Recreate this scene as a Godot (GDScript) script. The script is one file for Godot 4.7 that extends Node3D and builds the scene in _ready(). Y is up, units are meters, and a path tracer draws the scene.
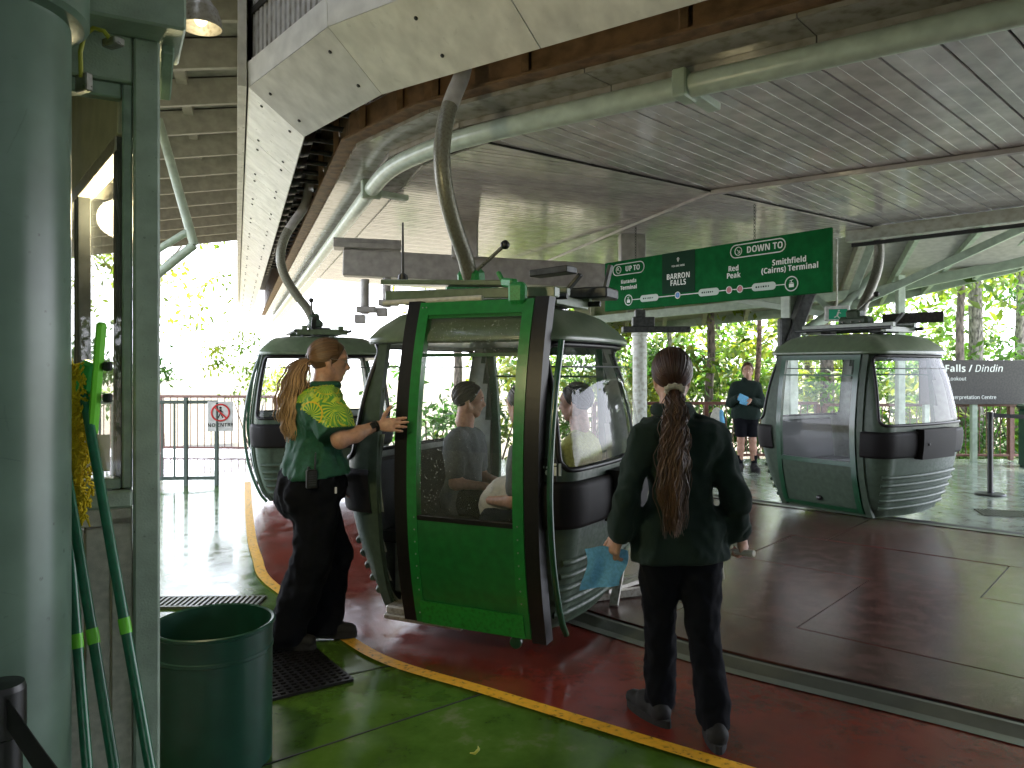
extends Node3D

var M := {}
var taken := {}
var rng := RandomNumberGenerator.new()

# plan of the bend: lower outer edge of the overhead rail housing (x, z)
var RP: Array[Vector2] = [Vector2(6.44, 0.04), Vector2(-0.88, -5.2), Vector2(-1.66, -6.15), Vector2(-9.07, -26.86)]
var RM: Array[Vector2] = []


class MB:
	var V := PackedVector3Array()
	var N := PackedVector3Array()
	var U := PackedVector2Array()
	var C := PackedColorArray()
	var I := PackedInt32Array()
	var col := Color.WHITE

	func v(p: Vector3, n: Vector3, uv := Vector2.ZERO) -> int:
		V.append(p); N.append(n); U.append(uv); C.append(col)
		return V.size() - 1

	func t3(a: int, b: int, c: int) -> void:      # counter-clockwise seen from outside
		I.append(a); I.append(c); I.append(b)

	func tri(a: Vector3, b: Vector3, c: Vector3) -> void:
		var n := (b - a).cross(c - a).normalized()
		t3(v(a, n), v(b, n), v(c, n))

	func quad(a: Vector3, b: Vector3, c: Vector3, d: Vector3, uvs := []) -> void:
		var n := (b - a).cross(c - a)
		if n.length_squared() < 1e-14:
			n = (c - a).cross(d - a)
		n = n.normalized()
		var i := v(a, n, uvs[0] if uvs else Vector2.ZERO)
		v(b, n, uvs[1] if uvs else Vector2.ZERO); v(c, n, uvs[2] if uvs else Vector2.ZERO); v(d, n, uvs[3] if uvs else Vector2.ZERO)
		t3(i, i + 1, i + 2); t3(i, i + 2, i + 3)

	func quad_out(a: Vector3, b: Vector3, c: Vector3, d: Vector3, mid: Vector3) -> void:
		if (b - a).cross(c - a).dot((a + b + c + d) * 0.25 - mid) < 0.0:
			quad(d, c, b, a)
		else:
			quad(a, b, c, d)

	func box(t: Transform3D, s: Vector3, bev := 0.0) -> void:
		var h := s * 0.5
		var mid := t.origin
		bev = minf(bev, minf(h.x, minf(h.y, h.z)) * 0.9)
		for ax in 3:
			var u := (ax + 1) % 3
			var w := (ax + 2) % 3
			for sg in [-1.0, 1.0]:
				var q := []
				for k in [[-1, -1], [1, -1], [1, 1], [-1, 1]]:
					var p := Vector3.ZERO
					p[ax] = sg * h[ax]; p[u] = k[0] * (h[u] - bev); p[w] = k[1] * (h[w] - bev)
					q.append(t * p)
				quad_out(q[0], q[1], q[2], q[3], mid)
			if bev <= 0.0:
				continue
			for su in [-1.0, 1.0]:
				for sw in [-1.0, 1.0]:
					var q := []
					for k in [[-1, 0], [1, 0], [1, 1], [-1, 1]]:
						var p := Vector3.ZERO
						p[ax] = k[0] * (h[ax] - bev)
						p[u] = su * (h[u] if k[1] == 0 else h[u] - bev)
						p[w] = sw * (h[w] - bev if k[1] == 0 else h[w])
						q.append(t * p)
					quad_out(q[0], q[1], q[2], q[3], mid)
		if bev > 0.0:
			for sx in [-1.0, 1.0]:
				for sy in [-1.0, 1.0]:
					for sz in [-1.0, 1.0]:
						var a: Vector3 = t * Vector3(sx * h.x, sy * (h.y - bev), sz * (h.z - bev))
						var b: Vector3 = t * Vector3(sx * (h.x - bev), sy * h.y, sz * (h.z - bev))
						var c: Vector3 = t * Vector3(sx * (h.x - bev), sy * (h.y - bev), sz * h.z)
						if (b - a).cross(c - a).dot(a - mid) < 0.0:
							tri(a, c, b)
						else:
							tri(a, b, c)

	func bar(a: Vector3, b: Vector3, w: float, h: float, bev := 0.0, up := Vector3.UP) -> void:   # a straight bar of section w (sideways) x h (up)
		var f := (b - a).normalized()
		if absf(f.dot(up)) > 0.98:
			up = Vector3.BACK
		var r := f.cross(up).normalized()
		box(Transform3D(Basis(r, r.cross(f).normalized(), -f), (a + b) * 0.5), Vector3(w, h, a.distance_to(b)), bev)

	func tube(pts: Array, radii, sides := 8, caps := true, flat := 1.0, flat_n := Vector3.UP) -> void:
		var n := pts.size()
		var up := Vector3.UP
		var d0: Vector3 = (pts[1] - pts[0]).normalized()
		if absf(d0.dot(up)) > 0.9:
			up = Vector3.RIGHT
		var start := V.size()
		for i in n:
			var f: Vector3 = (pts[mini(i + 1, n - 1)] - pts[maxi(i - 1, 0)]).normalized()
			var r := f.cross(up).normalized()
			up = r.cross(f).normalized()
			var rad: float = radii if radii is float else radii[i]
			for k in sides:
				var an := TAU * k / sides
				var nn := r * cos(an) + up * sin(an)
				var o := nn * rad
				if flat != 1.0:
					o -= flat_n * o.dot(flat_n) * (1.0 - flat)
				v(pts[i] + o, nn, Vector2(float(k) / sides, float(i) / n))
		for i in n - 1:
			for k in sides:
				var a := start + i * sides + k
				var b := start + i * sides + (k + 1) % sides
				t3(a, a + sides, b); t3(b, a + sides, b + sides)
		if caps:
			for e in 2:
				var i := 0 if e == 0 else n - 1
				var f: Vector3 = ((pts[0] - pts[1]) if e == 0 else (pts[n - 1] - pts[n - 2])).normalized()
				var c := v(pts[i], f)
				for k in sides:
					var p := V[start + i * sides + k]
					var q := V[start + i * sides + (k + 1) % sides]
					if e == 0:
						t3(c, v(p, f), v(q, f))
					else:
						t3(c, v(q, f), v(p, f))

	func lathe(prof: Array, segs: int, t := Transform3D.IDENTITY) -> void:   # (radius, height) from the bottom up, about y
		for i in prof.size() - 1:
			var a: Vector2 = prof[i]
			var b: Vector2 = prof[i + 1]
			var sl := Vector2(b.y - a.y, a.x - b.x)
			if sl.length() < 1e-6:
				continue
			sl = sl.normalized()
			var base := V.size()
			for k in segs + 1:
				var an := TAU * k / segs
				var dir := Vector3(cos(an), 0, sin(an))
				var nn := (t.basis * (dir * sl.x + Vector3.UP * sl.y)).normalized()
				v(t * (dir * a.x + Vector3.UP * a.y), nn, Vector2(float(k) / segs, a.y))
				v(t * (dir * b.x + Vector3.UP * b.y), nn, Vector2(float(k) / segs, b.y))
			for k in segs:
				var q := base + k * 2
				t3(q, q + 1, q + 2); t3(q + 2, q + 1, q + 3)

	func slab(poly: PackedVector2Array, top: float, thick: float, slope := Vector3.ZERO) -> void:   # plan polygon (x, z) as a plate; slope (gx, gz, at the origin) tilts it
		if Geometry2D.is_polygon_clockwise(poly):
			poly.reverse()
		var ids := Geometry2D.triangulate_polygon(poly)
		for k in range(0, ids.size(), 3):
			var p := []
			for j in 3:
				var q := poly[ids[k + j]]
				p.append(Vector3(q.x, top + slope.x * q.x + slope.y * q.y + slope.z, q.y))
			var dn := Vector3.UP * thick
			if (p[1] - p[0]).cross(p[2] - p[0]).y > 0.0:
				tri(p[0], p[1], p[2])
				if thick > 0.0: tri(p[0] - dn, p[2] - dn, p[1] - dn)
			else:
				tri(p[0], p[2], p[1])
				if thick > 0.0: tri(p[0] - dn, p[1] - dn, p[2] - dn)
		if thick > 0.0:
			var mid := Vector2.ZERO
			for q in poly: mid += q / poly.size()
			var m3 := Vector3(mid.x, top + slope.x * mid.x + slope.y * mid.y + slope.z - thick * 0.5, mid.y)
			for k in poly.size():
				var a := poly[k]
				var b := poly[(k + 1) % poly.size()]
				var ya := top + slope.x * a.x + slope.y * a.y + slope.z
				var yb := top + slope.x * b.x + slope.y * b.y + slope.z
				quad_out(Vector3(a.x, ya, a.y), Vector3(b.x, yb, b.y), Vector3(b.x, yb - thick, b.y), Vector3(a.x, ya - thick, a.y), m3)

	func ball(c: Vector3, r: Vector3, segs := 12) -> void:
		var base := V.size()
		var rows := segs / 2
		for i in rows + 1:
			var la := PI * i / rows
			for k in segs + 1:
				var an := TAU * k / segs
				var d := Vector3(sin(la) * cos(an), cos(la), sin(la) * sin(an))
				v(c + d * r, (d / r).normalized(), Vector2(float(k) / segs, float(i) / rows))
		for i in rows:
			for k in segs:
				var q := base + i * (segs + 1) + k
				t3(q, q + 1, q + segs + 1); t3(q + 1, q + segs + 2, q + segs + 1)

	func add(m: Mesh, t: Transform3D) -> void:
		for s in m.get_surface_count():
			var arr := m.surface_get_arrays(s)
			var base := V.size()
			var vs: PackedVector3Array = arr[Mesh.ARRAY_VERTEX]
			var nsv: PackedVector3Array = arr[Mesh.ARRAY_NORMAL]
			for i in vs.size():
				v(t * vs[i], (t.basis * nsv[i]).normalized())
			var ix = arr[Mesh.ARRAY_INDEX]
			if ix == null:
				ix = PackedInt32Array(range(vs.size()))
			for i in ix: I.append(base + i)

	func mesh(shift := Vector3.ZERO) -> ArrayMesh:
		var arr := []
		arr.resize(Mesh.ARRAY_MAX)
		var vs := V
		if shift != Vector3.ZERO:
			for i in vs.size(): vs[i] -= shift
		arr[Mesh.ARRAY_VERTEX] = vs; arr[Mesh.ARRAY_NORMAL] = N; arr[Mesh.ARRAY_TEX_UV] = U; arr[Mesh.ARRAY_COLOR] = C; arr[Mesh.ARRAY_INDEX] = I
		var m := ArrayMesh.new()
		m.add_surface_from_arrays(Mesh.PRIMITIVE_TRIANGLES, arr)
		return m


# ---------------------------------------------------------------- naming
func numbered(called: String) -> String:
	if not taken.has(called):
		taken[called] = 0
		return called
	taken[called] += 1
	return "%s_%03d" % [called, taken[called]]


func tag(o: Node, label: String, category: String, group := "") -> void:
	o.set_meta("label", label)
	o.set_meta("category", category)
	if group: o.set_meta("group", group)


func thing(called: String, label: String, category: String, at := Vector3.ZERO, turn := 0.0, group := "") -> Node3D:
	var o := Node3D.new()
	o.name = numbered(called)
	add_child(o)
	o.position = at
	o.rotation.y = turn
	tag(o, label, category, group)
	return o


func structure(called: String) -> Node3D:
	var o := Node3D.new()
	o.name = numbered(called)
	add_child(o)
	o.set_meta("kind", "structure")
	return o


func put(mb: MB, called: String, m: Material, parent: Node3D = null) -> MeshInstance3D:      # shapes given in the parent's own axes
	var o := MeshInstance3D.new()
	o.mesh = mb.mesh()
	o.material_override = m
	if parent == null:
		o.name = numbered(called)
		add_child(o)
	else:
		o.name = called
		parent.add_child(o, true)
	return o


func putw(mb: MB, called: String, m: Material, parent: Node3D) -> MeshInstance3D:      # shapes given in world axes, parent not turned
	var o := MeshInstance3D.new()
	var at := parent.position
	var up := parent.get_parent()
	if up != self and up is Node3D: at += up.position
	o.mesh = mb.mesh(at)
	o.material_override = m
	o.name = called
	parent.add_child(o, true)
	return o


func again(src: MeshInstance3D, parent: Node3D, t: Transform3D) -> MeshInstance3D:      # one more piece that shares mesh and material
	var o := MeshInstance3D.new()
	o.mesh = src.mesh
	o.material_override = src.material_override
	o.name = String(src.name)
	o.transform = t
	parent.add_child(o, true)
	return o


# ---------------------------------------------------------------- materials
func lin(r: float, g: float, b: float) -> Color:
	return Color(r, g, b).linear_to_srgb()


func noise_tex(sd: int, freq: float, stops: Array, size := 512, kind := FastNoiseLite.TYPE_SIMPLEX_SMOOTH, oct := 4, normal := 0.0) -> NoiseTexture2D:
	var n := FastNoiseLite.new()
	n.seed = sd
	n.noise_type = kind
	n.frequency = freq
	n.fractal_octaves = oct
	if sd == 41 or sd == 43: n.fractal_gain = 0.66
	var t := NoiseTexture2D.new()
	t.width = size; t.height = size
	t.seamless = true
	t.noise = n
	if normal > 0.0:
		t.as_normal_map = true
		t.bump_strength = normal
	elif stops:
		var g := Gradient.new()
		var off := PackedFloat32Array()
		var cs := PackedColorArray()
		for s in stops:
			off.append(s[0])
			cs.append(s[1] if s[1] is Color else Color(s[1], s[1], s[1]))
		g.offsets = off; g.colors = cs
		t.color_ramp = g
	return t


var TX := {}


func std(c: Color, rough: float, o := {}) -> StandardMaterial3D:
	var m := StandardMaterial3D.new()
	m.albedo_color = c
	m.roughness = rough
	m.metallic = o.get("metal", 0.0)
	m.metallic_specular = o.get("spec", 0.5)
	if o.has("color"): m.albedo_texture = TX[o.color]
	if o.has("rough"):
		m.roughness_texture = TX[o.rough]
		m.roughness_texture_channel = BaseMaterial3D.TEXTURE_CHANNEL_GRAYSCALE
	if o.has("normal"):
		m.normal_enabled = true
		m.normal_texture = TX[o.normal]
		m.normal_scale = o.get("nscale", 0.5)
	if o.has("bump"):
		m.heightmap_enabled = true
		m.heightmap_texture = TX[o.bump]
		m.heightmap_scale = o.get("depth", 0.1)
	var sc: float = o.get("scale", 1.0)
	m.uv1_triplanar = true
	m.uv1_world_triplanar = o.get("world", false)
	m.uv1_scale = Vector3(sc, sc, sc) * (o.get("stretch", Vector3.ONE) as Vector3)
	m.uv1_triplanar_sharpness = 4.0
	if o.get("vc", false): m.vertex_color_use_as_albedo = true
	if o.has("coat"):
		m.clearcoat_enabled = true
		m.clearcoat = o.coat
		m.clearcoat_roughness = o.get("coat_rough", 0.1)
	if o.has("rim"):
		m.rim_enabled = true
		m.rim = o.rim
		m.rim_tint = 0.6
	if o.has("back"):
		m.backlight_enabled = true
		m.backlight = o.back
	if o.has("sss"):
		m.subsurf_scatter_enabled = true
		m.subsurf_scatter_strength = o.sss
	return m


func glass(c: Color, alpha: float, rough := 0.02) -> StandardMaterial3D:
	var m := StandardMaterial3D.new()
	m.transparency = BaseMaterial3D.TRANSPARENCY_ALPHA
	m.albedo_color = Color(c.r, c.g, c.b, alpha)
	m.metallic_specular = 0.34
	m.roughness = rough
	return m


func make_materials() -> void:
	TX.mottle = noise_tex(3, 0.012, [[0.0, 0.62], [0.45, 0.86], [0.7, 0.97], [1.0, 1.0]])
	TX.soft = noise_tex(5, 0.02, [[0.0, 0.82], [1.0, 1.0]])
	TX.grime = noise_tex(11, 0.014, [[0.0, Color(0.74, 0.71, 0.66)], [0.3, Color(0.88, 0.87, 0.84)], [0.55, Color(0.97, 0.97, 0.96)], [1.0, Color(1, 1, 1)]], 1024, FastNoiseLite.TYPE_SIMPLEX_SMOOTH, 7)
	TX.drip = noise_tex(29, 0.02, [[0.0, Color(0.62, 0.58, 0.5)], [0.22, Color(0.86, 0.84, 0.8)], [0.4, Color(0.97, 0.97, 0.96)], [1.0, Color(1, 1, 1)]], 1024, FastNoiseLite.TYPE_SIMPLEX_SMOOTH, 7)
	TX.fine = noise_tex(7, 0.12, [[0.0, 0.7], [1.0, 1.0]], 512, FastNoiseLite.TYPE_SIMPLEX, 3)
	TX.wet = noise_tex(21, 0.012, [[0.0, 0.07], [0.40, 0.10], [0.48, 0.2], [0.8, 0.25], [1.0, 0.3]], 1024, FastNoiseLite.TYPE_SIMPLEX_SMOOTH, 6)
	TX.wetcolor = noise_tex(21, 0.009, [[0.0, 0.5], [0.42, 0.62], [0.55, 0.85], [1.0, 1.0]], 1024, FastNoiseLite.TYPE_SIMPLEX_SMOOTH, 6)
	TX.film = noise_tex(33, 0.012, [[0.0, 0.04], [0.42, 0.06], [0.58, 0.17], [1.0, 0.24]], 1024, FastNoiseLite.TYPE_SIMPLEX_SMOOTH, 6)
	TX.filmcolor = noise_tex(33, 0.012, [[0.0, 0.78], [0.42, 0.82], [0.58, 0.97], [1.0, 1.0]], 1024, FastNoiseLite.TYPE_SIMPLEX_SMOOTH, 6)
	TX.ripple = noise_tex(9, 0.03, [], 512, FastNoiseLite.TYPE_SIMPLEX_SMOOTH, 4, 2.0)
	TX.grit = noise_tex(13, 0.2, [], 512, FastNoiseLite.TYPE_SIMPLEX, 3, 3.0)
	TX.gritb = noise_tex(13, 0.2, [[0.0, 0.0], [1.0, 1.0]], 512, FastNoiseLite.TYPE_SIMPLEX, 3)
	TX.scuff = noise_tex(17, 0.03, [[0.0, 0.25], [0.5, 0.4], [1.0, 0.6]], 512, FastNoiseLite.TYPE_SIMPLEX, 5)
	TX.gloss = noise_tex(19, 0.02, [[0.0, 0.10], [0.5, 0.16], [1.0, 0.28]], 512, FastNoiseLite.TYPE_SIMPLEX_SMOOTH, 5)
	TX.weave = noise_tex(23, 0.35, [], 512, FastNoiseLite.TYPE_SIMPLEX, 2, 4.0)
	TX.bark = noise_tex(27, 0.03, [[0.0, 0.35], [0.5, 0.75], [1.0, 1.0]], 512, FastNoiseLite.TYPE_SIMPLEX, 5)
	TX.greenfloor = noise_tex(41, 0.006, [[0.0, lin(0.045, 0.10, 0.014)], [0.45, lin(0.07, 0.145, 0.02)], [0.66, lin(0.085, 0.165, 0.026)], [0.8, lin(0.13, 0.18, 0.07)], [1.0, lin(0.19, 0.21, 0.13)]], 1024, FastNoiseLite.TYPE_SIMPLEX_SMOOTH, 6)
	TX.redfloor = noise_tex(43, 0.004, [[0.0, lin(0.10, 0.026, 0.020)], [0.4, lin(0.15, 0.026, 0.017)], [0.6, lin(0.18, 0.027, 0.017)], [1.0, lin(0.21, 0.034, 0.022)]], 1024, FastNoiseLite.TYPE_SIMPLEX_SMOOTH, 6)
	TX.grain = noise_tex(51, 0.16, [], 2048, FastNoiseLite.TYPE_SIMPLEX, 2, 5.0)
	TX.chips = noise_tex(53, 0.03, [[0.0, 0.45], [0.14, 0.6], [0.22, 0.9], [0.5, 0.97], [1.0, 1.0]], 512, FastNoiseLite.TYPE_SIMPLEX, 5)
	TX.pattern = leaf_print()
	TX.scratch = scratch_tex()

	M.sage = std(lin(0.36, 0.46, 0.37), 0.42, {"color": "scratch", "normal": "grit", "nscale": 0.12, "scale": 1.3})
	M.sage_frame = std(lin(0.27, 0.38, 0.30), 0.38, {"color": "soft", "normal": "grit", "nscale": 0.1, "scale": 1.3})
	M.post_paint = std(lin(0.165, 0.25, 0.195), 0.3, {"color": "scratch", "normal": "ripple", "nscale": 0.05, "scale": 0.6})
	M.panel_grey = std(lin(0.56, 0.55, 0.47), 0.6, {"color": "soft", "normal": "weave", "nscale": 0.5, "scale": 3.0})
	M.fascia = std(lin(0.86, 0.86, 0.84), 0.9, {"color": "soft", "rough": "scuff", "normal": "ripple", "nscale": 0.04, "scale": 0.45, "world": true})
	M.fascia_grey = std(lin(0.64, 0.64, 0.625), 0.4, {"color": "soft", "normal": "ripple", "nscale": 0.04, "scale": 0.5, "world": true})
	M.corrugated = std(lin(0.42, 0.42, 0.44), 0.5, {"color": "grime", "scale": 0.6, "world": true})
	M.rust = std(lin(0.26, 0.155, 0.085), 0.6, {"color": "mottle", "normal": "grit", "nscale": 0.3, "scale": 1.0, "world": true})
	M.soffit = std(lin(0.36, 0.345, 0.34), 0.8, {"color": "grime", "rough": "gloss", "normal": "ripple", "nscale": 0.05, "scale": 0.5, "world": true})
	M.pipe = std(lin(0.60, 0.71, 0.63), 0.3, {"color": "soft", "scale": 0.7, "world": true})
	for k in 3:
		M["plank%d" % k] = std([lin(0.68, 0.635, 0.655), lin(0.63, 0.59, 0.61), lin(0.72, 0.675, 0.69)][k], 0.8, {"spec": 0.75, "color": "soft", "rough": "gloss", "normal": "ripple", "nscale": 0.05, "scale": 0.4, "world": true})
	M.dark = std(lin(0.012, 0.012, 0.013), 0.6, {"color": "mottle"})
	M.rubber = std(lin(0.011, 0.010, 0.010), 0.42, {"color": "soft", "spec": 0.4, "scale": 2.0})
	M.rubber_band = std(lin(0.010, 0.009, 0.009), 0.6, {"spec": 0.3, "normal": "grit", "nscale": 0.2, "scale": 2.0})
	M.steel = std(lin(0.38, 0.38, 0.36), 0.9, {"metal": 0.8, "color": "grime", "rough": "scuff", "scale": 2.0})
	M.steel_dark = std(lin(0.07, 0.075, 0.075), 0.45, {"metal": 0.5, "color": "mottle", "scale": 2.0})
	M.arm_tube = std(lin(0.20, 0.20, 0.165), 1.0, {"metal": 0.3, "color": "grime", "rough": "scuff", "scale": 3.0})
	M.beam_grey = std(lin(0.42, 0.40, 0.39), 0.42, {"color": "soft", "scale": 0.7})
	M.beam_green = std(lin(0.46, 0.56, 0.46), 0.42, {"color": "soft", "scale": 0.7})
	M.rafter = std(lin(0.40, 0.39, 0.34), 0.5, {"color": "soft", "scale": 0.5})
	M.roof_sheet = std(lin(0.30, 0.30, 0.28), 0.5, {"color": "mottle", "scale": 0.4})
	M.white_post = std(lin(0.66, 0.69, 0.64), 0.4, {"color": "grime", "scale": 0.8})
	M.floor_green = std(Color.WHITE, 0.8, {"spec": 0.68, "color": "greenfloor", "rough": "wet", "normal": "grain", "nscale": 0.02, "scale": 0.33, "world": true})
	M.floor_sky_sheen = std(lin(0.30, 0.35, 0.30), 0.8, {"spec": 0.6, "color": "grime", "rough": "wet", "normal": "grain", "nscale": 0.02, "scale": 0.3, "world": true})  # base colour lightened to stand in for sky reflected in the wet floor
	M.floor_red = std(Color.WHITE, 0.8, {"spec": 0.62, "color": "redfloor", "rough": "wet", "normal": "grain", "nscale": 0.025, "scale": 0.4, "world": true})
	for k in 3:
		M["plate%d" % k] = std([lin(0.14, 0.058, 0.05), lin(0.125, 0.053, 0.046), lin(0.155, 0.064, 0.053)][k], 0.8, {"spec": 0.7, "color": "filmcolor", "rough": "film", "normal": "grain", "nscale": 0.06, "scale": 0.42, "world": true})
	M.pit = std(lin(0.02, 0.02, 0.018), 0.6, {"color": "mottle", "world": true})
	M.kerb = std(lin(0.15, 0.16, 0.125), 0.3, {"color": "soft", "scale": 0.4, "world": true})
	M.yellow_line = std(lin(0.82, 0.43, 0.02), 0.5, {"color": "chips", "normal": "grit", "nscale": 0.05, "scale": 1.2, "world": true})
	M.cabin = std(lin(0.066, 0.096, 0.066), 1.0, {"spec": 0.32, "color": "scratch", "rough": "scuff", "scale": 1.5})
	M.cabin_roof = std(lin(0.125, 0.175, 0.10), 0.4, {"color": "soft", "scale": 1.2, "coat": 0.3})
	M.cabin_inside = std(lin(0.34, 0.38, 0.34), 0.5, {"color": "soft"})  # inner surfaces lightened in place of reflections and haze
	M.door_green = std(lin(0.012, 0.21, 0.036), 0.34, {"normal": "grit", "nscale": 0.04, "color": "scratch", "coat": 0.4, "coat_rough": 0.1, "scale": 1.6})
	M.door_panel = std(lin(0.010, 0.15, 0.028), 0.42, {"normal": "grit", "nscale": 0.05, "color": "scratch", "coat": 0.25, "scale": 1.4})
	M.kick = std(lin(0.016, 0.27, 0.035), 0.35, {"color": "grime", "scale": 2.0})
	M.tube_green = std(lin(0.01, 0.075, 0.03), 0.3, {"color": "soft", "coat": 0.4})
	M.hanger_green = std(lin(0.02, 0.27, 0.07), 0.5, {"color": "grime", "scale": 4.0})
	M.glass = glass(lin(0.4, 0.46, 0.42), 0.03)
	M.booth_glass = glass(lin(0.3, 0.33, 0.3), 0.04)
	M.drop = glass(lin(0.9, 0.95, 0.93), 0.35, 0.05)
	M.seat = std(lin(0.03, 0.035, 0.035), 0.6, {"normal": "weave", "scale": 3.0})
	M.alu = std(lin(0.5, 0.48, 0.44), 0.4, {"metal": 0.6, "color": "grime", "scale": 2.0})
	M.white = std(lin(0.78, 0.78, 0.76), 0.5, {"color": "soft"})
	M.cream = std(lin(0.62, 0.58, 0.40), 0.5, {"color": "soft", "scale": 0.7})
	M.black = std(lin(0.012, 0.012, 0.012), 0.4, {"color": "soft"})
	M.sign_green = std(lin(0.004, 0.125, 0.03), 0.75, {"spec": 0.2, "color": "soft", "scale": 0.6})
	M.sign_dark = std(lin(0.014, 0.045, 0.026), 0.8, {"spec": 0.2})
	M.letter = std(lin(0.72, 0.76, 0.72), 0.5, {})
	M.blue_dot = std(lin(0.02, 0.16, 0.42), 0.4, {})
	M.red_dot = std(lin(0.30, 0.012, 0.012), 0.4, {})
	M.board_brown = std(lin(0.035, 0.033, 0.024), 0.55, {"color": "bark", "scale": 1.4})
	M.railing = std(lin(0.16, 0.065, 0.045), 0.45, {"color": "grime", "scale": 1.0})
	M.gate = std(lin(0.022, 0.05, 0.03), 0.45, {"color": "soft"})
	M.bin = std(lin(0.008, 0.055, 0.036), 0.36, {"color": "scratch", "scale": 1.2})
	M.pole_green = std(lin(0.008, 0.16, 0.07), 0.3, {"color": "soft", "scale": 3.0})
	M.lime = std(lin(0.16, 0.62, 0.03), 0.4, {})
	M.mop = std(lin(0.85, 0.64, 0.012), 0.9, {"color": "fine", "scale": 4.0, "rim": 0.4})
	M.cloth_blue = std(lin(0.20, 0.52, 0.80), 0.95, {"spec": 0.2, "color": "soft", "normal": "weave", "nscale": 0.5, "scale": 5.0})
	M.wire = std(lin(0.45, 0.45, 0.05), 0.4, {})
	M.tape = std(lin(0.02, 0.02, 0.021), 0.7, {"normal": "weave", "scale": 8.0})
	M.skin = std(lin(0.52, 0.29, 0.20), 0.48, {"color": "soft", "sss": 0.12, "normal": "grit", "nscale": 0.08, "scale": 3.0})
	M.skin_pale = std(lin(0.58, 0.36, 0.27), 0.48, {"color": "soft", "sss": 0.12})
	M.jacket = std(lin(0.004, 0.022, 0.015), 0.95, {"color": "fine", "normal": "weave", "nscale": 0.8, "scale": 5.0, "rim": 0.25})
	M.trousers = std(lin(0.007, 0.008, 0.012), 0.9, {"spec": 0.25, "color": "fine", "normal": "weave", "nscale": 0.5, "scale": 6.0, "rim": 0.1})
	M.shirt = std(lin(0.006, 0.085, 0.045), 0.75, {"color": "soft", "normal": "weave", "nscale": 0.4, "scale": 5.0, "rim": 0.2})
	M.sleeve = std(Color.WHITE, 0.75, {"color": "pattern", "normal": "weave", "nscale": 0.3, "scale": 3.6})
	M.shoe = std(lin(0.010, 0.010, 0.011), 0.8, {"color": "soft", "normal": "grit", "nscale": 0.3, "scale": 4.0})
	M.sole = std(lin(0.010, 0.010, 0.010), 0.85, {"normal": "grit", "scale": 4.0})
	M.hair = std(Color.WHITE, 0.42, {"vc": true})
	M.scrunchie = std(lin(0.55, 0.52, 0.42), 0.9, {"color": "fine", "scale": 9.0})
	M.eye = std(lin(0.6, 0.58, 0.55), 0.2, {})
	M.bag = std(lin(0.62, 0.60, 0.52), 0.8, {"color": "soft", "scale": 2.0})
	M.shirt_pale = std(lin(0.45, 0.47, 0.40), 0.85, {"color": "soft", "normal": "weave", "scale": 4.0})
	M.shirt_dark = std(lin(0.10, 0.115, 0.12), 0.85, {"color": "soft", "normal": "weave", "scale": 4.0})
	M.shirt_lime = std(lin(0.42, 0.46, 0.14), 0.85, {"color": "soft", "normal": "weave", "scale": 4.0})
	for k in 4:
		M["leaf%d" % k] = std(Color.WHITE, 0.5, {"vc": true, "back": [Color(0.85, 1.0, 0.7), Color(0.92, 1.0, 0.65), Color(0.82, 1.0, 0.75), Color(0.92, 1.0, 0.65)][k]})
	M.bark0 = std(lin(0.26, 0.21, 0.17), 0.9, {"color": "bark", "normal": "grit", "scale": 0.8, "stretch": Vector3(1, 0.3, 1)})
	M.bark1 = std(lin(0.38, 0.35, 0.30), 0.9, {"color": "bark", "normal": "grit", "scale": 0.9, "stretch": Vector3(1, 0.4, 1)})
	M.bark2 = std(lin(0.42, 0.27, 0.20), 0.9, {"color": "bark", "normal": "grit", "scale": 0.6})
	M.earth = std(lin(0.10, 0.085, 0.05), 0.95, {"color": "mottle", "scale": 0.3, "world": true})
	M.deck = std(lin(0.12, 0.07, 0.07), 0.4, {"color": "mottle", "rough": "wet", "scale": 0.5, "world": true})


func leaf_print() -> ImageTexture:      # dyed fern print: fine yellow lines fanning over green
	var s := 256
	var im := Image.create(s, s, false, Image.FORMAT_RGB8)
	var g0 := lin(0.05, 0.24, 0.03)
	var g1 := lin(0.45, 0.52, 0.03)
	var g2 := lin(0.62, 0.42, 0.015)
	var cs := [Vector2(40, 60), Vector2(170, 30), Vector2(110, 170), Vector2(230, 210)]
	for y in s:
		for x in s:
			var best := 1e9
			var who := 0
			for k in 4:
				var dx := absf(x - cs[k].x); dx = minf(dx, s - dx)
				var dy := absf(y - cs[k].y); dy = minf(dy, s - dy)
				var d := dx * dx + dy * dy * (1.0 + 0.4 * k)
				if d < best:
					best = d; who = k
			var c: Vector2 = cs[who]
			var an := atan2(y - c.y, x - c.x)
			var r := sqrt(best)
			var line := sin(an * (18.0 + 3.0 * who) + r * 0.09)
			var col := g0.lerp(g1, smoothstep(-0.2, 0.5, line))
			if absf(r - 62.0) < 4.0 and who % 2 == 0: col = g2
			im.set_pixel(x, y, col)
	return ImageTexture.create_from_image(im)


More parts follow.
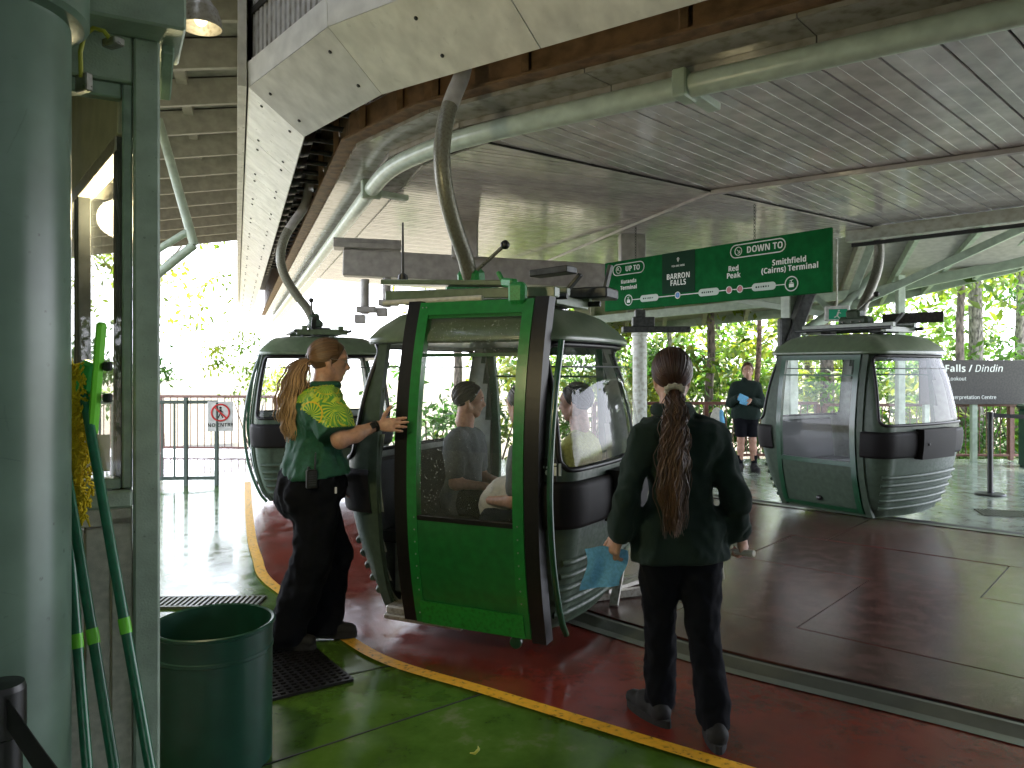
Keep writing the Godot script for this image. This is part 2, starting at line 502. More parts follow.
func scratch_tex() -> ImageTexture:      # thin scratches, chips and rubbed patches in the paint
	var s := 1024
	var n := FastNoiseLite.new()
	n.seed = 61
	n.frequency = 0.008
	n.fractal_octaves = 5
	var src := n.get_seamless_image(s, s)
	var im := Image.create(s, s, false, Image.FORMAT_RGB8)
	src.convert(Image.FORMAT_L8)
	var data := src.get_data()
	var outb := PackedByteArray()
	outb.resize(s * s * 3)
	for i in s * s:
		var v := clampi(214 + int(data[i] * 0.16), 0, 255)
		outb[i * 3] = v; outb[i * 3 + 1] = v; outb[i * 3 + 2] = v
	im.set_data(s, s, false, Image.FORMAT_RGB8, outb)
	var rr := RandomNumberGenerator.new()
	rr.seed = 62
	for k in 170:
		var p := Vector2(rr.randf() * s, rr.randf() * s)
		var a := rr.randfn() * 0.5 + (PI / 2 if rr.randf() < 0.6 else 0.0)
		var l := rr.randf_range(10, 90)
		var up := rr.randf() < 0.5
		var amt := rr.randf_range(0.02, 0.09)
		for j in int(l):
			p += Vector2(cos(a), sin(a))
			a += rr.randfn() * 0.02
			var x := posmod(int(p.x), s)
			var y := posmod(int(p.y), s)
			var c := im.get_pixel(x, y)
			im.set_pixel(x, y, c.lerp(Color.WHITE, amt * 2.0) if up else c.darkened(amt * 1.6))
	for k in 130:
		var p := Vector2i(rr.randi() % s, rr.randi() % s)
		var r := rr.randi_range(1, 3)
		var dk := rr.randf_range(0.06, 0.3)
		for y in range(-r, r + 1):
			for x in range(-r, r + 1):
				if x * x + y * y <= r * r + 1 and rr.randf() < 0.85:
					var q := Vector2i(posmod(p.x + x, s), posmod(p.y + y, s))
					im.set_pixelv(q, im.get_pixelv(q).darkened(dk))
	return ImageTexture.create_from_image(im)


# ---------------------------------------------------------------- rail housing geometry
func rail_setup() -> void:
	var ns: Array[Vector2] = []
	for i in 3:
		var d := (RP[i + 1] - RP[i]).normalized()
		ns.append(Vector2(-d.y, d.x) * (1.0 if Vector2(-d.y, d.x).dot(Vector2(0.8, -0.6)) > 0.0 else -1.0))
	RM.append(ns[0])
	for i in 2:
		RM.append((ns[i] + ns[i + 1]) / (1.0 + ns[i].dot(ns[i + 1])))
	RM.append(ns[2])


func rp(i: int, s: float, o: float, y: float) -> Vector3:      # leg i of the bend, share s along it, o metres inward of the housing's lower edge
	var a := RP[i] + RM[i] * o
	var b := RP[i + 1] + RM[i + 1] * o
	var p := a.lerp(b, s)
	return Vector3(p.x, y, p.y)


func leg_len(i: int) -> float:
	return RP[i].distance_to(RP[i + 1])


func prism(mb: MB, i: int, s0: float, s1: float, sec: Array) -> void:      # a bar along leg i with the section sec: (o, y) points in order
	var mid := Vector3.ZERO
	for q in sec: mid += rp(i, (s0 + s1) * 0.5, q.x, q.y) / sec.size()
	for k in sec.size():
		var a: Vector2 = sec[k]
		var b: Vector2 = sec[(k + 1) % sec.size()]
		mb.quad_out(rp(i, s0, a.x, a.y), rp(i, s1, a.x, a.y), rp(i, s1, b.x, b.y), rp(i, s0, b.x, b.y), mid)
	for e in [s0, s1]:
		for k in range(1, sec.size() - 1):
			var p0 := rp(i, e, sec[0].x, sec[0].y)
			var p1 := rp(i, e, sec[k].x, sec[k].y)
			var p2 := rp(i, e, sec[k + 1].x, sec[k + 1].y)
			if (p1 - p0).cross(p2 - p0).dot(p0 - mid) < 0.0: mb.tri(p0, p2, p1)
			else: mb.tri(p0, p1, p2)


func rail_housing() -> void:
	var root := thing("rail_housing", "pale overhead rail housing of bolted panels bending above the gondola track", "rail housing", Vector3(-0.88, 3.42, -5.2))
	var bolt := MB.new()
	bolt.lathe([Vector2(0.0, -0.004), Vector2(0.013, -0.004), Vector2(0.013, 0.005), Vector2(0.009, 0.009), Vector2(0.0, 0.01)], 10)
	var bolt_mesh := bolt.mesh()
	for i in 3:
		var n := maxi(1, int(round(leg_len(i) / 1.32)))
		if i == 1: n = 1
		for k in n:
			var g := 0.004 / leg_len(i) * (0.0 if n == 1 else 1.0)
			var s0 := float(k) / n + g
			var s1 := float(k + 1) / n - g
			var mb := MB.new()
			prism(mb, i, s0, s1, [Vector2(0, 3.42), Vector2(-0.42, 3.74), Vector2(-0.405, 3.76), Vector2(0.012, 3.44)])
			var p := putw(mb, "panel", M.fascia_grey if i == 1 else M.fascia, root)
			p.position = Vector3.ZERO
			# bolts on the sloping face
			var e0 := rp(i, s0, 0, 3.42)
			var e1 := rp(i, s1, 0, 3.42)
			var nn := (e1 - e0).cross(rp(i, s0, -0.42, 3.74) - e0).normalized()
			if nn.y > 0.0: nn = -nn
			for q in [[0.12, 0.24], [0.12, 0.76], [0.88, 0.24], [0.88, 0.76]] if i != 0 else [[0.5, 0.25], [0.5, 0.75]]:
				var at := rp(i, lerpf(s0, s1, q[0]), -0.42 * q[1], lerpf(3.42, 3.74, q[1]))
				var o := MeshInstance3D.new()
				o.mesh = bolt_mesh
				o.material_override = M.black
				o.name = "bolt"
				var bx := nn.cross(Vector3.UP).normalized()
				o.transform = Transform3D(Basis(bx, nn, bx.cross(nn)), at - root.position + nn * 0.001 - p.position)
				p.add_child(o, true)
			mb = MB.new()
			prism(mb, i, s0, s1, [Vector2(-0.422, 3.742), Vector2(-0.43, 3.93), Vector2(-0.40, 3.93), Vector2(-0.40, 3.77)])
			putw(mb, "upper_band", M.fascia, root)
	# ribbed sheet wall above the housing
	for i in 3:
		var ln := leg_len(i)
		var mb := MB.new()
		var step := 0.075
		var n := int(ln / step)
		for k in n:
			var s0 := (k + 0.0) / n
			var s1 := (k + 0.55) / n
			var s2 := (k + 1.0) / n
			var o0 := -0.385
			var o1 := -0.36
			for q in [[s0, o0, s1, o0], [s1, o0, s1 + 0.12 / n, o1], [s1 + 0.12 / n, o1, s2 - 0.12 / n, o1], [s2 - 0.12 / n, o1, s2, o0]]:
				mb.quad_out(rp(i, q[0], q[1], 3.93), rp(i, q[2], q[3], 3.93), rp(i, q[2], q[3], 5.45), rp(i, q[0], q[1], 5.45), rp(i, (q[0] + q[2]) * 0.5, 2.0, 4.5))
		putw(mb, "ribbed_sheet", M.corrugated, root)
	# closing strip down the far leg's outer face
	var mbs := MB.new()
	prism(mbs, 2, 0.0, 1.0, [Vector2(-0.50, 3.74), Vector2(-0.50, 5.4), Vector2(-0.435, 5.4), Vector2(-0.435, 3.74)])
	putw(mbs, "side_sheet", M.fascia, root)
	# inner rusty beam, back sheet of the slot and what closes it above
	for i in 3:
		var mb := MB.new()
		prism(mb, i, 0.0, 1.0, [Vector2(0.37, 3.455), Vector2(0.37, 3.66), Vector2(0.44, 3.66), Vector2(0.44, 3.455)])
		putw(mb, "inner_beam", M.rust, root)
		mb = MB.new()
		prism(mb, i, 0.0, 1.0, [Vector2(0.41, 3.70), Vector2(0.41, 4.3), Vector2(0.44, 4.3), Vector2(0.44, 3.70)])
		putw(mb, "back_sheet", M.rust, root)
		mb = MB.new()
		prism(mb, i, 0.0, 1.0, [Vector2(0.30, 3.432), Vector2(0.30, 3.45), Vector2(0.45, 3.45), Vector2(0.45, 3.432)])
		putw(mb, "inner_lip", M.rust, root)
		mb = MB.new()
		prism(mb, i, 0.0, 1.0, [Vector2(-0.40, 4.31), Vector2(-0.40, 4.36), Vector2(0.5, 4.36), Vector2(0.5, 4.31)])
		putw(mb, "slot_cover", M.dark, root)
	# drive tyres in the slot
	for i in 3:
		var n := int(leg_len(i) / 0.42)
		for k in mini(n, 26):
			var s := (k + 0.5) / n if i < 2 else (k + 0.5) * 0.42 / leg_len(2)
			var a := rp(i, s, 0.02, 3.72)
			var b := rp(i, s, 0.13, 3.72)
			var ax := (b - a).normalized()
			var up := Vector3.UP
			var mb := MB.new()
			mb.lathe([Vector2(0.03, -0.07), Vector2(0.12, -0.06), Vector2(0.17, -0.045), Vector2(0.18, 0.0), Vector2(0.17, 0.045), Vector2(0.12, 0.06), Vector2(0.03, 0.07)], 16, Transform3D(Basis(up, ax, up.cross(ax)), (a + b) * 0.5))
			var w := putw(mb, "drive_tyre", M.rubber, root)
			w.position = Vector3.ZERO
			mb = MB.new()
			mb.tube([rp(i, s, 0.1, 3.72), rp(i, s, 0.405, 3.72)], 0.025, 6)
			putw(mb, "axle", M.steel_dark, root)
	# perforated guard and brackets near the bend
	for q in [[0, 0.985], [1, 0.25], [1, 0.75], [2, 0.03], [0, 0.9], [0, 0.78], [0, 0.62], [2, 0.09]]:
		var mb := MB.new()
		var a := rp(q[0], q[1], 0.365, 3.3)
		mb.bar(rp(q[0], q[1], 0.34, 3.46), rp(q[0], q[1], 0.34, 3.95), 0.05, 0.05, 0.004)
		mb.bar(rp(q[0], q[1], 0.34, 3.9), rp(q[0], q[1], -0.3, 3.9), 0.05, 0.05, 0.004)
		putw(mb, "bracket", M.rust, root)
	# flat soffit strips either side of the long pipe
	for i in 3:
		var n := maxi(1, int(round(leg_len(i) / 1.32)))
		for k in n:
			var g := 0.004 / leg_len(i)
			var mb := MB.new()
			prism(mb, i, float(k) / n + g, float(k + 1) / n - g, [Vector2(0.42, 3.40), Vector2(0.42, 3.428), Vector2(0.70, 3.428), Vector2(0.70, 3.40)])
			putw(mb, "soffit_panel", M.soffit, root)
			mb = MB.new()
			prism(mb, i, float(k) / n + g, float(k + 1) / n - g, [Vector2(0.705, 3.36), Vector2(0.705, 3.44), Vector2(1.01, 3.42), Vector2(1.01, 3.34)])
			putw(mb, "trim_panel", M.soffit, root)
	# the pipe with its clamps
	var pr := thing("overhead_pipe", "long pale green round pipe following the bend under the ceiling", "pipe", Vector3(-0.3, 3.3, -5.8))
	var c3 := []
	for i in 3:
		var n := maxi(2, int(leg_len(i) / 0.14))
		for k in n: c3.append(rp(i, float(k) / n, 0.71, 3.285))
	c3.append(rp(2, 1.0, 0.71, 3.285))
	for pass_ in 14:
		var c4 := c3.duplicate()
		for k in range(1, c3.size() - 1): c4[k] = c3[k] * 0.5 + (c3[k - 1] + c3[k + 1]) * 0.25
		c3 = c4
	var mbp := MB.new()
	mbp.tube(c3, 0.072, 20)
	putw(mbp, "tube", M.pipe, pr)
	for q in [[0, 0.80], [2, 0.045], [0, 0.45]]:
		var mb := MB.new()
		var a := rp(q[0], q[1] - 0.004, 0.71, 3.29)
		var b := rp(q[0], q[1] + 0.004, 0.71, 3.29)
		mb.bar(a, a + (b - a).normalized() * 0.09, 0.19, 0.17, 0.01)
		putw(mb, "clamp", M.beam_green, pr)
		mb = MB.new()
		mb.bar(rp(q[0], q[1], 0.76, 3.27), rp(q[0], q[1], 1.08, 3.25), 0.09, 0.05, 0.005)
		putw(mb, "bracket", M.pipe, pr)


# ---------------------------------------------------------------- plank ceiling
var CEIL := Vector3(-0.0291, 0.04065, 3.4958)      # height = x * gx + z * gz + c, falling away from the near rail


func ceil_y(x: float, z: float) -> float:
	return CEIL.x * x + CEIL.y * z + CEIL.z


func ceiling() -> void:
	var root := structure("ceiling")
	var nA := RM[0]
	var dA := (RP[0] - RP[1]).normalized()
	var nC := RM[3]
	var dC := (RP[3] - RP[2]).normalized()
	# height falls from 3.34 at 1 m inward to 3.10 at 5.8 m inward of the near leg
	var g := -0.05
	CEIL = Vector3(nA.x * g, nA.y * g, 3.34 - g * 1.0 - (nA.x * RP[1].x + nA.y * RP[1].y) * g)
	var m0 := Vector2(-0.19, -6.44)
	m0 = RP[1] + RM[1] * 1.01
	var md := Vector2(0.865, -0.5)
	# near region: between the near rail, the mitre line and the far edge
	var far0 := Vector2(3.75, -9.03)
	var fd := Vector2(0.707, 0.707)
	var mit_end := m0 + md * 4.75
	var regA := PackedVector2Array([m0, RP[0] + RM[0] * 1.01, RP[0] + RM[0] * 1.01 + nA * 5.2, mit_end + fd * 2.0, mit_end])
	var regC := PackedVector2Array([m0, RP[2] + RM[2] * 1.01, RP[2] + RM[2] * 1.01 + dC * 9.0, RP[2] + RM[2] * 1.01 + dC * 9.0 + nC * 5.2, mit_end + dC * 2.4 + Vector2(0.2, 0), mit_end])
	var slopes := [CEIL, Vector3(nC.x * g, nC.y * g, 3.34 - g * 1.0 - (nC.x * RP[2].x + nC.y * RP[2].y) * g)]
	var w := 0.30
	for reg in 2:
		var pd := Vector2(0.74, -0.67).normalized() if reg == 0 else Vector2(0.96, -0.28).normalized()
		var pn := Vector2(-pd.y, pd.x)
		var poly := regA if reg == 0 else regC
		var slope: Vector3 = slopes[reg]
		var lo := 1e9
		var hi := -1e9
		for q in poly:
			lo = minf(lo, q.dot(pn)); hi = maxf(hi, q.dot(pn))
		var n := int(ceil((hi - lo) / w))
		for k in n:
			var a := lo + k * w
			var mb := MB.new()
			for strip in [[0.008, 0.292, 0.0, 0.012], [0.008, 0.08, -0.012, 0.003], [0.092, 0.205, -0.012, 0.003], [0.217, 0.292, -0.012, 0.003]]:
				var r := PackedVector2Array([pn * (a + strip[0]) - pd * 40.0, pn * (a + strip[1]) - pd * 40.0, pn * (a + strip[1]) + pd * 40.0, pn * (a + strip[0]) + pd * 40.0])
				for piece in Geometry2D.intersect_polygons(r, poly):
					mb.slab(piece, strip[2], strip[3], slope)
			if mb.V.size():
				put(mb, "plank", M["plank%d" % ((k * 7 + reg) % 3)], root)
	# dark backing above the joints
	for reg in 2:
		var mb := MB.new()
		mb.slab(regA if reg == 0 else regC, 0.06, 0.03, slopes[reg])
		put(mb, "backing_sheet", M.dark, root)
	# battens
	var bat := func(a: Vector2, b: Vector2, ww: float, hh: float, m: Material, dy := -0.03, called := "batten"):
		var mb := MB.new()
		mb.bar(Vector3(a.x, ceil_y(a.x, a.y) + dy, a.y), Vector3(b.x, ceil_y(b.x, b.y) + dy, b.y), ww, hh, 0.004)
		put(mb, called, m, root)
	var bm := m0 + md * 2.35
	bat.call(m0, mit_end, 0.018, 0.014, M.dark, -0.026)
	bat.call(bm, bm + dA * 8.0, 0.07, 0.04, M.plank1, -0.038)
	bat.call(bm, bm + dC * 8.5, 0.05, 0.03, M.plank1, -0.036)
	var p4 := mit_end
	bat.call(p4 - fd * 0.3, p4 + fd * 8.0, 0.10, 0.13, M.white_post, -0.09, "edge_trim")
	bat.call(p4 - fd * 0.3 + Vector2(0.1, -0.1), p4 + fd * 8.0 + Vector2(0.1, -0.1), 0.05, 0.04, M.dark, -0.165, "edge_seal")


# ---------------------------------------------------------------- ground, floors
func strip(mb: MB, left: Array, right: Array, y: float) -> void:
	for k in left.size() - 1:
		var a: Vector2 = left[k]
		var b: Vector2 = left[k + 1]
		var c: Vector2 = right[k + 1]
		var d: Vector2 = right[k]
		mb.quad_out(Vector3(a.x, y, a.y), Vector3(b.x, y, b.y), Vector3(c.x, y, c.y), Vector3(d.x, y, d.y), Vector3(a.x, y - 5.0, a.y))


func curve_pts(ctrl: Array, per := 6) -> Array:
	var out := []
	for i in ctrl.size() - 1:
		var p0: Vector2 = ctrl[maxi(i - 1, 0)]
		var p3: Vector2 = ctrl[mini(i + 2, ctrl.size() - 1)]
		for k in per:
			out.append((ctrl[i] as Vector2).cubic_interpolate(ctrl[i + 1], p0, p3, float(k) / per))
	out.append(ctrl[-1])
	return out


func offset_pts(pts: Array, o: float) -> Array:
	var out := []
	for i in pts.size():
		var d: Vector2 = (pts[mini(i + 1, pts.size() - 1)] - pts[maxi(i - 1, 0)]).normalized()
		out.append(pts[i] + Vector2(-d.y, d.x) * o)
	return out


var YL := []      # yellow line, from the right foreground to the far left
var KB := []      # kerb on the island's side


func floors() -> void:
	var mb := MB.new()
	mb.quad(Vector3(-160, -0.9, 160), Vector3(160, -0.9, 160), Vector3(160, -0.9, -160), Vector3(-160, -0.9, -160))
	put(mb, "ground", M.earth).set_meta("kind", "structure")
	var pf := structure("platform_floor")
	mb = MB.new()
	mb.slab(PackedVector2Array([Vector2(-6.4, 9), Vector2(13, 9), Vector2(13, -13.4), Vector2(1.6, -13.4), Vector2(-1.5, -13.2), Vector2(-6.4, -10.4)]), 0.0, 0.3)
	put(mb, "slab", M.floor_green, pf)
	# joints in the painted slab
	for q in [[Vector2(-0.11, -3.74), Vector2(-1.35, -2.75)], [Vector2(-0.62, -4.08), Vector2(-1.5, -3.55)], [Vector2(5.0, -9.0), Vector2(8.5, -12.5)], [Vector2(6.5, -8.0), Vector2(9.5, -10.5)]]:
		mb = MB.new()
		mb.bar(Vector3(q[0].x, 0.0012, q[0].y), Vector3(q[1].x, 0.0012, q[1].y), 0.008, 0.004)
		put(mb, "joint", M.pit, pf)
	YL = curve_pts([Vector2(5.2, 0.0), Vector2(2.4, -1.98), Vector2(0.9, -3.04), Vector2(0.544, -3.29), Vector2(-0.107, -3.76), Vector2(-0.62, -4.12), Vector2(-0.96, -4.52), Vector2(-1.45, -5.22), Vector2(-1.82, -5.78), Vector2(-2.06, -6.35), Vector2(-2.34, -7.05), Vector2(-2.9, -8.6), Vector2(-3.6, -10.6)])
	KB = curve_pts([Vector2(5.9, 0.05), Vector2(3.9, -1.72), Vector2(2.16, -3.245), Vector2(1.18, -4.0), Vector2(0.787, -4.38), Vector2(0.364, -4.83), Vector2(0.02, -5.3), Vector2(-0.25, -5.8), Vector2(-0.52, -6.5), Vector2(-0.85, -7.4), Vector2(-1.5, -9.2), Vector2(-2.2, -11.1)])
	# red lane between yellow line and kerb
	var poly := PackedVector2Array()
	for p in YL: poly.append(p)
	for k in KB.size(): poly.append(KB[KB.size() - 1 - k])
	var lane := structure("track_lane")
	mb = MB.new()
	mb.slab(poly, 0.008, 0.0)
	put(mb, "red_coating", M.floor_red, lane)
	var yl := structure("yellow_line")
	for k in range(0, YL.size() - 1, 9):
		var e := mini(k + 9, YL.size() - 1)
		var seg := YL.slice(k, e + 1)
		if seg.size() < 2: continue
		mb = MB.new()
		strip(mb, offset_pts(seg, 0.001), offset_pts(seg, -0.078), 0.012)
		put(mb, "painted_stripe", M.yellow_line, yl)
	# kerb: a low steel edge with a dark slot behind it
	var kr := structure("kerb")
	mb = MB.new()
	var e0 := offset_pts(KB, -0.02)
	var e1 := offset_pts(KB, 0.075)
	var e2 := offset_pts(KB, 0.10)
	for k in KB.size() - 1:
		var prof0 := [e0[k], e1[k], e2[k]]
		var prof1 := [e0[k + 1], e1[k + 1], e2[k + 1]]
		var ys := [0.008, 0.034, 0.034]
		for j in 2:
			mb.quad_out(Vector3(prof0[j].x, ys[j], prof0[j].y), Vector3(prof1[j].x, ys[j], prof1[j].y), Vector3(prof1[j + 1].x, ys[j + 1], prof1[j + 1].y), Vector3(prof0[j + 1].x, ys[j + 1], prof0[j + 1].y), Vector3(prof0[j].x, -3.0, prof0[j].y))
		mb.quad_out(Vector3(e2[k].x, 0.034, e2[k].y), Vector3(e2[k + 1].x, 0.034, e2[k + 1].y), Vector3(e2[k + 1].x, 0.006, e2[k + 1].y), Vector3(e2[k].x, 0.006, e2[k].y), Vector3(YL[0].x - 2.0, 0, -4))
	put(mb, "steel_edge", M.kerb, kr)
	mb = MB.new()
	var lip := offset_pts(KB, -0.09)
	strip(mb, e0, lip, 0.013)
	put(mb, "worn_strip", M.kerb, kr)
	mb = MB.new()
	strip(mb, offset_pts(KB, 0.02), offset_pts(KB, 0.24), 0.0125)
	put(mb, "slot", M.pit, kr)
	# island of maroon plates
	var isl := structure("island_floor")
	var inner := offset_pts(KB, 0.165)
	poly = PackedVector2Array()
	for p in inner: poly.append(p)
	var mend := Vector2(2.1, -9.7)
	for p in [Vector2(0.5, -11.4), mend, Vector2(3.74, -8.14), Vector2(9.2, -3.0)]: poly.append(p)
	mb = MB.new()
	mb.slab(poly, 0.016, 0.0)
	put(mb, "bed", M.pit, isl)
	var k1 := Vector2(0.75, 0.66).normalized()
	var k2 := Vector2(0.66, -0.75).normalized()
	var org := Vector2(1.18, -4.0)
	var rows := [-0.4, 0.78, 2.2, 3.3, 4.8, 6.2, 8.0]
	for r in rows.size() - 1:
		var u := -9.0 + 0.7 * (r % 3)
		var c := 0
		while u < 9.0:
			var ln: float = [2.1, 1.7, 2.6, 1.9][(c + r) % 4]
			var gp := 0.006
			var q0: Vector2 = org + k2 * (rows[r] + gp) + k1 * (u + gp)
			var q1: Vector2 = org + k2 * (rows[r] + gp) + k1 * (u + ln - gp)
			var q2: Vector2 = org + k2 * (rows[r + 1] - gp) + k1 * (u + ln - gp)
			var q3: Vector2 = org + k2 * (rows[r + 1] - gp) + k1 * (u + gp)
			for piece in Geometry2D.intersect_polygons(PackedVector2Array([q0, q1, q2, q3]), poly):
				if piece.size() < 3: continue
				mb = MB.new()
				mb.slab(piece, 0.024 + 0.003 * ((c * 5 + r * 3) % 3) * 0.5, 0.012)
				put(mb, "floor_plate", M["plate%d" % ((c + r * 2) % 3)], isl)
			u += ln
			c += 1
	# small lifting hatch set proud in the plates
	mb = MB.new()
	var hc := org + k2 * 0.95 + k1 * 2.1
	mb.slab(PackedVector2Array([hc, hc + k1 * 0.9, hc + k1 * 0.9 + k2 * 1.0, hc + k2 * 1.0]), 0.042, 0.014)
	put(mb, "hatch_plate", M.plate1, isl)
	# far track: slot line and red strip
	var l2 := structure("far_track_lane")
	mb = MB.new()
	var fa := [Vector2(0.4, -11.5), mend, Vector2(3.74, -8.14), Vector2(9.2, -3.0)]
	strip(mb, fa, offset_pts(fa, 1.05), 0.008)
	put(mb, "red_coating", M.floor_red, l2)
	mb = MB.new()
	strip(mb, offset_pts(fa, -0.05), offset_pts(fa, 0.09), 0.031)
	put(mb, "slot", M.pit, l2)
	mb = MB.new()
	strip(mb, offset_pts(fa, 0.085), offset_pts(fa, 0.17), 0.034)
	put(mb, "steel_edge", M.kerb, l2)
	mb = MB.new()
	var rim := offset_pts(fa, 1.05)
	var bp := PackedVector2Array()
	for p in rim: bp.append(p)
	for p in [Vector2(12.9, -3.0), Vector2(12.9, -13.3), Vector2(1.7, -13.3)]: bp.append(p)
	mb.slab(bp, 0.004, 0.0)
	put(mb, "sky_sheen_sheet", M.floor_sky_sheen, pf)  # lighter sheet paints the sky sheen on the back platform
	# deck beyond the gate on the left
	var dk := structure("deck")
	for k in 16:
		mb = MB.new()
		var z := -10.45 - k * 0.3
		mb.box(Transform3D(Basis(Vector3.UP, 0.0), Vector3(-6.0, -0.03, z)), Vector3(6.5, 0.05, 0.285), 0.006)
		put(mb, "plank", M.deck, dk)


func floor_details() -> void:
	# black ring mat under the attendant's feet
	var c := Vector2(-0.80, -3.86)
	var e1 := Vector2(-0.82, 0.57)
	var e2 := Vector2(-0.57, -0.82)
	var mat := thing("rubber_mat", "black perforated rubber mat on green floor under the attendant's shoes", "mat", Vector3(c.x, 0.0, c.y))
	var mb := MB.new()
	var L := 1.05
	var W := 0.62
	for k in 27:
		var t := k / 26.0
		mb.bar(Vector3(c.x + e1.x * L * t, 0.009, c.y + e1.y * L * t), Vector3(c.x + e1.x * L * t + e2.x * W, 0.009, c.y + e1.y * L * t + e2.y * W), 0.014, 0.013)
	putw(mb, "cross_bars", M.rubber, mat).set_meta("kind", "stuff")
	mb = MB.new()
	for k in 17:
		var t := k / 16.0
		mb.bar(Vector3(c.x + e2.x * W * t, 0.0105, c.y + e2.y * W * t), Vector3(c.x + e2.x * W * t + e1.x * L, 0.0105, c.y + e2.y * W * t + e1.y * L), 0.014, 0.013)
	putw(mb, "long_bars", M.rubber, mat).set_meta("kind", "stuff")
	mb = MB.new()
	mb.slab(PackedVector2Array([c, c + e1 * L, c + e1 * L + e2 * W, c + e2 * W]), 0.004, 0.0)
	putw(mb, "underside", M.pit, mat)
	# drains
	for d in [[Vector2(-2.62, -5.02), Vector2(1, -0.03), 0.95, 0.22, "slotted steel floor drain behind the green bin"], [Vector2(5.02, -8.2), Vector2(0.95, 0.28), 1.3, 0.36, "dark slotted floor drain beside the far track"]]:
		var o: Vector2 = d[0]
		var x: Vector2 = (d[1] as Vector2).normalized()
		var y := Vector2(x.y, -x.x)
		var g := thing("floor_drain", d[4], "drain", Vector3(o.x, 0, o.y))
		mb = MB.new()
		mb.slab(PackedVector2Array([o, o + x * d[2], o + x * d[2] + y * d[3], o + y * d[3]]), 0.004, 0.0)
		putw(mb, "pit", M.pit, g)
		var n := int(d[2] / 0.035)
		for k in n:
			mb = MB.new()
			var a: Vector2 = o + x * (d[2] * (k + 0.5) / n)
			mb.bar(Vector3(a.x, 0.011, a.y), Vector3(a.x + y.x * d[3], 0.011, a.y + y.y * d[3]), 0.016, 0.012)
			putw(mb, "bar", M.kerb, g)
		mb = MB.new()
		for q in [[o, o + x * d[2]], [o + y * d[3], o + y * d[3] + x * d[2]]]:
			mb.bar(Vector3(q[0].x, 0.009, q[0].y), Vector3(q[1].x, 0.009, q[1].y), 0.02, 0.016)
		putw(mb, "frame", M.kerb, g)
	# angle irons of the guide gear beside the green gondola
	var gg := thing("guide_frame", "small pale metal guide frame on the plates behind the blue cloth", "metal frame", Vector3(0.62, 0.02, -5.1))
	for q in [[Vector3(0.36, 0.05, -5.05), Vector3(1.05, 0.06, -5.3), 0.05, 0.05], [Vector3(0.46, 0.05, -5.3), Vector3(0.92, 0.06, -5.55), 0.05, 0.05], [Vector3(0.66, 0.03, -5.0), Vector3(0.78, 0.33, -5.35), 0.06, 0.02], [Vector3(0.62, 0.09, -5.12), Vector3(1.15, 0.10, -5.62), 0.06, 0.03], [Vector3(0.42, 0.05, -5.02), Vector3(0.55, 0.05, -5.62), 0.05, 0.04]]:
		mb = MB.new()
		mb.bar(q[0], q[1], q[2], q[3], 0.004)
		putw(mb, "iron", M.alu, gg)
	mb = MB.new()
	mb.box(Transform3D(Basis(Vector3.UP, 0.5), Vector3(0.72, 0.34, -5.36)), Vector3(0.09, 0.05, 0.03), 0.008)
	putw(mb, "reflector", M.lime, gg)
	mb = MB.new()
	mb.box(Transform3D(Basis(Vector3.UP, 0.3), Vector3(0.45, 0.045, -5.18)), Vector3(0.30, 0.04, 0.22), 0.012)
	putw(mb, "dark_block", M.steel_dark, gg)
	# a curled fallen leaf
	mb = MB.new()
	mb.tube([Vector3(-0.17, 0.012, -3.12), Vector3(-0.15, 0.02, -3.10), Vector3(-0.135, 0.022, -3.13), Vector3(-0.14, 0.016, -3.17)], [0.002, 0.006, 0.006, 0.001], 6)
	tag(put(mb, "fallen_leaf", M.wire), "small curled yellow leaf on the green floor", "leaf")


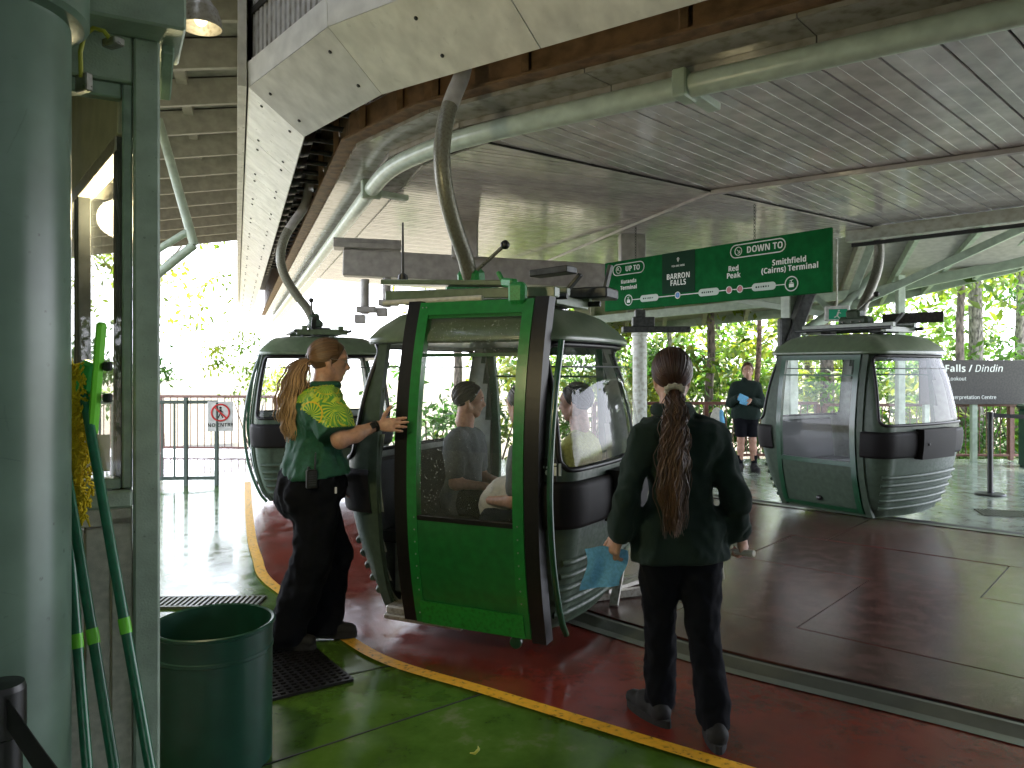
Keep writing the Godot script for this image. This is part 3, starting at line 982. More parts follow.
# ---------------------------------------------------------------- roofs, beams, posts
func roofs() -> void:
	var mb := MB.new()
	# main roof, outside the frame above the whole platform
	var main := structure("roof")
	mb.slab(PackedVector2Array([Vector2(-2.3, 5.0), Vector2(11, 5.0), Vector2(11, -6.5), Vector2(4.0, -13.0), Vector2(-3.6, -13.0), Vector2(-2.3, -6.0)]), 5.5, 0.1)
	put(mb, "roof_sheet", M.roof_sheet, main)
	mb = MB.new()
	mb.slab(PackedVector2Array([Vector2(-6.5, 11.0), Vector2(11, 11.0), Vector2(11, 5.02), Vector2(-6.5, 5.02)]), 5.3, 0.1)
	put(mb, "added_rear_sheet", M.roof_sheet, main)  # unseen roof extension, added to cut light from behind the camera
	# added unseen walls behind and beside the camera, which keep the sky off the near floor
	var sb := thing("added_sky_screen", "added unseen walls behind and beside the viewer blocking the sky", "building", Vector3(2.0, 0, 8.6))
	for q in [[-4.6, 1.5], [7.0, 11.0]]:
		mb = MB.new()
		mb.box(Transform3D(Basis(), Vector3((q[0] + q[1]) * 0.5, 2.6, 8.75)), Vector3(q[1] - q[0], 5.2, 0.2), 0.01)
		putw(mb, "wall", M.cream, sb)
	for q in [[1.5, 7.0]]:
		mb = MB.new()
		mb.box(Transform3D(Basis(), Vector3((q[0] + q[1]) * 0.5, 3.8, 8.75)), Vector3(q[1] - q[0], 2.8, 0.19), 0.01)
		putw(mb, "added_lintel", M.cream, sb)
	for q in [[-4.6, 8.6, -4.8], [10.7, 8.6, -2.2]]:
		mb = MB.new()
		mb.box(Transform3D(Basis(), Vector3(q[0], 2.55, (q[1] + q[2]) * 0.5)), Vector3(0.2, 5.1, q[1] - q[2]), 0.01)
		putw(mb, "added_side_screen", M.sage, sb)
	# left roof: sloping sheet with deep cross rafters seen from below
	var lr := thing("side_roof", "grey green rafters under the side roof beyond the booth", "roof", Vector3(-3.2, 4.6, -12.0))
	var dC := Vector2(-0.337, -0.9415)
	var nC := Vector2(-0.9415, 0.337)
	for k in 13:
		var base := Vector2(-2.45, -6.3) + dC * (k * 1.13 - 0.6)
		var a := base + nC * -0.35
		var b := base + nC * 3.8
		mb = MB.new()
		mb.bar(Vector3(a.x, 4.84, a.y), Vector3(b.x, 4.16, b.y), 0.07, 0.30, 0.004)
		putw(mb, "rafter", M.rafter, lr)
		mb = MB.new()
		var d0 := dC * 0.05
		var d1 := dC * 1.08
		mb.quad_out(Vector3(a.x + d0.x, 5.0, a.y + d0.y), Vector3(b.x + d0.x, 4.32, b.y + d0.y), Vector3(b.x + d1.x, 4.32, b.y + d1.y), Vector3(a.x + d1.x, 5.0, a.y + d1.y), Vector3(-3, 9, -10))
		putw(mb, "roof_sheet", M.roof_sheet, lr)
	mb = MB.new()
	var ra := Vector2(-2.45, -6.3) + nC * -0.6
	var rb := Vector2(-2.45, -6.3) + nC * 3.9
	var far := dC * 14.2
	mb.quad_out(Vector3(ra.x, 5.08, ra.y), Vector3(rb.x, 4.36, rb.y), Vector3(rb.x + far.x, 4.36, rb.y + far.y), Vector3(ra.x + far.x, 5.08, ra.y + far.y), Vector3(-3, 9, -10))
	putw(mb, "roof_deck", M.roof_sheet, lr)
	mb = MB.new()
	mb.bar(Vector3(-2.30, 4.93, -4.6), Vector3(-7.2, 4.93, -18.6), 0.12, 0.25, 0.004)
	putw(mb, "ridge_beam", M.rafter, lr)
	mb = MB.new()
	mb.slab(PackedVector2Array([Vector2(-2.2, 5.0), Vector2(-6.5, 5.0), Vector2(-6.5, -4.6), Vector2(-2.3, -6.0)]), 5.1, 0.08)
	putw(mb, "near_sheet", M.roof_sheet, lr)
	# diagonal braces beyond the booth's corner
	var br := thing("roof_brace", "pale tube brace reaching up to the side roof", "brace", Vector3(-3.55, 3.0, -8.6))
	for q in [[Vector3(-3.95, 4.35, -8.6), Vector3(-3.55, 2.95, -8.6), 0.05], [Vector3(-3.55, 2.95, -8.6), Vector3(-4.3, 2.35, -8.6), 0.05], [Vector3(-3.62, 3.1, -8.6), Vector3(-4.2, 2.75, -8.6), 0.04]]:
		mb = MB.new()
		mb.tube([q[0], q[1]], q[2], 12)
		putw(mb, "tube", M.beam_green, br)
	# back canopy beyond the plank ceiling
	var cn := thing("back_canopy", "pale green timbered canopy sloping out beyond the plank ceiling", "canopy", Vector3(6.0, 2.5, -14.0))
	var i0 := Vector3(1.0, 3.75, -11.6)
	var i1 := Vector3(4.9, 3.85, -9.6)
	var i2 := Vector3(9.3, 3.95, -5.4)
	var o0 := Vector3(1.4, 2.42, -17.6)
	var o1 := Vector3(6.6, 2.85, -14.6)
	var o2 := Vector3(10.2, 3.85, -10.9)
	mb = MB.new()
	mb.quad_out(i0, i1, o1, o0, Vector3(4, 9, -12))
	mb.quad_out(i1, i2, o2, o1, Vector3(4, 9, -12))
	mb.quad_out(i0 + Vector3.UP * 0.06, i1 + Vector3.UP * 0.06, o1 + Vector3.UP * 0.06, o0 + Vector3.UP * 0.06, Vector3(4, -9, -12))
	mb.quad_out(i1 + Vector3.UP * 0.06, i2 + Vector3.UP * 0.06, o2 + Vector3.UP * 0.06, o1 + Vector3.UP * 0.06, Vector3(4, -9, -12))
	putw(mb, "soffit_sheet", M.beam_grey, cn)
	for seg in 2:
		var ia := i0 if seg == 0 else i1
		var ib := i1 if seg == 0 else i2
		var oa := o0 if seg == 0 else o1
		var ob := o1 if seg == 0 else o2
		for k in 7:
			var s := (k + 0.5) / 7.0
			mb = MB.new()
			mb.bar(ia.lerp(ib, s) - Vector3.UP * 0.09, oa.lerp(ob, s) - Vector3.UP * 0.09, 0.07, 0.17, 0.004)
			putw(mb, "rafter", M.rafter if seg == 0 else M.beam_green, cn)
		mb = MB.new()
		mb.bar(oa + Vector3.UP * -0.05, ob + Vector3.UP * -0.05, 0.06, 0.24, 0.005)
		putw(mb, "fascia_board", M.beam_green, cn)
		mb = MB.new()
		mb.bar(ia.lerp(oa, 0.72) - Vector3.UP * 0.26, ib.lerp(ob, 0.72) - Vector3.UP * 0.26, 0.09, 0.16, 0.005)
		putw(mb, "purlin", M.beam_green, cn)
	# truss members by the far arm
	var tr := thing("roof_truss", "pale green diagonal truss members behind the route sign's end", "truss", Vector3(4.4, 2.3, -10.5))
	for q in [[Vector3(4.55, 2.25, -10.6), Vector3(5.05, 3.75, -10.4), 0.11], [Vector3(4.5, 2.3, -10.7), Vector3(3.0, 2.75, -12.2), 0.09], [Vector3(4.6, 2.4, -10.5), Vector3(7.2, 3.75, -9.2), 0.10], [Vector3(4.45, 2.35, -10.7), Vector3(3.4, 3.6, -11.2), 0.08], [Vector3(2.0, 2.62, -12.2), Vector3(2.6, 3.3, -12.2), 0.06], [Vector3(2.05, 2.75, -12.2), Vector3(1.4, 3.3, -12.2), 0.06]]:
		mb = MB.new()
		mb.bar(q[0], q[1], q[2], q[2], 0.006)
		putw(mb, "member", M.beam_green, tr)
	# grey box beam under the ceiling behind the hanger
	var gb := thing("box_beam", "grey steel box beam slung below the ceiling behind the hanger arm", "beam", Vector3(0.1, 2.65, -9.0))
	mb = MB.new()
	mb.bar(Vector3(-1.95, 2.79, -8.9), Vector3(3.0, 2.62, -9.7), 0.22, 0.30, 0.01)
	putw(mb, "beam", M.beam_grey, gb)
	mb = MB.new()
	mb.bar(Vector3(-2.05, 2.98, -8.85), Vector3(-1.3, 2.97, -9.0), 0.3, 0.06, 0.005)
	mb.bar(Vector3(-2.05, 3.04, -8.85), Vector3(-1.3, 3.03, -9.0), 0.2, 0.05, 0.005)
	putw(mb, "end_plate", M.beam_grey, gb)
	for x in [-0.55, 1.45]:
		mb = MB.new()
		mb.bar(Vector3(x, 2.85, -9.1 - x * 0.15), Vector3(x, 3.3, -9.1 - x * 0.15), 0.3, 0.24, 0.01)
		putw(mb, "post", M.beam_grey, gb)
	for q in [[Vector3(-1.7, 2.6, -8.9), Vector3(-1.7, 2.2, -8.9)], [Vector3(-1.45, 2.62, -8.92), Vector3(-1.45, 2.28, -8.92)]]:
		mb = MB.new()
		mb.tube([q[0], q[1]], 0.05, 10)
		mb.box(Transform3D(Basis(), q[1] + Vector3(0.02, 0.05, 0)), Vector3(0.22, 0.07, 0.16), 0.01)
		mb.box(Transform3D(Basis(), q[1] + Vector3(-0.05, -0.06, 0.02)), Vector3(0.12, 0.1, 0.1), 0.01)
		putw(mb, "switch_gear", M.beam_grey, gb)
	mb = MB.new()
	mb.tube([Vector3(2.22, 2.5, -9.5), Vector3(2.22, 3.0, -9.5)], 0.035, 10)
	putw(mb, "white_pipe", M.white_post, gb)
	# white column with a sensor head
	var wc := thing("white_column", "round white column by the far railing behind the ponytailed woman", "column", Vector3(2.0, 0, -12.05))
	mb = MB.new()
	mb.lathe([Vector2(0.17, 0.0), Vector2(0.17, 0.02), Vector2(0.112, 0.022), Vector2(0.112, 2.08), Vector2(0.13, 2.09), Vector2(0.13, 2.13), Vector2(0.0, 2.13)], 24)
	put(mb, "shaft", M.white_post, wc)
	mb = MB.new()
	mb.box(Transform3D(Basis(), Vector3(0.25, 2.18, 0)), Vector3(1.05, 0.09, 0.2), 0.01)
	mb.box(Transform3D(Basis(), Vector3(0.05, 2.3, 0)), Vector3(0.34, 0.15, 0.16), 0.01)
	mb.box(Transform3D(Basis(), Vector3(0.0, 2.43, 0)), Vector3(0.16, 0.12, 0.14), 0.01)
	put(mb, "guide_head", M.steel_dark, wc)
	mb = MB.new()
	mb.tube([Vector3(0.0, 2.45, 0), Vector3(0.0, 3.55, 0)], 0.05, 10)
	put(mb, "drop_rod", M.beam_green, wc)
	var m2 := thing("green_post", "pale green steel post with dark mottled gear beside the far gondola", "post", Vector3(3.82, 0, -10.6))
	mb = MB.new()
	mb.box(Transform3D(Basis(Vector3.UP, 0.5), Vector3(0, 1.3, 0)), Vector3(0.17, 2.6, 0.17), 0.012)
	put(mb, "shaft", M.beam_green, m2)
	mb = MB.new()
	mb.bar(Vector3(-0.12, 1.78, 0.16), Vector3(0.22, 2.7, 0.16), 0.30, 0.16, 0.02)
	mb.bar(Vector3(-0.14, 1.75, 0.2), Vector3(-0.14, 2.25, 0.2), 0.16, 0.14, 0.02)
	put(mb, "dark_gear", M.steel_dark, m2)
	mb = MB.new()
	mb.tube([Vector3(0.1, 2.05, 0.2), Vector3(0.75, 2.45, 0.1), Vector3(1.2, 2.9, 0.0)], 0.07, 10)
	put(mb, "strut", M.beam_green, m2)
	var p3 := thing("green_post", "pale green roof post beyond the far gondola's roof", "post", Vector3(6.35, 0, -12.6))
	mb = MB.new()
	mb.box(Transform3D(Basis(), Vector3(0, 1.55, 0)), Vector3(0.12, 3.1, 0.12), 0.01)
	put(mb, "shaft", M.beam_green, p3)
	# exit sign
	var ex := thing("exit_sign", "small green exit sign hanging under the canopy", "exit sign", Vector3(4.2, 2.28, -9.95), -0.35)
	mb = MB.new()
	mb.box(Transform3D(Basis(), Vector3(0, 0, 0)), Vector3(0.30, 0.20, 0.07), 0.01)
	put(mb, "case", M.white, ex)
	mb = MB.new()
	mb.box(Transform3D(Basis(), Vector3(0.01, -0.01, 0.037)), Vector3(0.22, 0.13, 0.006), 0.002)
	put(mb, "face", std(lin(0.02, 0.36, 0.20), 0.4), ex)
	mb = MB.new()      # the running figure
	mb.ball(Vector3(0.02, 0.035, 0.042), Vector3(0.012, 0.012, 0.002), 10)
	mb.bar(Vector3(0.015, 0.02, 0.042), Vector3(0.0, -0.03, 0.042), 0.02, 0.002, 0.0, Vector3.BACK)
	mb.bar(Vector3(0.0, -0.03, 0.042), Vector3(0.03, -0.065, 0.042), 0.014, 0.002, 0.0, Vector3.BACK)
	mb.bar(Vector3(0.0, -0.03, 0.042), Vector3(-0.035, -0.055, 0.042), 0.014, 0.002, 0.0, Vector3.BACK)
	mb.bar(Vector3(0.012, 0.015, 0.042), Vector3(0.045, 0.0, 0.042), 0.01, 0.002, 0.0, Vector3.BACK)
	put(mb, "figure", M.letter, ex)
	mb = MB.new()
	mb.tube([Vector3(0, 0.1, 0), Vector3(0, 1.3, 0)], 0.012, 6)
	put(mb, "rod", M.white_post, ex)


func railings() -> void:
	var rail := func(a: Vector3, b: Vector3, label: String, m: Material, h: float, step: float, group: String):
		var r := thing("railing", label, "railing", a, 0.0, group)
		var mb := MB.new()
		mb.bar(a + Vector3.UP * h, b + Vector3.UP * h, 0.07, 0.05, 0.008)
		putw(mb, "top_rail", m, r)
		mb = MB.new()
		mb.bar(a + Vector3.UP * 0.1, b + Vector3.UP * 0.1, 0.05, 0.04, 0.006)
		putw(mb, "bottom_rail", m, r)
		var n := int(a.distance_to(b) / step)
		var first: MeshInstance3D
		for k in n:
			var p := a.lerp(b, (k + 0.5) / n)
			if k == 0:
				mb = MB.new()
				mb.tube([Vector3(0, 0.12, 0), Vector3(0, h - 0.025, 0)], 0.0085, 6, false)
				first = put(mb, "baluster", m, r)
				first.position = p - a
			else:
				again(first, r, Transform3D(Basis(), p - a))
		for k in 3:
			var p := a.lerp(b, k / 2.0)
			mb = MB.new()
			mb.box(Transform3D(Basis(), p + Vector3.UP * (h * 0.5 + 0.0)), Vector3(0.07, h - 0.03, 0.07), 0.006)
			putw(mb, "post", m, r)
		return r
	rail.call(Vector3(1.4, 0, -13.1), Vector3(5.2, 0, -13.1), "red brown balustrade behind the far attendant in shorts", M.railing, 0.98, 0.115, "balustrades at the platform edge")
	rail.call(Vector3(5.3, 0, -13.1), Vector3(11.6, 0, -13.0), "red brown balustrade below the dark lookout board", M.railing, 0.95, 0.115, "balustrades at the platform edge")
	rail.call(Vector3(-8.8, 0, -14.6), Vector3(-4.35, 0, -14.2), "red brown balustrade across the deck behind the green gate", M.railing, 1.05, 0.13, "balustrades at the platform edge")
	# green gate with a no entry sign
	var gt := thing("gate", "dark green tubular gate closing the deck beside the booth", "gate", Vector3(-4.9, 0, -10.25))
	var mb := MB.new()
	for q in [[-0.9, 1.12], [-0.9, 0.1]]:
		mb = MB.new()
		mb.bar(Vector3(-5.9, q[1], -10.2), Vector3(-3.95, q[1], -10.35), 0.045, 0.045, 0.006)
		putw(mb, "rail", M.gate, gt)
	for x in [-4.36, -3.95]:
		mb = MB.new()
		mb.box(Transform3D(Basis(), Vector3(x, 0.56 if x > -4.2 else 0.58, -10.3)), Vector3(0.05, 1.12 if x > -4.2 else 1.2, 0.05), 0.006)
		putw(mb, "post", M.gate, gt)
	for k in 9:
		mb = MB.new()
		mb.bar(Vector3(-5.8 + k * 0.165, 0.1, -10.22), Vector3(-5.8 + k * 0.165, 1.1, -10.22), 0.022, 0.022)
		putw(mb, "bar", M.gate, gt)
	var ne := thing("no_entry_sign", "white no entry sign with red ring fixed on the gate", "sign", Vector3(-3.9, 0.93, -10.3), 0.35)
	mb = MB.new()
	mb.box(Transform3D(Basis(), Vector3(0, 0, 0)), Vector3(0.32, 0.40, 0.012), 0.004)
	put(mb, "plate", M.white, ne)
	mb = MB.new()
	var ring := []
	for k in 25: ring.append(Vector3(cos(TAU * k / 24.0) * 0.11, 0.05 + sin(TAU * k / 24.0) * 0.11, 0.009))
	mb.tube(ring, 0.013, 6, false, 0.3, Vector3.BACK)
	mb.bar(Vector3(-0.075, 0.125, 0.011), Vector3(0.075, -0.025, 0.011), 0.02, 0.004, 0.0, Vector3.BACK)
	put(mb, "red_ring", std(lin(0.55, 0.03, 0.03), 0.5), ne)
	mb = MB.new()
	mb.ball(Vector3(0.0, 0.115, 0.008), Vector3(0.016, 0.016, 0.003), 10)
	mb.bar(Vector3(0, 0.095, 0.008), Vector3(0, 0.04, 0.008), 0.028, 0.003, 0.0, Vector3.BACK)
	mb.bar(Vector3(0, 0.045, 0.008), Vector3(0.03, -0.02, 0.008), 0.014, 0.003, 0.0, Vector3.BACK)
	mb.bar(Vector3(0, 0.045, 0.008), Vector3(-0.028, -0.02, 0.008), 0.014, 0.003, 0.0, Vector3.BACK)
	mb.bar(Vector3(0, 0.085, 0.008), Vector3(0.035, 0.05, 0.008), 0.011, 0.003, 0.0, Vector3.BACK)
	mb.bar(Vector3(0, 0.085, 0.008), Vector3(-0.03, 0.055, 0.008), 0.011, 0.003, 0.0, Vector3.BACK)
	put(mb, "walking_figure", M.black, ne)
	write(ne, "NO ENTRY", Vector3(0, -0.115, 0.007), 0.048, M.black)


func write(parent: Node3D, s: String, at: Vector3, cap: float, m: Material, basis := Basis(), bold := true, align := HORIZONTAL_ALIGNMENT_CENTER) -> MeshInstance3D:      # lettering, at = middle of the line at mid cap height
	var t := TextMesh.new()
	t.text = s
	var f := SystemFont.new()
	f.font_names = PackedStringArray(["Droid Sans"])
	if bold: f.font_weight = 700
	t.font = f
	t.font_size = 64
	t.pixel_size = cap / (64.0 * 0.715)
	t.depth = 0.002
	t.curve_step = 2.0
	t.horizontal_alignment = align
	t.vertical_alignment = VERTICAL_ALIGNMENT_CENTER
	var o := MeshInstance3D.new()
	o.mesh = t
	o.material_override = m
	o.name = "lettering"
	o.transform = Transform3D(basis, at)
	parent.add_child(o, true)
	return o


# ---------------------------------------------------------------- booth at the left edge
func booth() -> void:
	var c := Vector2(-0.914, -2.0)            # the booth's visible corner
	var d := Vector2(-0.887, 0.4625)          # front wall runs left and nearer
	var e := Vector2(-0.60, -0.80)            # side wall runs away
	var n := Vector2(0.4625, 0.887)           # out of the front wall
	var bo := thing("booth", "sage green operator's booth with tall window at the left edge", "booth", Vector3(c.x, 0, c.y))
	var w3 := func(s: float, y: float, o := 0.0) -> Vector3:
		var p := c + d * s + n * o
		return Vector3(p.x, y, p.y)
	var wall := func(s0: float, s1: float, y0: float, y1: float, o: float, th: float, called: String, m: Material, bev := 0.003):
		var mb := MB.new()
		var mid: Vector3 = (w3.call(s0, y0, o - th * 0.5) + w3.call(s1, y1, o - th * 0.5)) * 0.5
		mb.box(Transform3D(Basis(Vector3(d.x, 0, d.y), Vector3.UP, Vector3(d.x, 0, d.y).cross(Vector3.UP)), mid), Vector3(absf(s1 - s0), y1 - y0, th), bev)
		return putw(mb, called, m, bo)
	# corner post with its steps, sill, lower panel and head
	wall.call(0.0, 0.062, 0.0, 2.42, 0.0, 0.10, "corner_post", M.sage, 0.006)
	wall.call(0.064, 0.088, 1.262, 2.30, -0.012, 0.05, "window_frame", M.sage_frame, 0.004)
	wall.call(0.064, 2.2, 1.215, 1.26, 0.004, 0.07, "sill", M.sage, 0.006)
	wall.call(0.064, 2.2, 2.302, 2.42, -0.004, 0.08, "head_rail", M.sage, 0.005)
	wall.call(0.09, 2.2, 2.262, 2.30, -0.014, 0.04, "frame_head", M.sage_frame, 0.004)
	wall.call(0.09, 2.2, 1.262, 1.29, -0.012, 0.045, "frame_sill", M.sage_frame, 0.004)
	wall.call(0.064, 0.112, 0.0, 1.19, -0.012, 0.06, "panel_stile", M.panel_grey, 0.003)
	wall.call(0.064, 2.2, 1.17, 1.213, -0.012, 0.06, "panel_rail", M.panel_grey, 0.003)
	wall.call(0.114, 0.17, 0.0, 1.165, -0.016, 0.05, "lower_panel", M.panel_grey, 0.003)
	wall.call(0.174, 2.2, 0.0, 1.165, -0.016, 0.05, "lower_panel", M.panel_grey, 0.003)
	wall.call(0.09, 2.2, 1.29, 2.262, -0.034, 0.006, "window_pane", M.booth_glass, 0.0)
	# notice taped inside the pane
	wall.call(0.115, 0.185, 1.305, 1.40, -0.046, 0.002, "notice", M.white, 0.0)
	# boxed eaves beam over the wall
	var mb := MB.new()
	var a: Vector3 = w3.call(-0.055, 2.60, -0.03)
	var b: Vector3 = w3.call(2.4, 2.60, -0.03)
	mb.bar(a, b, 0.26, 0.36, 0.006)
	putw(mb, "eaves_beam", M.sage, bo)
	mb = MB.new()
	mb.bar(w3.call(-0.02, 2.36, -0.18), w3.call(-0.02, 2.44, -0.03), 0.03, 0.10, 0.004)
	putw(mb, "corner_bracket", M.sage_frame, bo)
	# side wall seen from inside: cream wall, dark framed sliding window
	var s3 := func(s: float, y: float, o := 0.0) -> Vector3:
		var p := c + d * 0.05 + e * s - Vector2(0.8, -0.6) * o
		return Vector3(p.x, y, p.y)
	var side := func(s0: float, s1: float, y0: float, y1: float, o: float, th: float, called: String, m: Material):
		var mb2 := MB.new()
		var ex := Vector3(e.x, 0, e.y)
		mb2.box(Transform3D(Basis(ex, Vector3.UP, ex.cross(Vector3.UP)), (s3.call(s0, y0, o) + s3.call(s1, y1, o)) * 0.5), Vector3(s1 - s0, y1 - y0, th), 0.003)
		return putw(mb2, called, m, bo)
	side.call(0.06, 2.6, 0.0, 1.05, 0.0, 0.08, "side_wall", M.cream)
	side.call(0.06, 2.6, 2.18, 2.55, 0.0, 0.08, "side_wall", M.cream)
	side.call(2.2, 2.6, 1.05, 2.18, 0.0, 0.08, "side_wall", M.cream)
	for s in [0.08, 0.75, 0.80, 1.45, 1.5, 2.15]:
		side.call(s, s + 0.035, 1.05, 2.18, 0.02, 0.04, "side_frame", M.steel_dark)
	side.call(0.08, 2.2, 2.14, 2.18, 0.02, 0.045, "side_frame", M.alu)
	side.call(0.08, 2.2, 1.05, 1.09, 0.02, 0.045, "side_frame", M.steel_dark)
	side.call(0.08, 2.2, 1.07, 2.16, 0.0, 0.006, "side_pane", M.booth_glass)
	# plank ceiling and back wall inside
	var inside := func(s: float, t: float) -> Vector2: return c + d * (0.06 + s) + e * (t + 0.06)
	for k in 13:
		mb = MB.new()
		mb.slab(PackedVector2Array([inside.call(0.0, k * 0.2), inside.call(2.3, k * 0.2), inside.call(2.3, k * 0.2 + 0.192), inside.call(0.0, k * 0.2 + 0.192)]), 2.53, 0.02)
		putw(mb, "ceiling_plank", M.cream, bo)
	mb = MB.new()
	mb.slab(PackedVector2Array([inside.call(-0.05, -0.05), inside.call(2.4, -0.05), inside.call(2.4, 2.7), inside.call(-0.05, 2.7)]), 2.60, 0.05)
	putw(mb, "ceiling_deck", M.roof_sheet, bo)
	mb = MB.new()
	mb.bar(Vector3(-2.55, 1.26, -4.2), Vector3(-4.6, 1.26, -3.0), 0.06, 2.5, 0.0)
	putw(mb, "back_wall", M.cream, bo)
	mb = MB.new()
	mb.box(Transform3D(Basis(), Vector3(-2.4, 0.9, -3.2)), Vector3(1.0, 0.04, 0.5), 0.005)
	putw(mb, "desk", M.cream, bo)
	# globe lamp inside
	var gl := thing("globe_lamp", "round white globe lamp seen through the booth window", "lamp", Vector3(-1.345, 2.08, -2.62))
	mb = MB.new()
	mb.ball(Vector3.ZERO, Vector3(0.062, 0.062, 0.062), 20)
	var lit := std(lin(0.8, 0.8, 0.76), 0.5)
	lit.emission_enabled = true
	lit.emission = Color(1.0, 0.95, 0.82)
	lit.emission_energy_multiplier = 0.35
	put(mb, "globe", lit, gl)
	var om := OmniLight3D.new()
	om.name = "globe_light"
	om.light_color = Color(1.0, 0.93, 0.72)
	om.light_energy = 0.14
	om.light_size = 0.07
	om.omni_range = 8.0
	om.omni_attenuation = 2.0
	om.shadow_enabled = true
	gl.add_child(om)
	mb = MB.new()
	mb.tube([Vector3(0, 0.07, 0), Vector3(0, 0.6, 0)], 0.006, 6)
	put(mb, "stem", M.steel_dark, gl)
	# earth wire loop by the window head
	var ew := thing("earth_wire", "yellow green earth wire looped above the booth window", "wire", Vector3(-1.09, 2.3, -1.84))
	mb = MB.new()
	var p0: Vector3 = w3.call(0.178, 2.285, 0.03)
	var p1: Vector3 = w3.call(0.085, 2.40, 0.03)
	mb.tube([p0, p0 + Vector3(0, 0.06, 0.004), p0 + Vector3(0.012, 0.10, 0.008), p0 + Vector3(0.035, 0.118, 0.008), p0 + Vector3(0.058, 0.112, 0.004), p0 + Vector3(0.07, 0.095, 0.0)], 0.0055, 8)
	putw(mb, "wire", M.wire, ew)
	mb = MB.new()
	mb.box(Transform3D(Basis(Vector3.UP, -0.48), p0 + Vector3(0.0, -0.01, -0.012)), Vector3(0.045, 0.045, 0.02), 0.003)
	putw(mb, "terminal", M.steel, ew)
	mb = MB.new()
	mb.box(Transform3D(Basis(Vector3.UP, -0.48), p0 + Vector3(0.072, 0.09, -0.012)), Vector3(0.05, 0.02, 0.03), 0.003)
	putw(mb, "terminal", M.steel, ew)
	# big round post
	var post := thing("round_post", "thick round sage green steel post in front of the booth", "post", Vector3(-1.105, 0, -1.6))
	mb = MB.new()
	mb.lathe([Vector2(0.26, 0), Vector2(0.26, 0.02), Vector2(0.165, 0.022), Vector2(0.165, 2.30)], 64)
	put(mb, "shaft", M.post_paint, post)
	mb = MB.new()
	mb.lathe([Vector2(0.165, 2.30), Vector2(0.19, 2.305), Vector2(0.20, 2.315), Vector2(0.20, 2.40), Vector2(0.0, 2.40)], 64)
	put(mb, "collar", M.post_paint, post)
	mb = MB.new()
	mb.box(Transform3D(Basis(Vector3.UP, -0.48), Vector3(-0.1, 2.65, 0.0)), Vector3(0.6, 0.5, 0.34), 0.01)
	put(mb, "head_beam", M.sage, post)


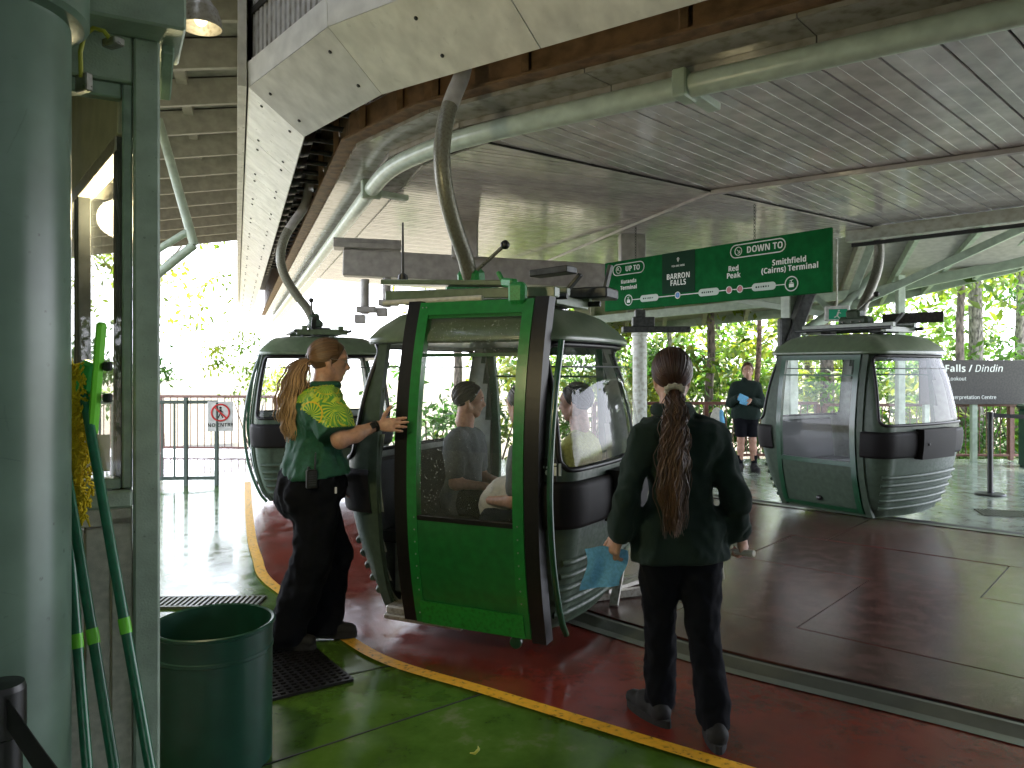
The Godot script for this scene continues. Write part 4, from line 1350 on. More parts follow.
func bin_and_brooms() -> void:
	var b := thing("waste_bin", "open round dark green waste bin beside the booth corner", "bin", Vector3(-1.20, 0, -3.1))
	var mb := MB.new()
	mb.lathe([Vector2(0.0, 0.0), Vector2(0.224, 0.0), Vector2(0.226, 0.44), Vector2(0.229, 0.444), Vector2(0.229, 0.456), Vector2(0.226, 0.46), Vector2(0.229, 0.535), Vector2(0.236, 0.54), Vector2(0.237, 0.552), Vector2(0.231, 0.556), Vector2(0.222, 0.552), Vector2(0.216, 0.02), Vector2(0.0, 0.02)], 72)
	put(mb, "drum", M.bin, b)
	mb = MB.new()
	mb.lathe([Vector2(0.0, 0.36), Vector2(0.12, 0.372), Vector2(0.216, 0.36)], 24)
	put(mb, "liner", M.black, b)
	mb = MB.new()
	mb.box(Transform3D(Basis(Vector3.UP, 0.5) * Basis(Vector3.RIGHT, 0.12), Vector3(0.02, 0.392, -0.05)), Vector3(0.22, 0.012, 0.06), 0.004)
	put(mb, "cardboard_scrap", M.bag, b)
	# three handles leaning on the booth
	var pole := func(top: Vector3, foot: Vector3, label: String, called: String, band: float):
		var r := thing(called, label, "mop" if called == "mop" else "broom", foot, 0.0, "poles leaning on the booth")
		var m2 := MB.new()
		m2.tube([foot, foot.lerp(top, 0.5), top], 0.0115, 14)
		putw(m2, "handle", M.pole_green, r)
		m2 = MB.new()
		m2.tube([foot.lerp(top, band), foot.lerp(top, band + 0.022)], 0.0132, 14)
		putw(m2, "grip_band", M.lime, r)
		m2 = MB.new()
		m2.tube([foot - (top - foot).normalized() * 0.01, foot + (top - foot).normalized() * 0.05], 0.0135, 12)
		putw(m2, "end_cap", M.black, r)
		return r
	var t0 := Vector3(-1.018, 1.515, -1.83)
	var f0 := Vector3(-0.60, 0.012, -1.56)
	var r0: Node3D = pole.call(t0, f0, "green handled mop leaning head up with yellow pad on booth window", "mop", 0.64)
	mb = MB.new()
	mb.tube([t0, t0 + Vector3(-0.006, 0.03, -0.004)], 0.018, 12)
	mb.box(Transform3D(Basis(Vector3.UP, -0.4) * Basis(Vector3.BACK, -0.25), t0 + Vector3(0.012, 0.035, 0.0)), Vector3(0.05, 0.075, 0.03), 0.008)
	putw(mb, "swivel_joint", std(lin(0.03, 0.42, 0.08), 0.35), r0)
	mb = MB.new()
	var hb := t0 + Vector3(0.036, 0.02, 0.006)
	mb.bar(hb + Vector3(-0.012, -0.125, 0.0), hb + Vector3(0.010, 0.145, 0.0), 0.014, 0.035, 0.006, Vector3.BACK)
	putw(mb, "head_bar", M.lime, r0)
	mb = MB.new()
	var prng := RandomNumberGenerator.new()
	prng.seed = 71
	for k in 900:      # shaggy pad
		var y := prng.randf_range(-0.30, 0.07)
		var p := t0 + Vector3(prng.randf_range(-0.046, 0.016), y, prng.randf_range(-0.02, 0.02))
		var q := p + Vector3(prng.randf_range(-0.012, 0.012), prng.randf_range(-0.02, 0.012), prng.randf_range(0.0, 0.016))
		mb.tube([p, q], [0.0035, 0.002], 4, true)
	mb.box(Transform3D(Basis(Vector3.BACK, 0.0), t0 + Vector3(-0.022, -0.12, 0)), Vector3(0.036, 0.35, 0.03), 0.008)
	putw(mb, "yellow_pad", M.mop, r0)
	mb = MB.new()
	for k in 2:
		mb.box(Transform3D(Basis(), t0 + Vector3(0.055, 0.06 - 0.075 * k, -0.004)), Vector3(0.018, 0.022, 0.02), 0.004)
	putw(mb, "clip", M.black, r0)
	var r1: Node3D = pole.call(Vector3(-1.08, 1.45, -1.83), Vector3(-0.66, 0.012, -1.52), "green broom handle between its neighbours leaning on the booth panel", "broom", 0.655)
	var r2: Node3D = pole.call(Vector3(-1.085, 1.42, -1.85), Vector3(-0.80, 0.012, -1.56), "green broom handle nearest the round post on the booth panel", "broom", 0.655)
	for q in [[r1, Vector3(-0.66, 0.012, -1.52)], [r2, Vector3(-0.80, 0.012, -1.56)]]:
		mb = MB.new()
		mb.box(Transform3D(Basis(), q[1] + Vector3(0, 0.02, 0.0)), Vector3(0.05, 0.03, 0.26), 0.006)
		putw(mb, "brush_block", M.lime, q[0])
	# print on the handles
	for q in [[t0, f0, r0, 0.33], [Vector3(-1.08, 1.45, -1.83), Vector3(-0.66, 0.012, -1.52), r1, 0.40]]:
		mb = MB.new()
		for k in 7:
			var p: Vector3 = (q[1] as Vector3).lerp(q[0], q[3] + k * 0.008)
			mb.box(Transform3D(Basis(), p + Vector3(0.003, 0, 0.0108)), Vector3(0.008 - 0.003 * (k % 2), 0.006, 0.003), 0.0)
		putw(mb, "printed_marks", M.letter, q[2])
	stanchion(Vector3(-0.875, 0, -1.32), Vector3(-0.30, 0, -0.78), "black belt barrier post by the round sage post")
	stanchion(Vector3(5.93, 0, -9.55), Vector3(7.9, 0, -9.3), "black belt barrier post standing beyond the far gondola")


func stanchion(at: Vector3, to: Vector3, label: String) -> void:
	var s := thing("belt_barrier", label, "barrier post", at, 0.0, "belt barrier posts")
	var mb := MB.new()
	mb.lathe([Vector2(0.0, 0.0), Vector2(0.17, 0.0), Vector2(0.175, 0.012), Vector2(0.16, 0.024), Vector2(0.04, 0.034), Vector2(0.032, 0.045), Vector2(0.0, 0.045)], 32)
	put(mb, "base", M.black, s)
	mb = MB.new()
	mb.lathe([Vector2(0.031, 0.04), Vector2(0.031, 0.94)], 24)
	put(mb, "tube", M.black, s)
	mb = MB.new()
	mb.lathe([Vector2(0.031, 0.94), Vector2(0.037, 0.945), Vector2(0.037, 1.02), Vector2(0.034, 1.03), Vector2(0.0, 1.032)], 24)
	put(mb, "head", M.black, s)
	mb = MB.new()
	var d := (to - at)
	var prev := Vector3.ZERO
	for k in 12:
		var a := d * (k / 12.0) + Vector3(0, 0.99 - 0.03 * sin(PI * k / 12.0), 0) + d.normalized() * 0.035
		var b := d * ((k + 1) / 12.0) + Vector3(0, 0.99 - 0.03 * sin(PI * (k + 1) / 12.0), 0) + d.normalized() * 0.035
		mb.bar(a, b, 0.002, 0.05)
	put(mb, "belt", M.tape, s)


func pendant() -> void:
	var p := thing("pendant_lamp", "grey metal dome pendant lamp hanging beside the booth beam", "lamp", Vector3(-2.02, 3.78, -5.0))
	var mb := MB.new()
	mb.lathe([Vector2(0.13, 0.0), Vector2(0.134, 0.004), Vector2(0.128, 0.05), Vector2(0.105, 0.12), Vector2(0.06, 0.18), Vector2(0.045, 0.24), Vector2(0.0, 0.25)], 40)
	mb.lathe([Vector2(0.0, 0.235), Vector2(0.052, 0.176), Vector2(0.098, 0.117), Vector2(0.122, 0.05), Vector2(0.128, 0.002)], 40)
	put(mb, "shade", M.alu, p)
	mb = MB.new()
	mb.ball(Vector3(0, 0.07, 0), Vector3(0.045, 0.06, 0.045), 16)
	var lit := std(lin(0.8, 0.8, 0.76), 0.5)
	lit.emission_enabled = true
	lit.emission = Color(1.0, 0.93, 0.75)
	lit.emission_energy_multiplier = 0.4
	put(mb, "bulb", lit, p)
	var om := OmniLight3D.new()
	om.name = "bulb_light"
	om.light_color = Color(1.0, 0.93, 0.75)
	om.light_energy = 0.003
	om.light_size = 0.045
	om.omni_range = 12.0
	om.omni_attenuation = 2.0
	om.shadow_enabled = true
	om.position = Vector3(0, 0.07, 0)
	p.add_child(om)
	mb = MB.new()
	mb.tube([Vector3(0, 0.24, 0), Vector3(0, 1.2, 0)], 0.008, 6)
	put(mb, "cord", M.black, p)


# ---------------------------------------------------------------- signs
func route_sign() -> void:
	var L := 2.91
	var H := 0.574
	var ex := Vector3(0.591, 0, 0.807)
	var ez := ex.cross(Vector3.UP)
	var s := thing("route_sign", "long green hanging route sign with white station names", "sign", Vector3(1.1, 2.245, -9.15))
	s.basis = Basis(ex, Vector3.UP, ez)
	var mb := MB.new()
	mb.box(Transform3D(Basis(), Vector3(L * 0.5, H * 0.5, -0.018)), Vector3(L, H, 0.034), 0.006)
	put(mb, "board", M.sign_green, s)
	mb = MB.new()
	mb.box(Transform3D(Basis(), Vector3(L * 0.3935, H * 0.5 + 0.066, 0.0012)), Vector3(L * 0.157, H * 0.77, 0.003), 0.0)
	put(mb, "dark_field", M.sign_dark, s)
	var at := func(t: float, v: float, z := 0.002) -> Vector3: return Vector3(t * L, H * (1.0 - v), z)
	var ringm := func(c: Vector3, r: float, w: float) -> MB:
		var m := MB.new()
		var pts := []
		for k in 33: pts.append(c + Vector3(cos(TAU * k / 32.0) * r, sin(TAU * k / 32.0) * r, 0))
		m.tube(pts, w, 6, false, 0.3, Vector3.BACK)
		return m
	var pill := func(t0: float, t1: float, v: float, hh: float, filled: bool, called: String):
		var a: Vector3 = at.call(t0, v)
		var b: Vector3 = at.call(t1, v)
		var m := MB.new()
		if filled:
			m.box(Transform3D(Basis(), (a + b) * 0.5), Vector3(b.x - a.x - hh, hh, 0.003), 0.0)
			for c in [Vector3(a.x + hh * 0.5, a.y, a.z), Vector3(b.x - hh * 0.5, a.y, a.z)]:
				m.ball(c, Vector3(hh * 0.5, hh * 0.5, 0.0015), 20)
		else:
			var pts := []
			for k in 9: pts.append(Vector3(b.x - hh * 0.5, a.y, a.z) + Vector3(sin(PI * k / 8.0), cos(PI * k / 8.0), 0) * hh * 0.5)
			for k in 9: pts.append(Vector3(a.x + hh * 0.5, a.y, a.z) + Vector3(-sin(PI * k / 8.0), -cos(PI * k / 8.0), 0) * hh * 0.5)
			pts.append(pts[0])
			m.tube(pts, 0.006, 6, false, 0.3, Vector3.BACK)
		put(m, called, M.letter if not filled else std(lin(0.42, 0.52, 0.45), 0.5), s)
	pill.call(0.05, 0.222, 0.18, 0.125, false, "outline")
	pill.call(0.628, 0.842, 0.16, 0.125, false, "outline")
	for q in [[0.082, 0.18, 1.0], [0.660, 0.16, -1.0]]:
		put(ringm.call(at.call(q[0], q[1]), 0.040, 0.005), "arrow_ring", M.letter, s)
		var c: Vector3 = at.call(q[0], q[1])
		var m := MB.new()
		var k: float = q[2]
		if k > 0:      # arrow up left
			m.bar(c + Vector3(0.017, -0.017, 0), c + Vector3(-0.015, 0.015, 0), 0.006, 0.002, 0.0, Vector3.BACK)
			m.bar(c + Vector3(-0.016, 0.018, 0), c + Vector3(0.008, 0.018, 0), 0.006, 0.002, 0.0, Vector3.BACK)
			m.bar(c + Vector3(-0.018, 0.016, 0), c + Vector3(-0.018, -0.008, 0), 0.006, 0.002, 0.0, Vector3.BACK)
		else:      # arrow down right
			m.bar(c + Vector3(-0.017, 0.017, 0), c + Vector3(0.015, -0.015, 0), 0.006, 0.002, 0.0, Vector3.BACK)
			m.bar(c + Vector3(0.016, -0.018, 0), c + Vector3(-0.008, -0.018, 0), 0.006, 0.002, 0.0, Vector3.BACK)
			m.bar(c + Vector3(0.018, -0.016, 0), c + Vector3(0.018, 0.008, 0), 0.006, 0.002, 0.0, Vector3.BACK)
		put(m, "arrow", M.letter, s)
	write(s, "UP TO", at.call(0.160, 0.18), 0.058, M.letter)
	write(s, "DOWN TO", at.call(0.763, 0.16), 0.062, M.letter)
	write(s, "Kuranda", at.call(0.138, 0.43), 0.044, M.letter)
	write(s, "Terminal", at.call(0.138, 0.555), 0.044, M.letter)
	write(s, "YOU ARE HERE", at.call(0.393, 0.262), 0.019, M.letter)
	write(s, "BARRON", at.call(0.393, 0.452), 0.058, M.letter)
	write(s, "FALLS", at.call(0.393, 0.575), 0.058, M.letter)
	write(s, "Red", at.call(0.64, 0.445), 0.052, M.letter)
	write(s, "Peak", at.call(0.64, 0.565), 0.052, M.letter)
	write(s, "Smithfield", at.call(0.855, 0.435), 0.052, M.letter)
	write(s, "(Cairns) Terminal", at.call(0.855, 0.555), 0.052, M.letter)
	# map pin
	var m3 := MB.new()
	var pc: Vector3 = at.call(0.393, 0.135)
	m3.tube([pc + Vector3(0.0, 0.012, 0), pc + Vector3(-0.012, 0.004, 0), pc + Vector3(-0.008, -0.01, 0), pc + Vector3(0, -0.03, 0), pc + Vector3(0.008, -0.01, 0), pc + Vector3(0.012, 0.004, 0), pc + Vector3(0.0, 0.012, 0)], 0.006, 6, false, 0.3, Vector3.BACK)
	put(m3, "map_pin", M.letter, s)
	# line with its stops
	m3 = MB.new()
	m3.bar(at.call(0.155, 0.81, 0.0015), at.call(0.845, 0.81, 0.0015), 0.008, 0.002, 0.0, Vector3.BACK)
	put(m3, "route_line", M.letter, s)
	for q in [[0.201, 0.296], [0.488, 0.579], [0.714, 0.807]]:
		pill.call(q[0], q[1], 0.81, 0.075, true, "leg_label")
		m3 = MB.new()
		for k in 6:
			var t := lerpf(q[0], q[1], 0.2 + 0.1 * k)
			m3.box(Transform3D(Basis(), at.call(t, 0.81, 0.0045)), Vector3(0.018 - 0.004 * (k % 3), 0.016, 0.001), 0.0)
		put(m3, "small_print", M.sign_dark, s)
	for q in [[0.138, 0.058], [0.864, 0.066]]:
		var cc: Vector3 = at.call(q[0], 0.81)
		var mm := MB.new()
		mm.lathe([Vector2(0.0, -0.001), Vector2(q[1], -0.001), Vector2(q[1], 0.001), Vector2(0, 0.001)], 32, Transform3D(Basis(Vector3.RIGHT, PI / 2), cc))
		put(mm, "stop_disc", M.sign_green, s)
		put(ringm.call(cc + Vector3(0, 0, 0.001), q[1], 0.006), "stop_ring", M.letter, s)
		mm = MB.new()      # small cabin pictogram
		mm.box(Transform3D(Basis(), cc + Vector3(0, -0.016, 0.0015)), Vector3(0.05, 0.032, 0.002), 0.0)
		mm.box(Transform3D(Basis(), cc + Vector3(0, 0.008, 0.0015)), Vector3(0.04, 0.006, 0.002), 0.0)
		mm.bar(cc + Vector3(0, 0.01, 0.0015), cc + Vector3(0, 0.032, 0.0015), 0.005, 0.002, 0.0, Vector3.BACK)
		mm.bar(cc + Vector3(-0.018, 0.026, 0.0015), cc + Vector3(0.018, 0.038, 0.0015), 0.005, 0.002, 0.0, Vector3.BACK)
		put(mm, "cabin_pictogram", M.letter, s)
	for q in [[0.391, M.blue_dot, 0.030], [0.622, M.red_dot, 0.030], [0.667, M.red_dot, 0.030]]:
		var cc: Vector3 = at.call(q[0], 0.81)
		var mm := MB.new()
		mm.lathe([Vector2(0.0, -0.002), Vector2(q[2], -0.002), Vector2(q[2], 0.002), Vector2(0, 0.002)], 28, Transform3D(Basis(Vector3.RIGHT, PI / 2), cc))
		put(mm, "stop_dot", q[1], s)
		put(ringm.call(cc + Vector3(0, 0, 0.001), q[2] + 0.004, 0.005), "stop_ring", M.letter, s)
	# chains
	for t in [0.17, 0.72]:
		var p: Vector3 = Vector3(t * L, H, -0.018)
		var wp := s.transform * p
		var top := ceil_y(wp.x, wp.z) - wp.y + H
		var y := H + 0.0
		var k := 0
		var cm := MB.new()
		while y < top:
			var pts := []
			for j in 9:
				var an := TAU * j / 8.0
				pts.append(Vector3(p.x + (cos(an) * 0.010 if k % 2 == 0 else 0.0), y + 0.02 + sin(an) * 0.019, p.z + (cos(an) * 0.010 if k % 2 == 1 else 0.0)))
			cm.tube(pts, 0.003, 4, false)
			y += 0.031
			k += 1
		put(cm, "chain", M.steel_dark, s)
	# lookout board on the far balustrade
	var b := thing("lookout_board", "dark brown lookout board with white lettering above the balustrade", "sign", Vector3(6.2, 0.97, -12.86))
	mb = MB.new()
	mb.box(Transform3D(Basis(), Vector3(2.3, 0.37, 0)), Vector3(3.4, 0.74, 0.04), 0.006)
	put(mb, "board", M.board_brown, b)
	write(b, "Falls / ", Vector3(1.52, 0.60, 0.021), 0.115, M.letter, Basis(), true, HORIZONTAL_ALIGNMENT_RIGHT)
	write(b, "Dindin", Vector3(1.52, 0.60, 0.021), 0.115, M.letter, Basis(Vector3(1, 0, 0), Vector3(0.2, 1, 0), Vector3(0, 0, 1)), false, HORIZONTAL_ALIGNMENT_LEFT)
	write(b, "Lookout", Vector3(1.07, 0.43, 0.021), 0.06, M.letter, Basis(), false, HORIZONTAL_ALIGNMENT_LEFT)
	write(b, "Interpretation Centre", Vector3(1.07, 0.12, 0.021), 0.06, M.letter, Basis(), false, HORIZONTAL_ALIGNMENT_LEFT)
	for x in [0.75, 1.55, 3.6]:
		mb = MB.new()
		mb.box(Transform3D(Basis(), Vector3(x, -0.15, -0.07)), Vector3(0.09, 1.64, 0.08), 0.006)
		put(mb, "post", M.beam_green, b)
	var gb := thing("green_bin", "green lidded bin at the balustrade by the frame's edge", "bin", Vector3(8.42, 0, -12.2))
	mb = MB.new()
	mb.box(Transform3D(Basis(), Vector3(0, 0.46, 0)), Vector3(0.5, 0.92, 0.5), 0.03)
	put(mb, "tub", M.bin, gb)
	mb = MB.new()
	mb.box(Transform3D(Basis(), Vector3(0, 0.96, 0)), Vector3(0.54, 0.08, 0.56), 0.03)
	put(mb, "lid", M.gate, gb)


# ---------------------------------------------------------------- gondola cabins
const CAB := [[0.0, 0.555, 0.555], [0.08, 0.602, 0.607], [0.2, 0.642, 0.65], [0.4, 0.692, 0.698], [0.62, 0.735, 0.725], [0.85, 0.75, 0.735], [1.1, 0.725, 0.715], [1.35, 0.68, 0.68], [1.64, 0.605, 0.625]]
const CR := 0.15      # corner radius in plan


func cab_dim(y: float) -> Vector2:
	y = clampf(y, 0.0, 1.64)
	for i in CAB.size() - 1:
		if y <= CAB[i + 1][0] or i == CAB.size() - 2:
			var t: float = (y - CAB[i][0]) / (CAB[i + 1][0] - CAB[i][0])
			var p: int = maxi(i - 1, 0)
			var q: int = mini(i + 2, CAB.size() - 1)
			return Vector2(cubic_interpolate(CAB[i][1], CAB[i + 1][1], CAB[p][1], CAB[q][1], t), cubic_interpolate(CAB[i][2], CAB[i + 1][2], CAB[p][2], CAB[q][2], t))
	return Vector2(CAB[-1][1], CAB[-1][2])


func cab_side(x: float, y: float, off: float, sg := 1.0) -> Vector3:      # a point of the door side (sg 1) or the other side
	var d := cab_dim(y)
	var u := x / d.x
	return Vector3(x, y, sg * (d.y + 0.015 * (1.0 - u * u) + off))


func cab_end(z: float, y: float, off: float, sg := 1.0) -> Vector3:
	var d := cab_dim(y)
	var u := z / d.y
	return Vector3(sg * (d.x + 0.05 * (1.0 - u * u) + off), y, z)


func cab_cols() -> Array:      # round the plan: [kind, share], kind 0 door side, 2 other side, 1 and 3 ends, 4.. corners
	var out := []
	for f in 4:
		for k in 26: out.append([f, -1.0 + 2.0 * k / 26.0])
		for k in 6: out.append([4 + f, k / 6.0])
	return out


func cab_col(c: Array, y: float, off: float, grow := 0.0) -> Vector3:
	var d := cab_dim(y) + Vector2(grow, grow)
	var a := d.x - CR
	var b := d.y - CR
	var f: int = c[0]
	var t: float = c[1]
	if f < 4:
		match f:
			0: return Vector3(-t * a, y, d.y + 0.015 * (1 - t * t) + off)      # runs from +x to -x
			1: return Vector3(-d.x - 0.05 * (1 - t * t) - off, y, -t * b)
			2: return Vector3(t * a, y, -d.y - 0.015 * (1 - t * t) - off)
			_: return Vector3(d.x + 0.05 * (1 - t * t) + off, y, t * b)
	var cx := [-a, -a, a, a]
	var cz := [b, -b, -b, b]
	var st := [PI / 2, PI, -PI / 2, 0.0]
	var an: float = st[f - 4] + t * PI / 2
	return Vector3(cx[f - 4] + cos(an) * (CR + off), y, cz[f - 4] + sin(an) * (CR + off))


func in_hole(h: Array, x: float, y: float) -> bool:      # [face, x0, x1, y0, y1, r] with rounded corners
	if x < h[1] or x > h[2] or y < h[3] or y > h[4]: return false
	var r: float = h[5]
	var dx := maxf(maxf(h[1] + r - x, x - h[2] + r), 0.0)
	var dy := maxf(maxf(h[3] + r - y, y - h[4] + r), 0.0)
	return dx * dx + dy * dy <= r * r


func outline(h: Array, grow := 0.0) -> Array:
	var out := []
	var r: float = h[5] + grow
	for q in [[h[2] + grow - r, h[4] + grow - r, 0.0], [h[1] - grow + r, h[4] + grow - r, PI / 2], [h[1] - grow + r, h[3] - grow + r, PI], [h[2] + grow - r, h[3] - grow + r, PI * 1.5]]:
		for k in 7:
			out.append(Vector2(q[0] + cos(q[2] + PI / 2 * k / 6.0) * r, q[1] + sin(q[2] + PI / 2 * k / 6.0) * r))
	out.append(out[0])
	var fine := []
	for k in out.size() - 1:
		var n := maxi(1, int(out[k].distance_to(out[k + 1]) / 0.06))
		for j in n: fine.append(out[k].lerp(out[k + 1], float(j) / n))
	fine.append(out[0])
	return fine


func face_pt(f: int, x: float, y: float, off: float) -> Vector3:
	match f:
		0: return cab_side(x, y, off, 1.0)
		2: return cab_side(x, y, off, -1.0)
		1: return cab_end(x, y, off, -1.0)
		_: return cab_end(x, y, off, 1.0)


func patch(mb: MB, f: int, x0: float, x1: float, y0: float, y1: float, off: float, th: float) -> void:      # a curved plate on face f
	var nx := maxi(2, int((x1 - x0) / 0.08))
	var ny := maxi(2, int((y1 - y0) / 0.06))
	var sgn := 1.0 if f == 0 or f == 1 else -1.0
	for side in 2:
		var o := off if side == 0 else off - th
		var base := mb.V.size()
		for j in ny + 1:
			for i in nx + 1:
				var x := lerpf(x0, x1, float(i) / nx)
				var y := lerpf(y0, y1, float(j) / ny)
				var p := face_pt(f, x, y, o)
				var tx := face_pt(f, x + 0.01, y, o) - p
				var ty := face_pt(f, x, y + 0.01, o) - p
				var n := tx.cross(ty).normalized() * (1.0 if f == 0 else 1.0)
				var outw := p - face_pt(f, x, y, o - 0.1)
				if n.dot(outw) < 0.0: n = -n
				if side == 1: n = -n
				mb.v(p, n)
		for j in ny:
			for i in nx:
				var q := base + j * (nx + 1) + i
				var flip := (face_pt(f, x0 + 0.01, y0, 0) - face_pt(f, x0, y0, 0)).cross(Vector3.UP).dot(face_pt(f, x0, y0, 0.1) - face_pt(f, x0, y0, 0)) > 0.0
				if flip != (side == 1):
					mb.t3(q, q + 1, q + nx + 1); mb.t3(q + 1, q + nx + 2, q + nx + 1)
				else:
					mb.t3(q, q + nx + 1, q + 1); mb.t3(q + 1, q + nx + 1, q + nx + 2)
	var mid := face_pt(f, (x0 + x1) * 0.5, (y0 + y1) * 0.5, off - th * 0.5)
	for i in nx:
		var xa := lerpf(x0, x1, float(i) / nx)
		var xb := lerpf(x0, x1, float(i + 1) / nx)
		for y in [y0, y1]:
			mb.quad_out(face_pt(f, xa, y, off), face_pt(f, xb, y, off), face_pt(f, xb, y, off - th), face_pt(f, xa, y, off - th), face_pt(f, (xa + xb) * 0.5, (y0 + y1) * 0.5, off - th * 0.5))
	for j in ny:
		var ya := lerpf(y0, y1, float(j) / ny)
		var yb := lerpf(y0, y1, float(j + 1) / ny)
		for x in [x0, x1]:
			mb.quad_out(face_pt(f, x, ya, off), face_pt(f, x, yb, off), face_pt(f, x, yb, off - th), face_pt(f, x, ya, off - th), face_pt(f, (x0 + x1) * 0.5, (ya + yb) * 0.5, off - th * 0.5))


func pane(f: int, h: Array, off: float) -> MB:      # a curved sheet of glass cut to a rounded outline
	var mb := MB.new()
	var pl := PackedVector2Array()
	for p in outline(h): pl.append(p)
	pl.remove_at(pl.size() - 1)
	var ny := 14
	for j in ny:
		var y0 := lerpf(h[3], h[4], float(j) / ny)
		var y1 := lerpf(h[3], h[4], float(j + 1) / ny)
		for piece in Geometry2D.intersect_polygons(pl, PackedVector2Array([Vector2(h[1] - 1, y0), Vector2(h[2] + 1, y0), Vector2(h[2] + 1, y1), Vector2(h[1] - 1, y1)])):
			var xs0 := 1e9
			var xs1 := -1e9
			for p in piece:
				xs0 = minf(xs0, p.x); xs1 = maxf(xs1, p.x)
			var nx := 8
			for i in nx:
				var xa := lerpf(xs0, xs1, float(i) / nx)
				var xb := lerpf(xs0, xs1, float(i + 1) / nx)
				var a := face_pt(f, xa, y0, off)
				mb.quad_out(a, face_pt(f, xb, y0, off), face_pt(f, xb, y1, off), face_pt(f, xa, y1, off), a - (face_pt(f, xa, y0, 0.2) - face_pt(f, xa, y0, 0.0)))
	return mb


func wrap_pt(cols: Array, c: float, y: float, off: float) -> Vector3:      # a point of the skin by fractional column
	var n := cols.size()
	var i := int(floor(c))
	return cab_col(cols[posmod(i, n)], y, off).lerp(cab_col(cols[posmod(i + 1, n)], y, off), c - i)


func in_wrap(wraps: Dictionary, k: int, y: float) -> bool:
	for f in wraps:
		if in_hole(wraps[f][1], (k + 0.5 - wraps[f][0]) * 0.041, y): return true
	return false


func wrap_pane(cols: Array, w: Array, off: float) -> MB:
	var mb := MB.new()
	var h: Array = w[1]
	var pl := PackedVector2Array()
	for p in outline(h): pl.append(p)
	pl.remove_at(pl.size() - 1)
	var ny := 12
	for j in ny:
		var y0 := lerpf(h[3], h[4], float(j) / ny)
		var y1 := lerpf(h[3], h[4], float(j + 1) / ny)
		var r0 := 9.0
		var ym := (y0 + y1) * 0.5
		var hw: float = h[2]
		var inset := 0.0
		for e in [h[3] + h[5] - ym, ym - h[4] + h[5]]:
			if e > 0.0: inset = h[5] - sqrt(maxf(h[5] * h[5] - e * e, 0.0))
		hw -= inset
		var nx := 36
		var base := mb.V.size()
		for i in nx + 1:
			var c: float = w[0] + lerpf(-hw, hw, float(i) / nx) / 0.041
			for y in [y0, y1]:
				var p := wrap_pt(cols, c, y, off)
				var tx := wrap_pt(cols, c + 0.7, y, off) - wrap_pt(cols, c - 0.7, y, off)
				var ty := wrap_pt(cols, c, y + 0.02, off) - wrap_pt(cols, c, y - 0.02, off)
				mb.v(p, ty.cross(tx).normalized())
		for i in nx:
			var q := base + i * 2
			mb.t3(q, q + 1, q + 2); mb.t3(q + 2, q + 1, q + 3)
	return mb


func door_leaf(parent: Node3D, f: int, x0: float, x1: float, m: Material, panel: Material, off: float) -> Node3D:
	var mb := MB.new()
	var st := 0.055
	patch(mb, f, x0, x0 + st, 0.03, 1.60, off, 0.04)
	patch(mb, f, x1 - st, x1, 0.03, 1.60, off, 0.04)
	patch(mb, f, x0 + st, x1 - st, 1.545, 1.60, off, 0.04)
	patch(mb, f, x0 + st, x1 - st, 0.50, 0.545, off, 0.04)
	patch(mb, f, x0 + st, x1 - st, 0.03, 0.075, off, 0.04)
	var d := put(mb, "door", m, parent)
	mb = MB.new()
	patch(mb, f, x0 + st, x1 - st, 0.075, 0.50, off - 0.012, 0.02)
	put(mb, "lower_panel", panel, d)
	mb = MB.new()
	patch(mb, f, x0 + st, x1 - st, 1.385, 1.40, off - 0.006, 0.02)
	put(mb, "glazing_bar", m, d)
	put(pane(f, [f, x0 + st, x1 - st, 0.545, 1.545, 0.01], off - 0.02), "pane", M.glass, d)
	return d


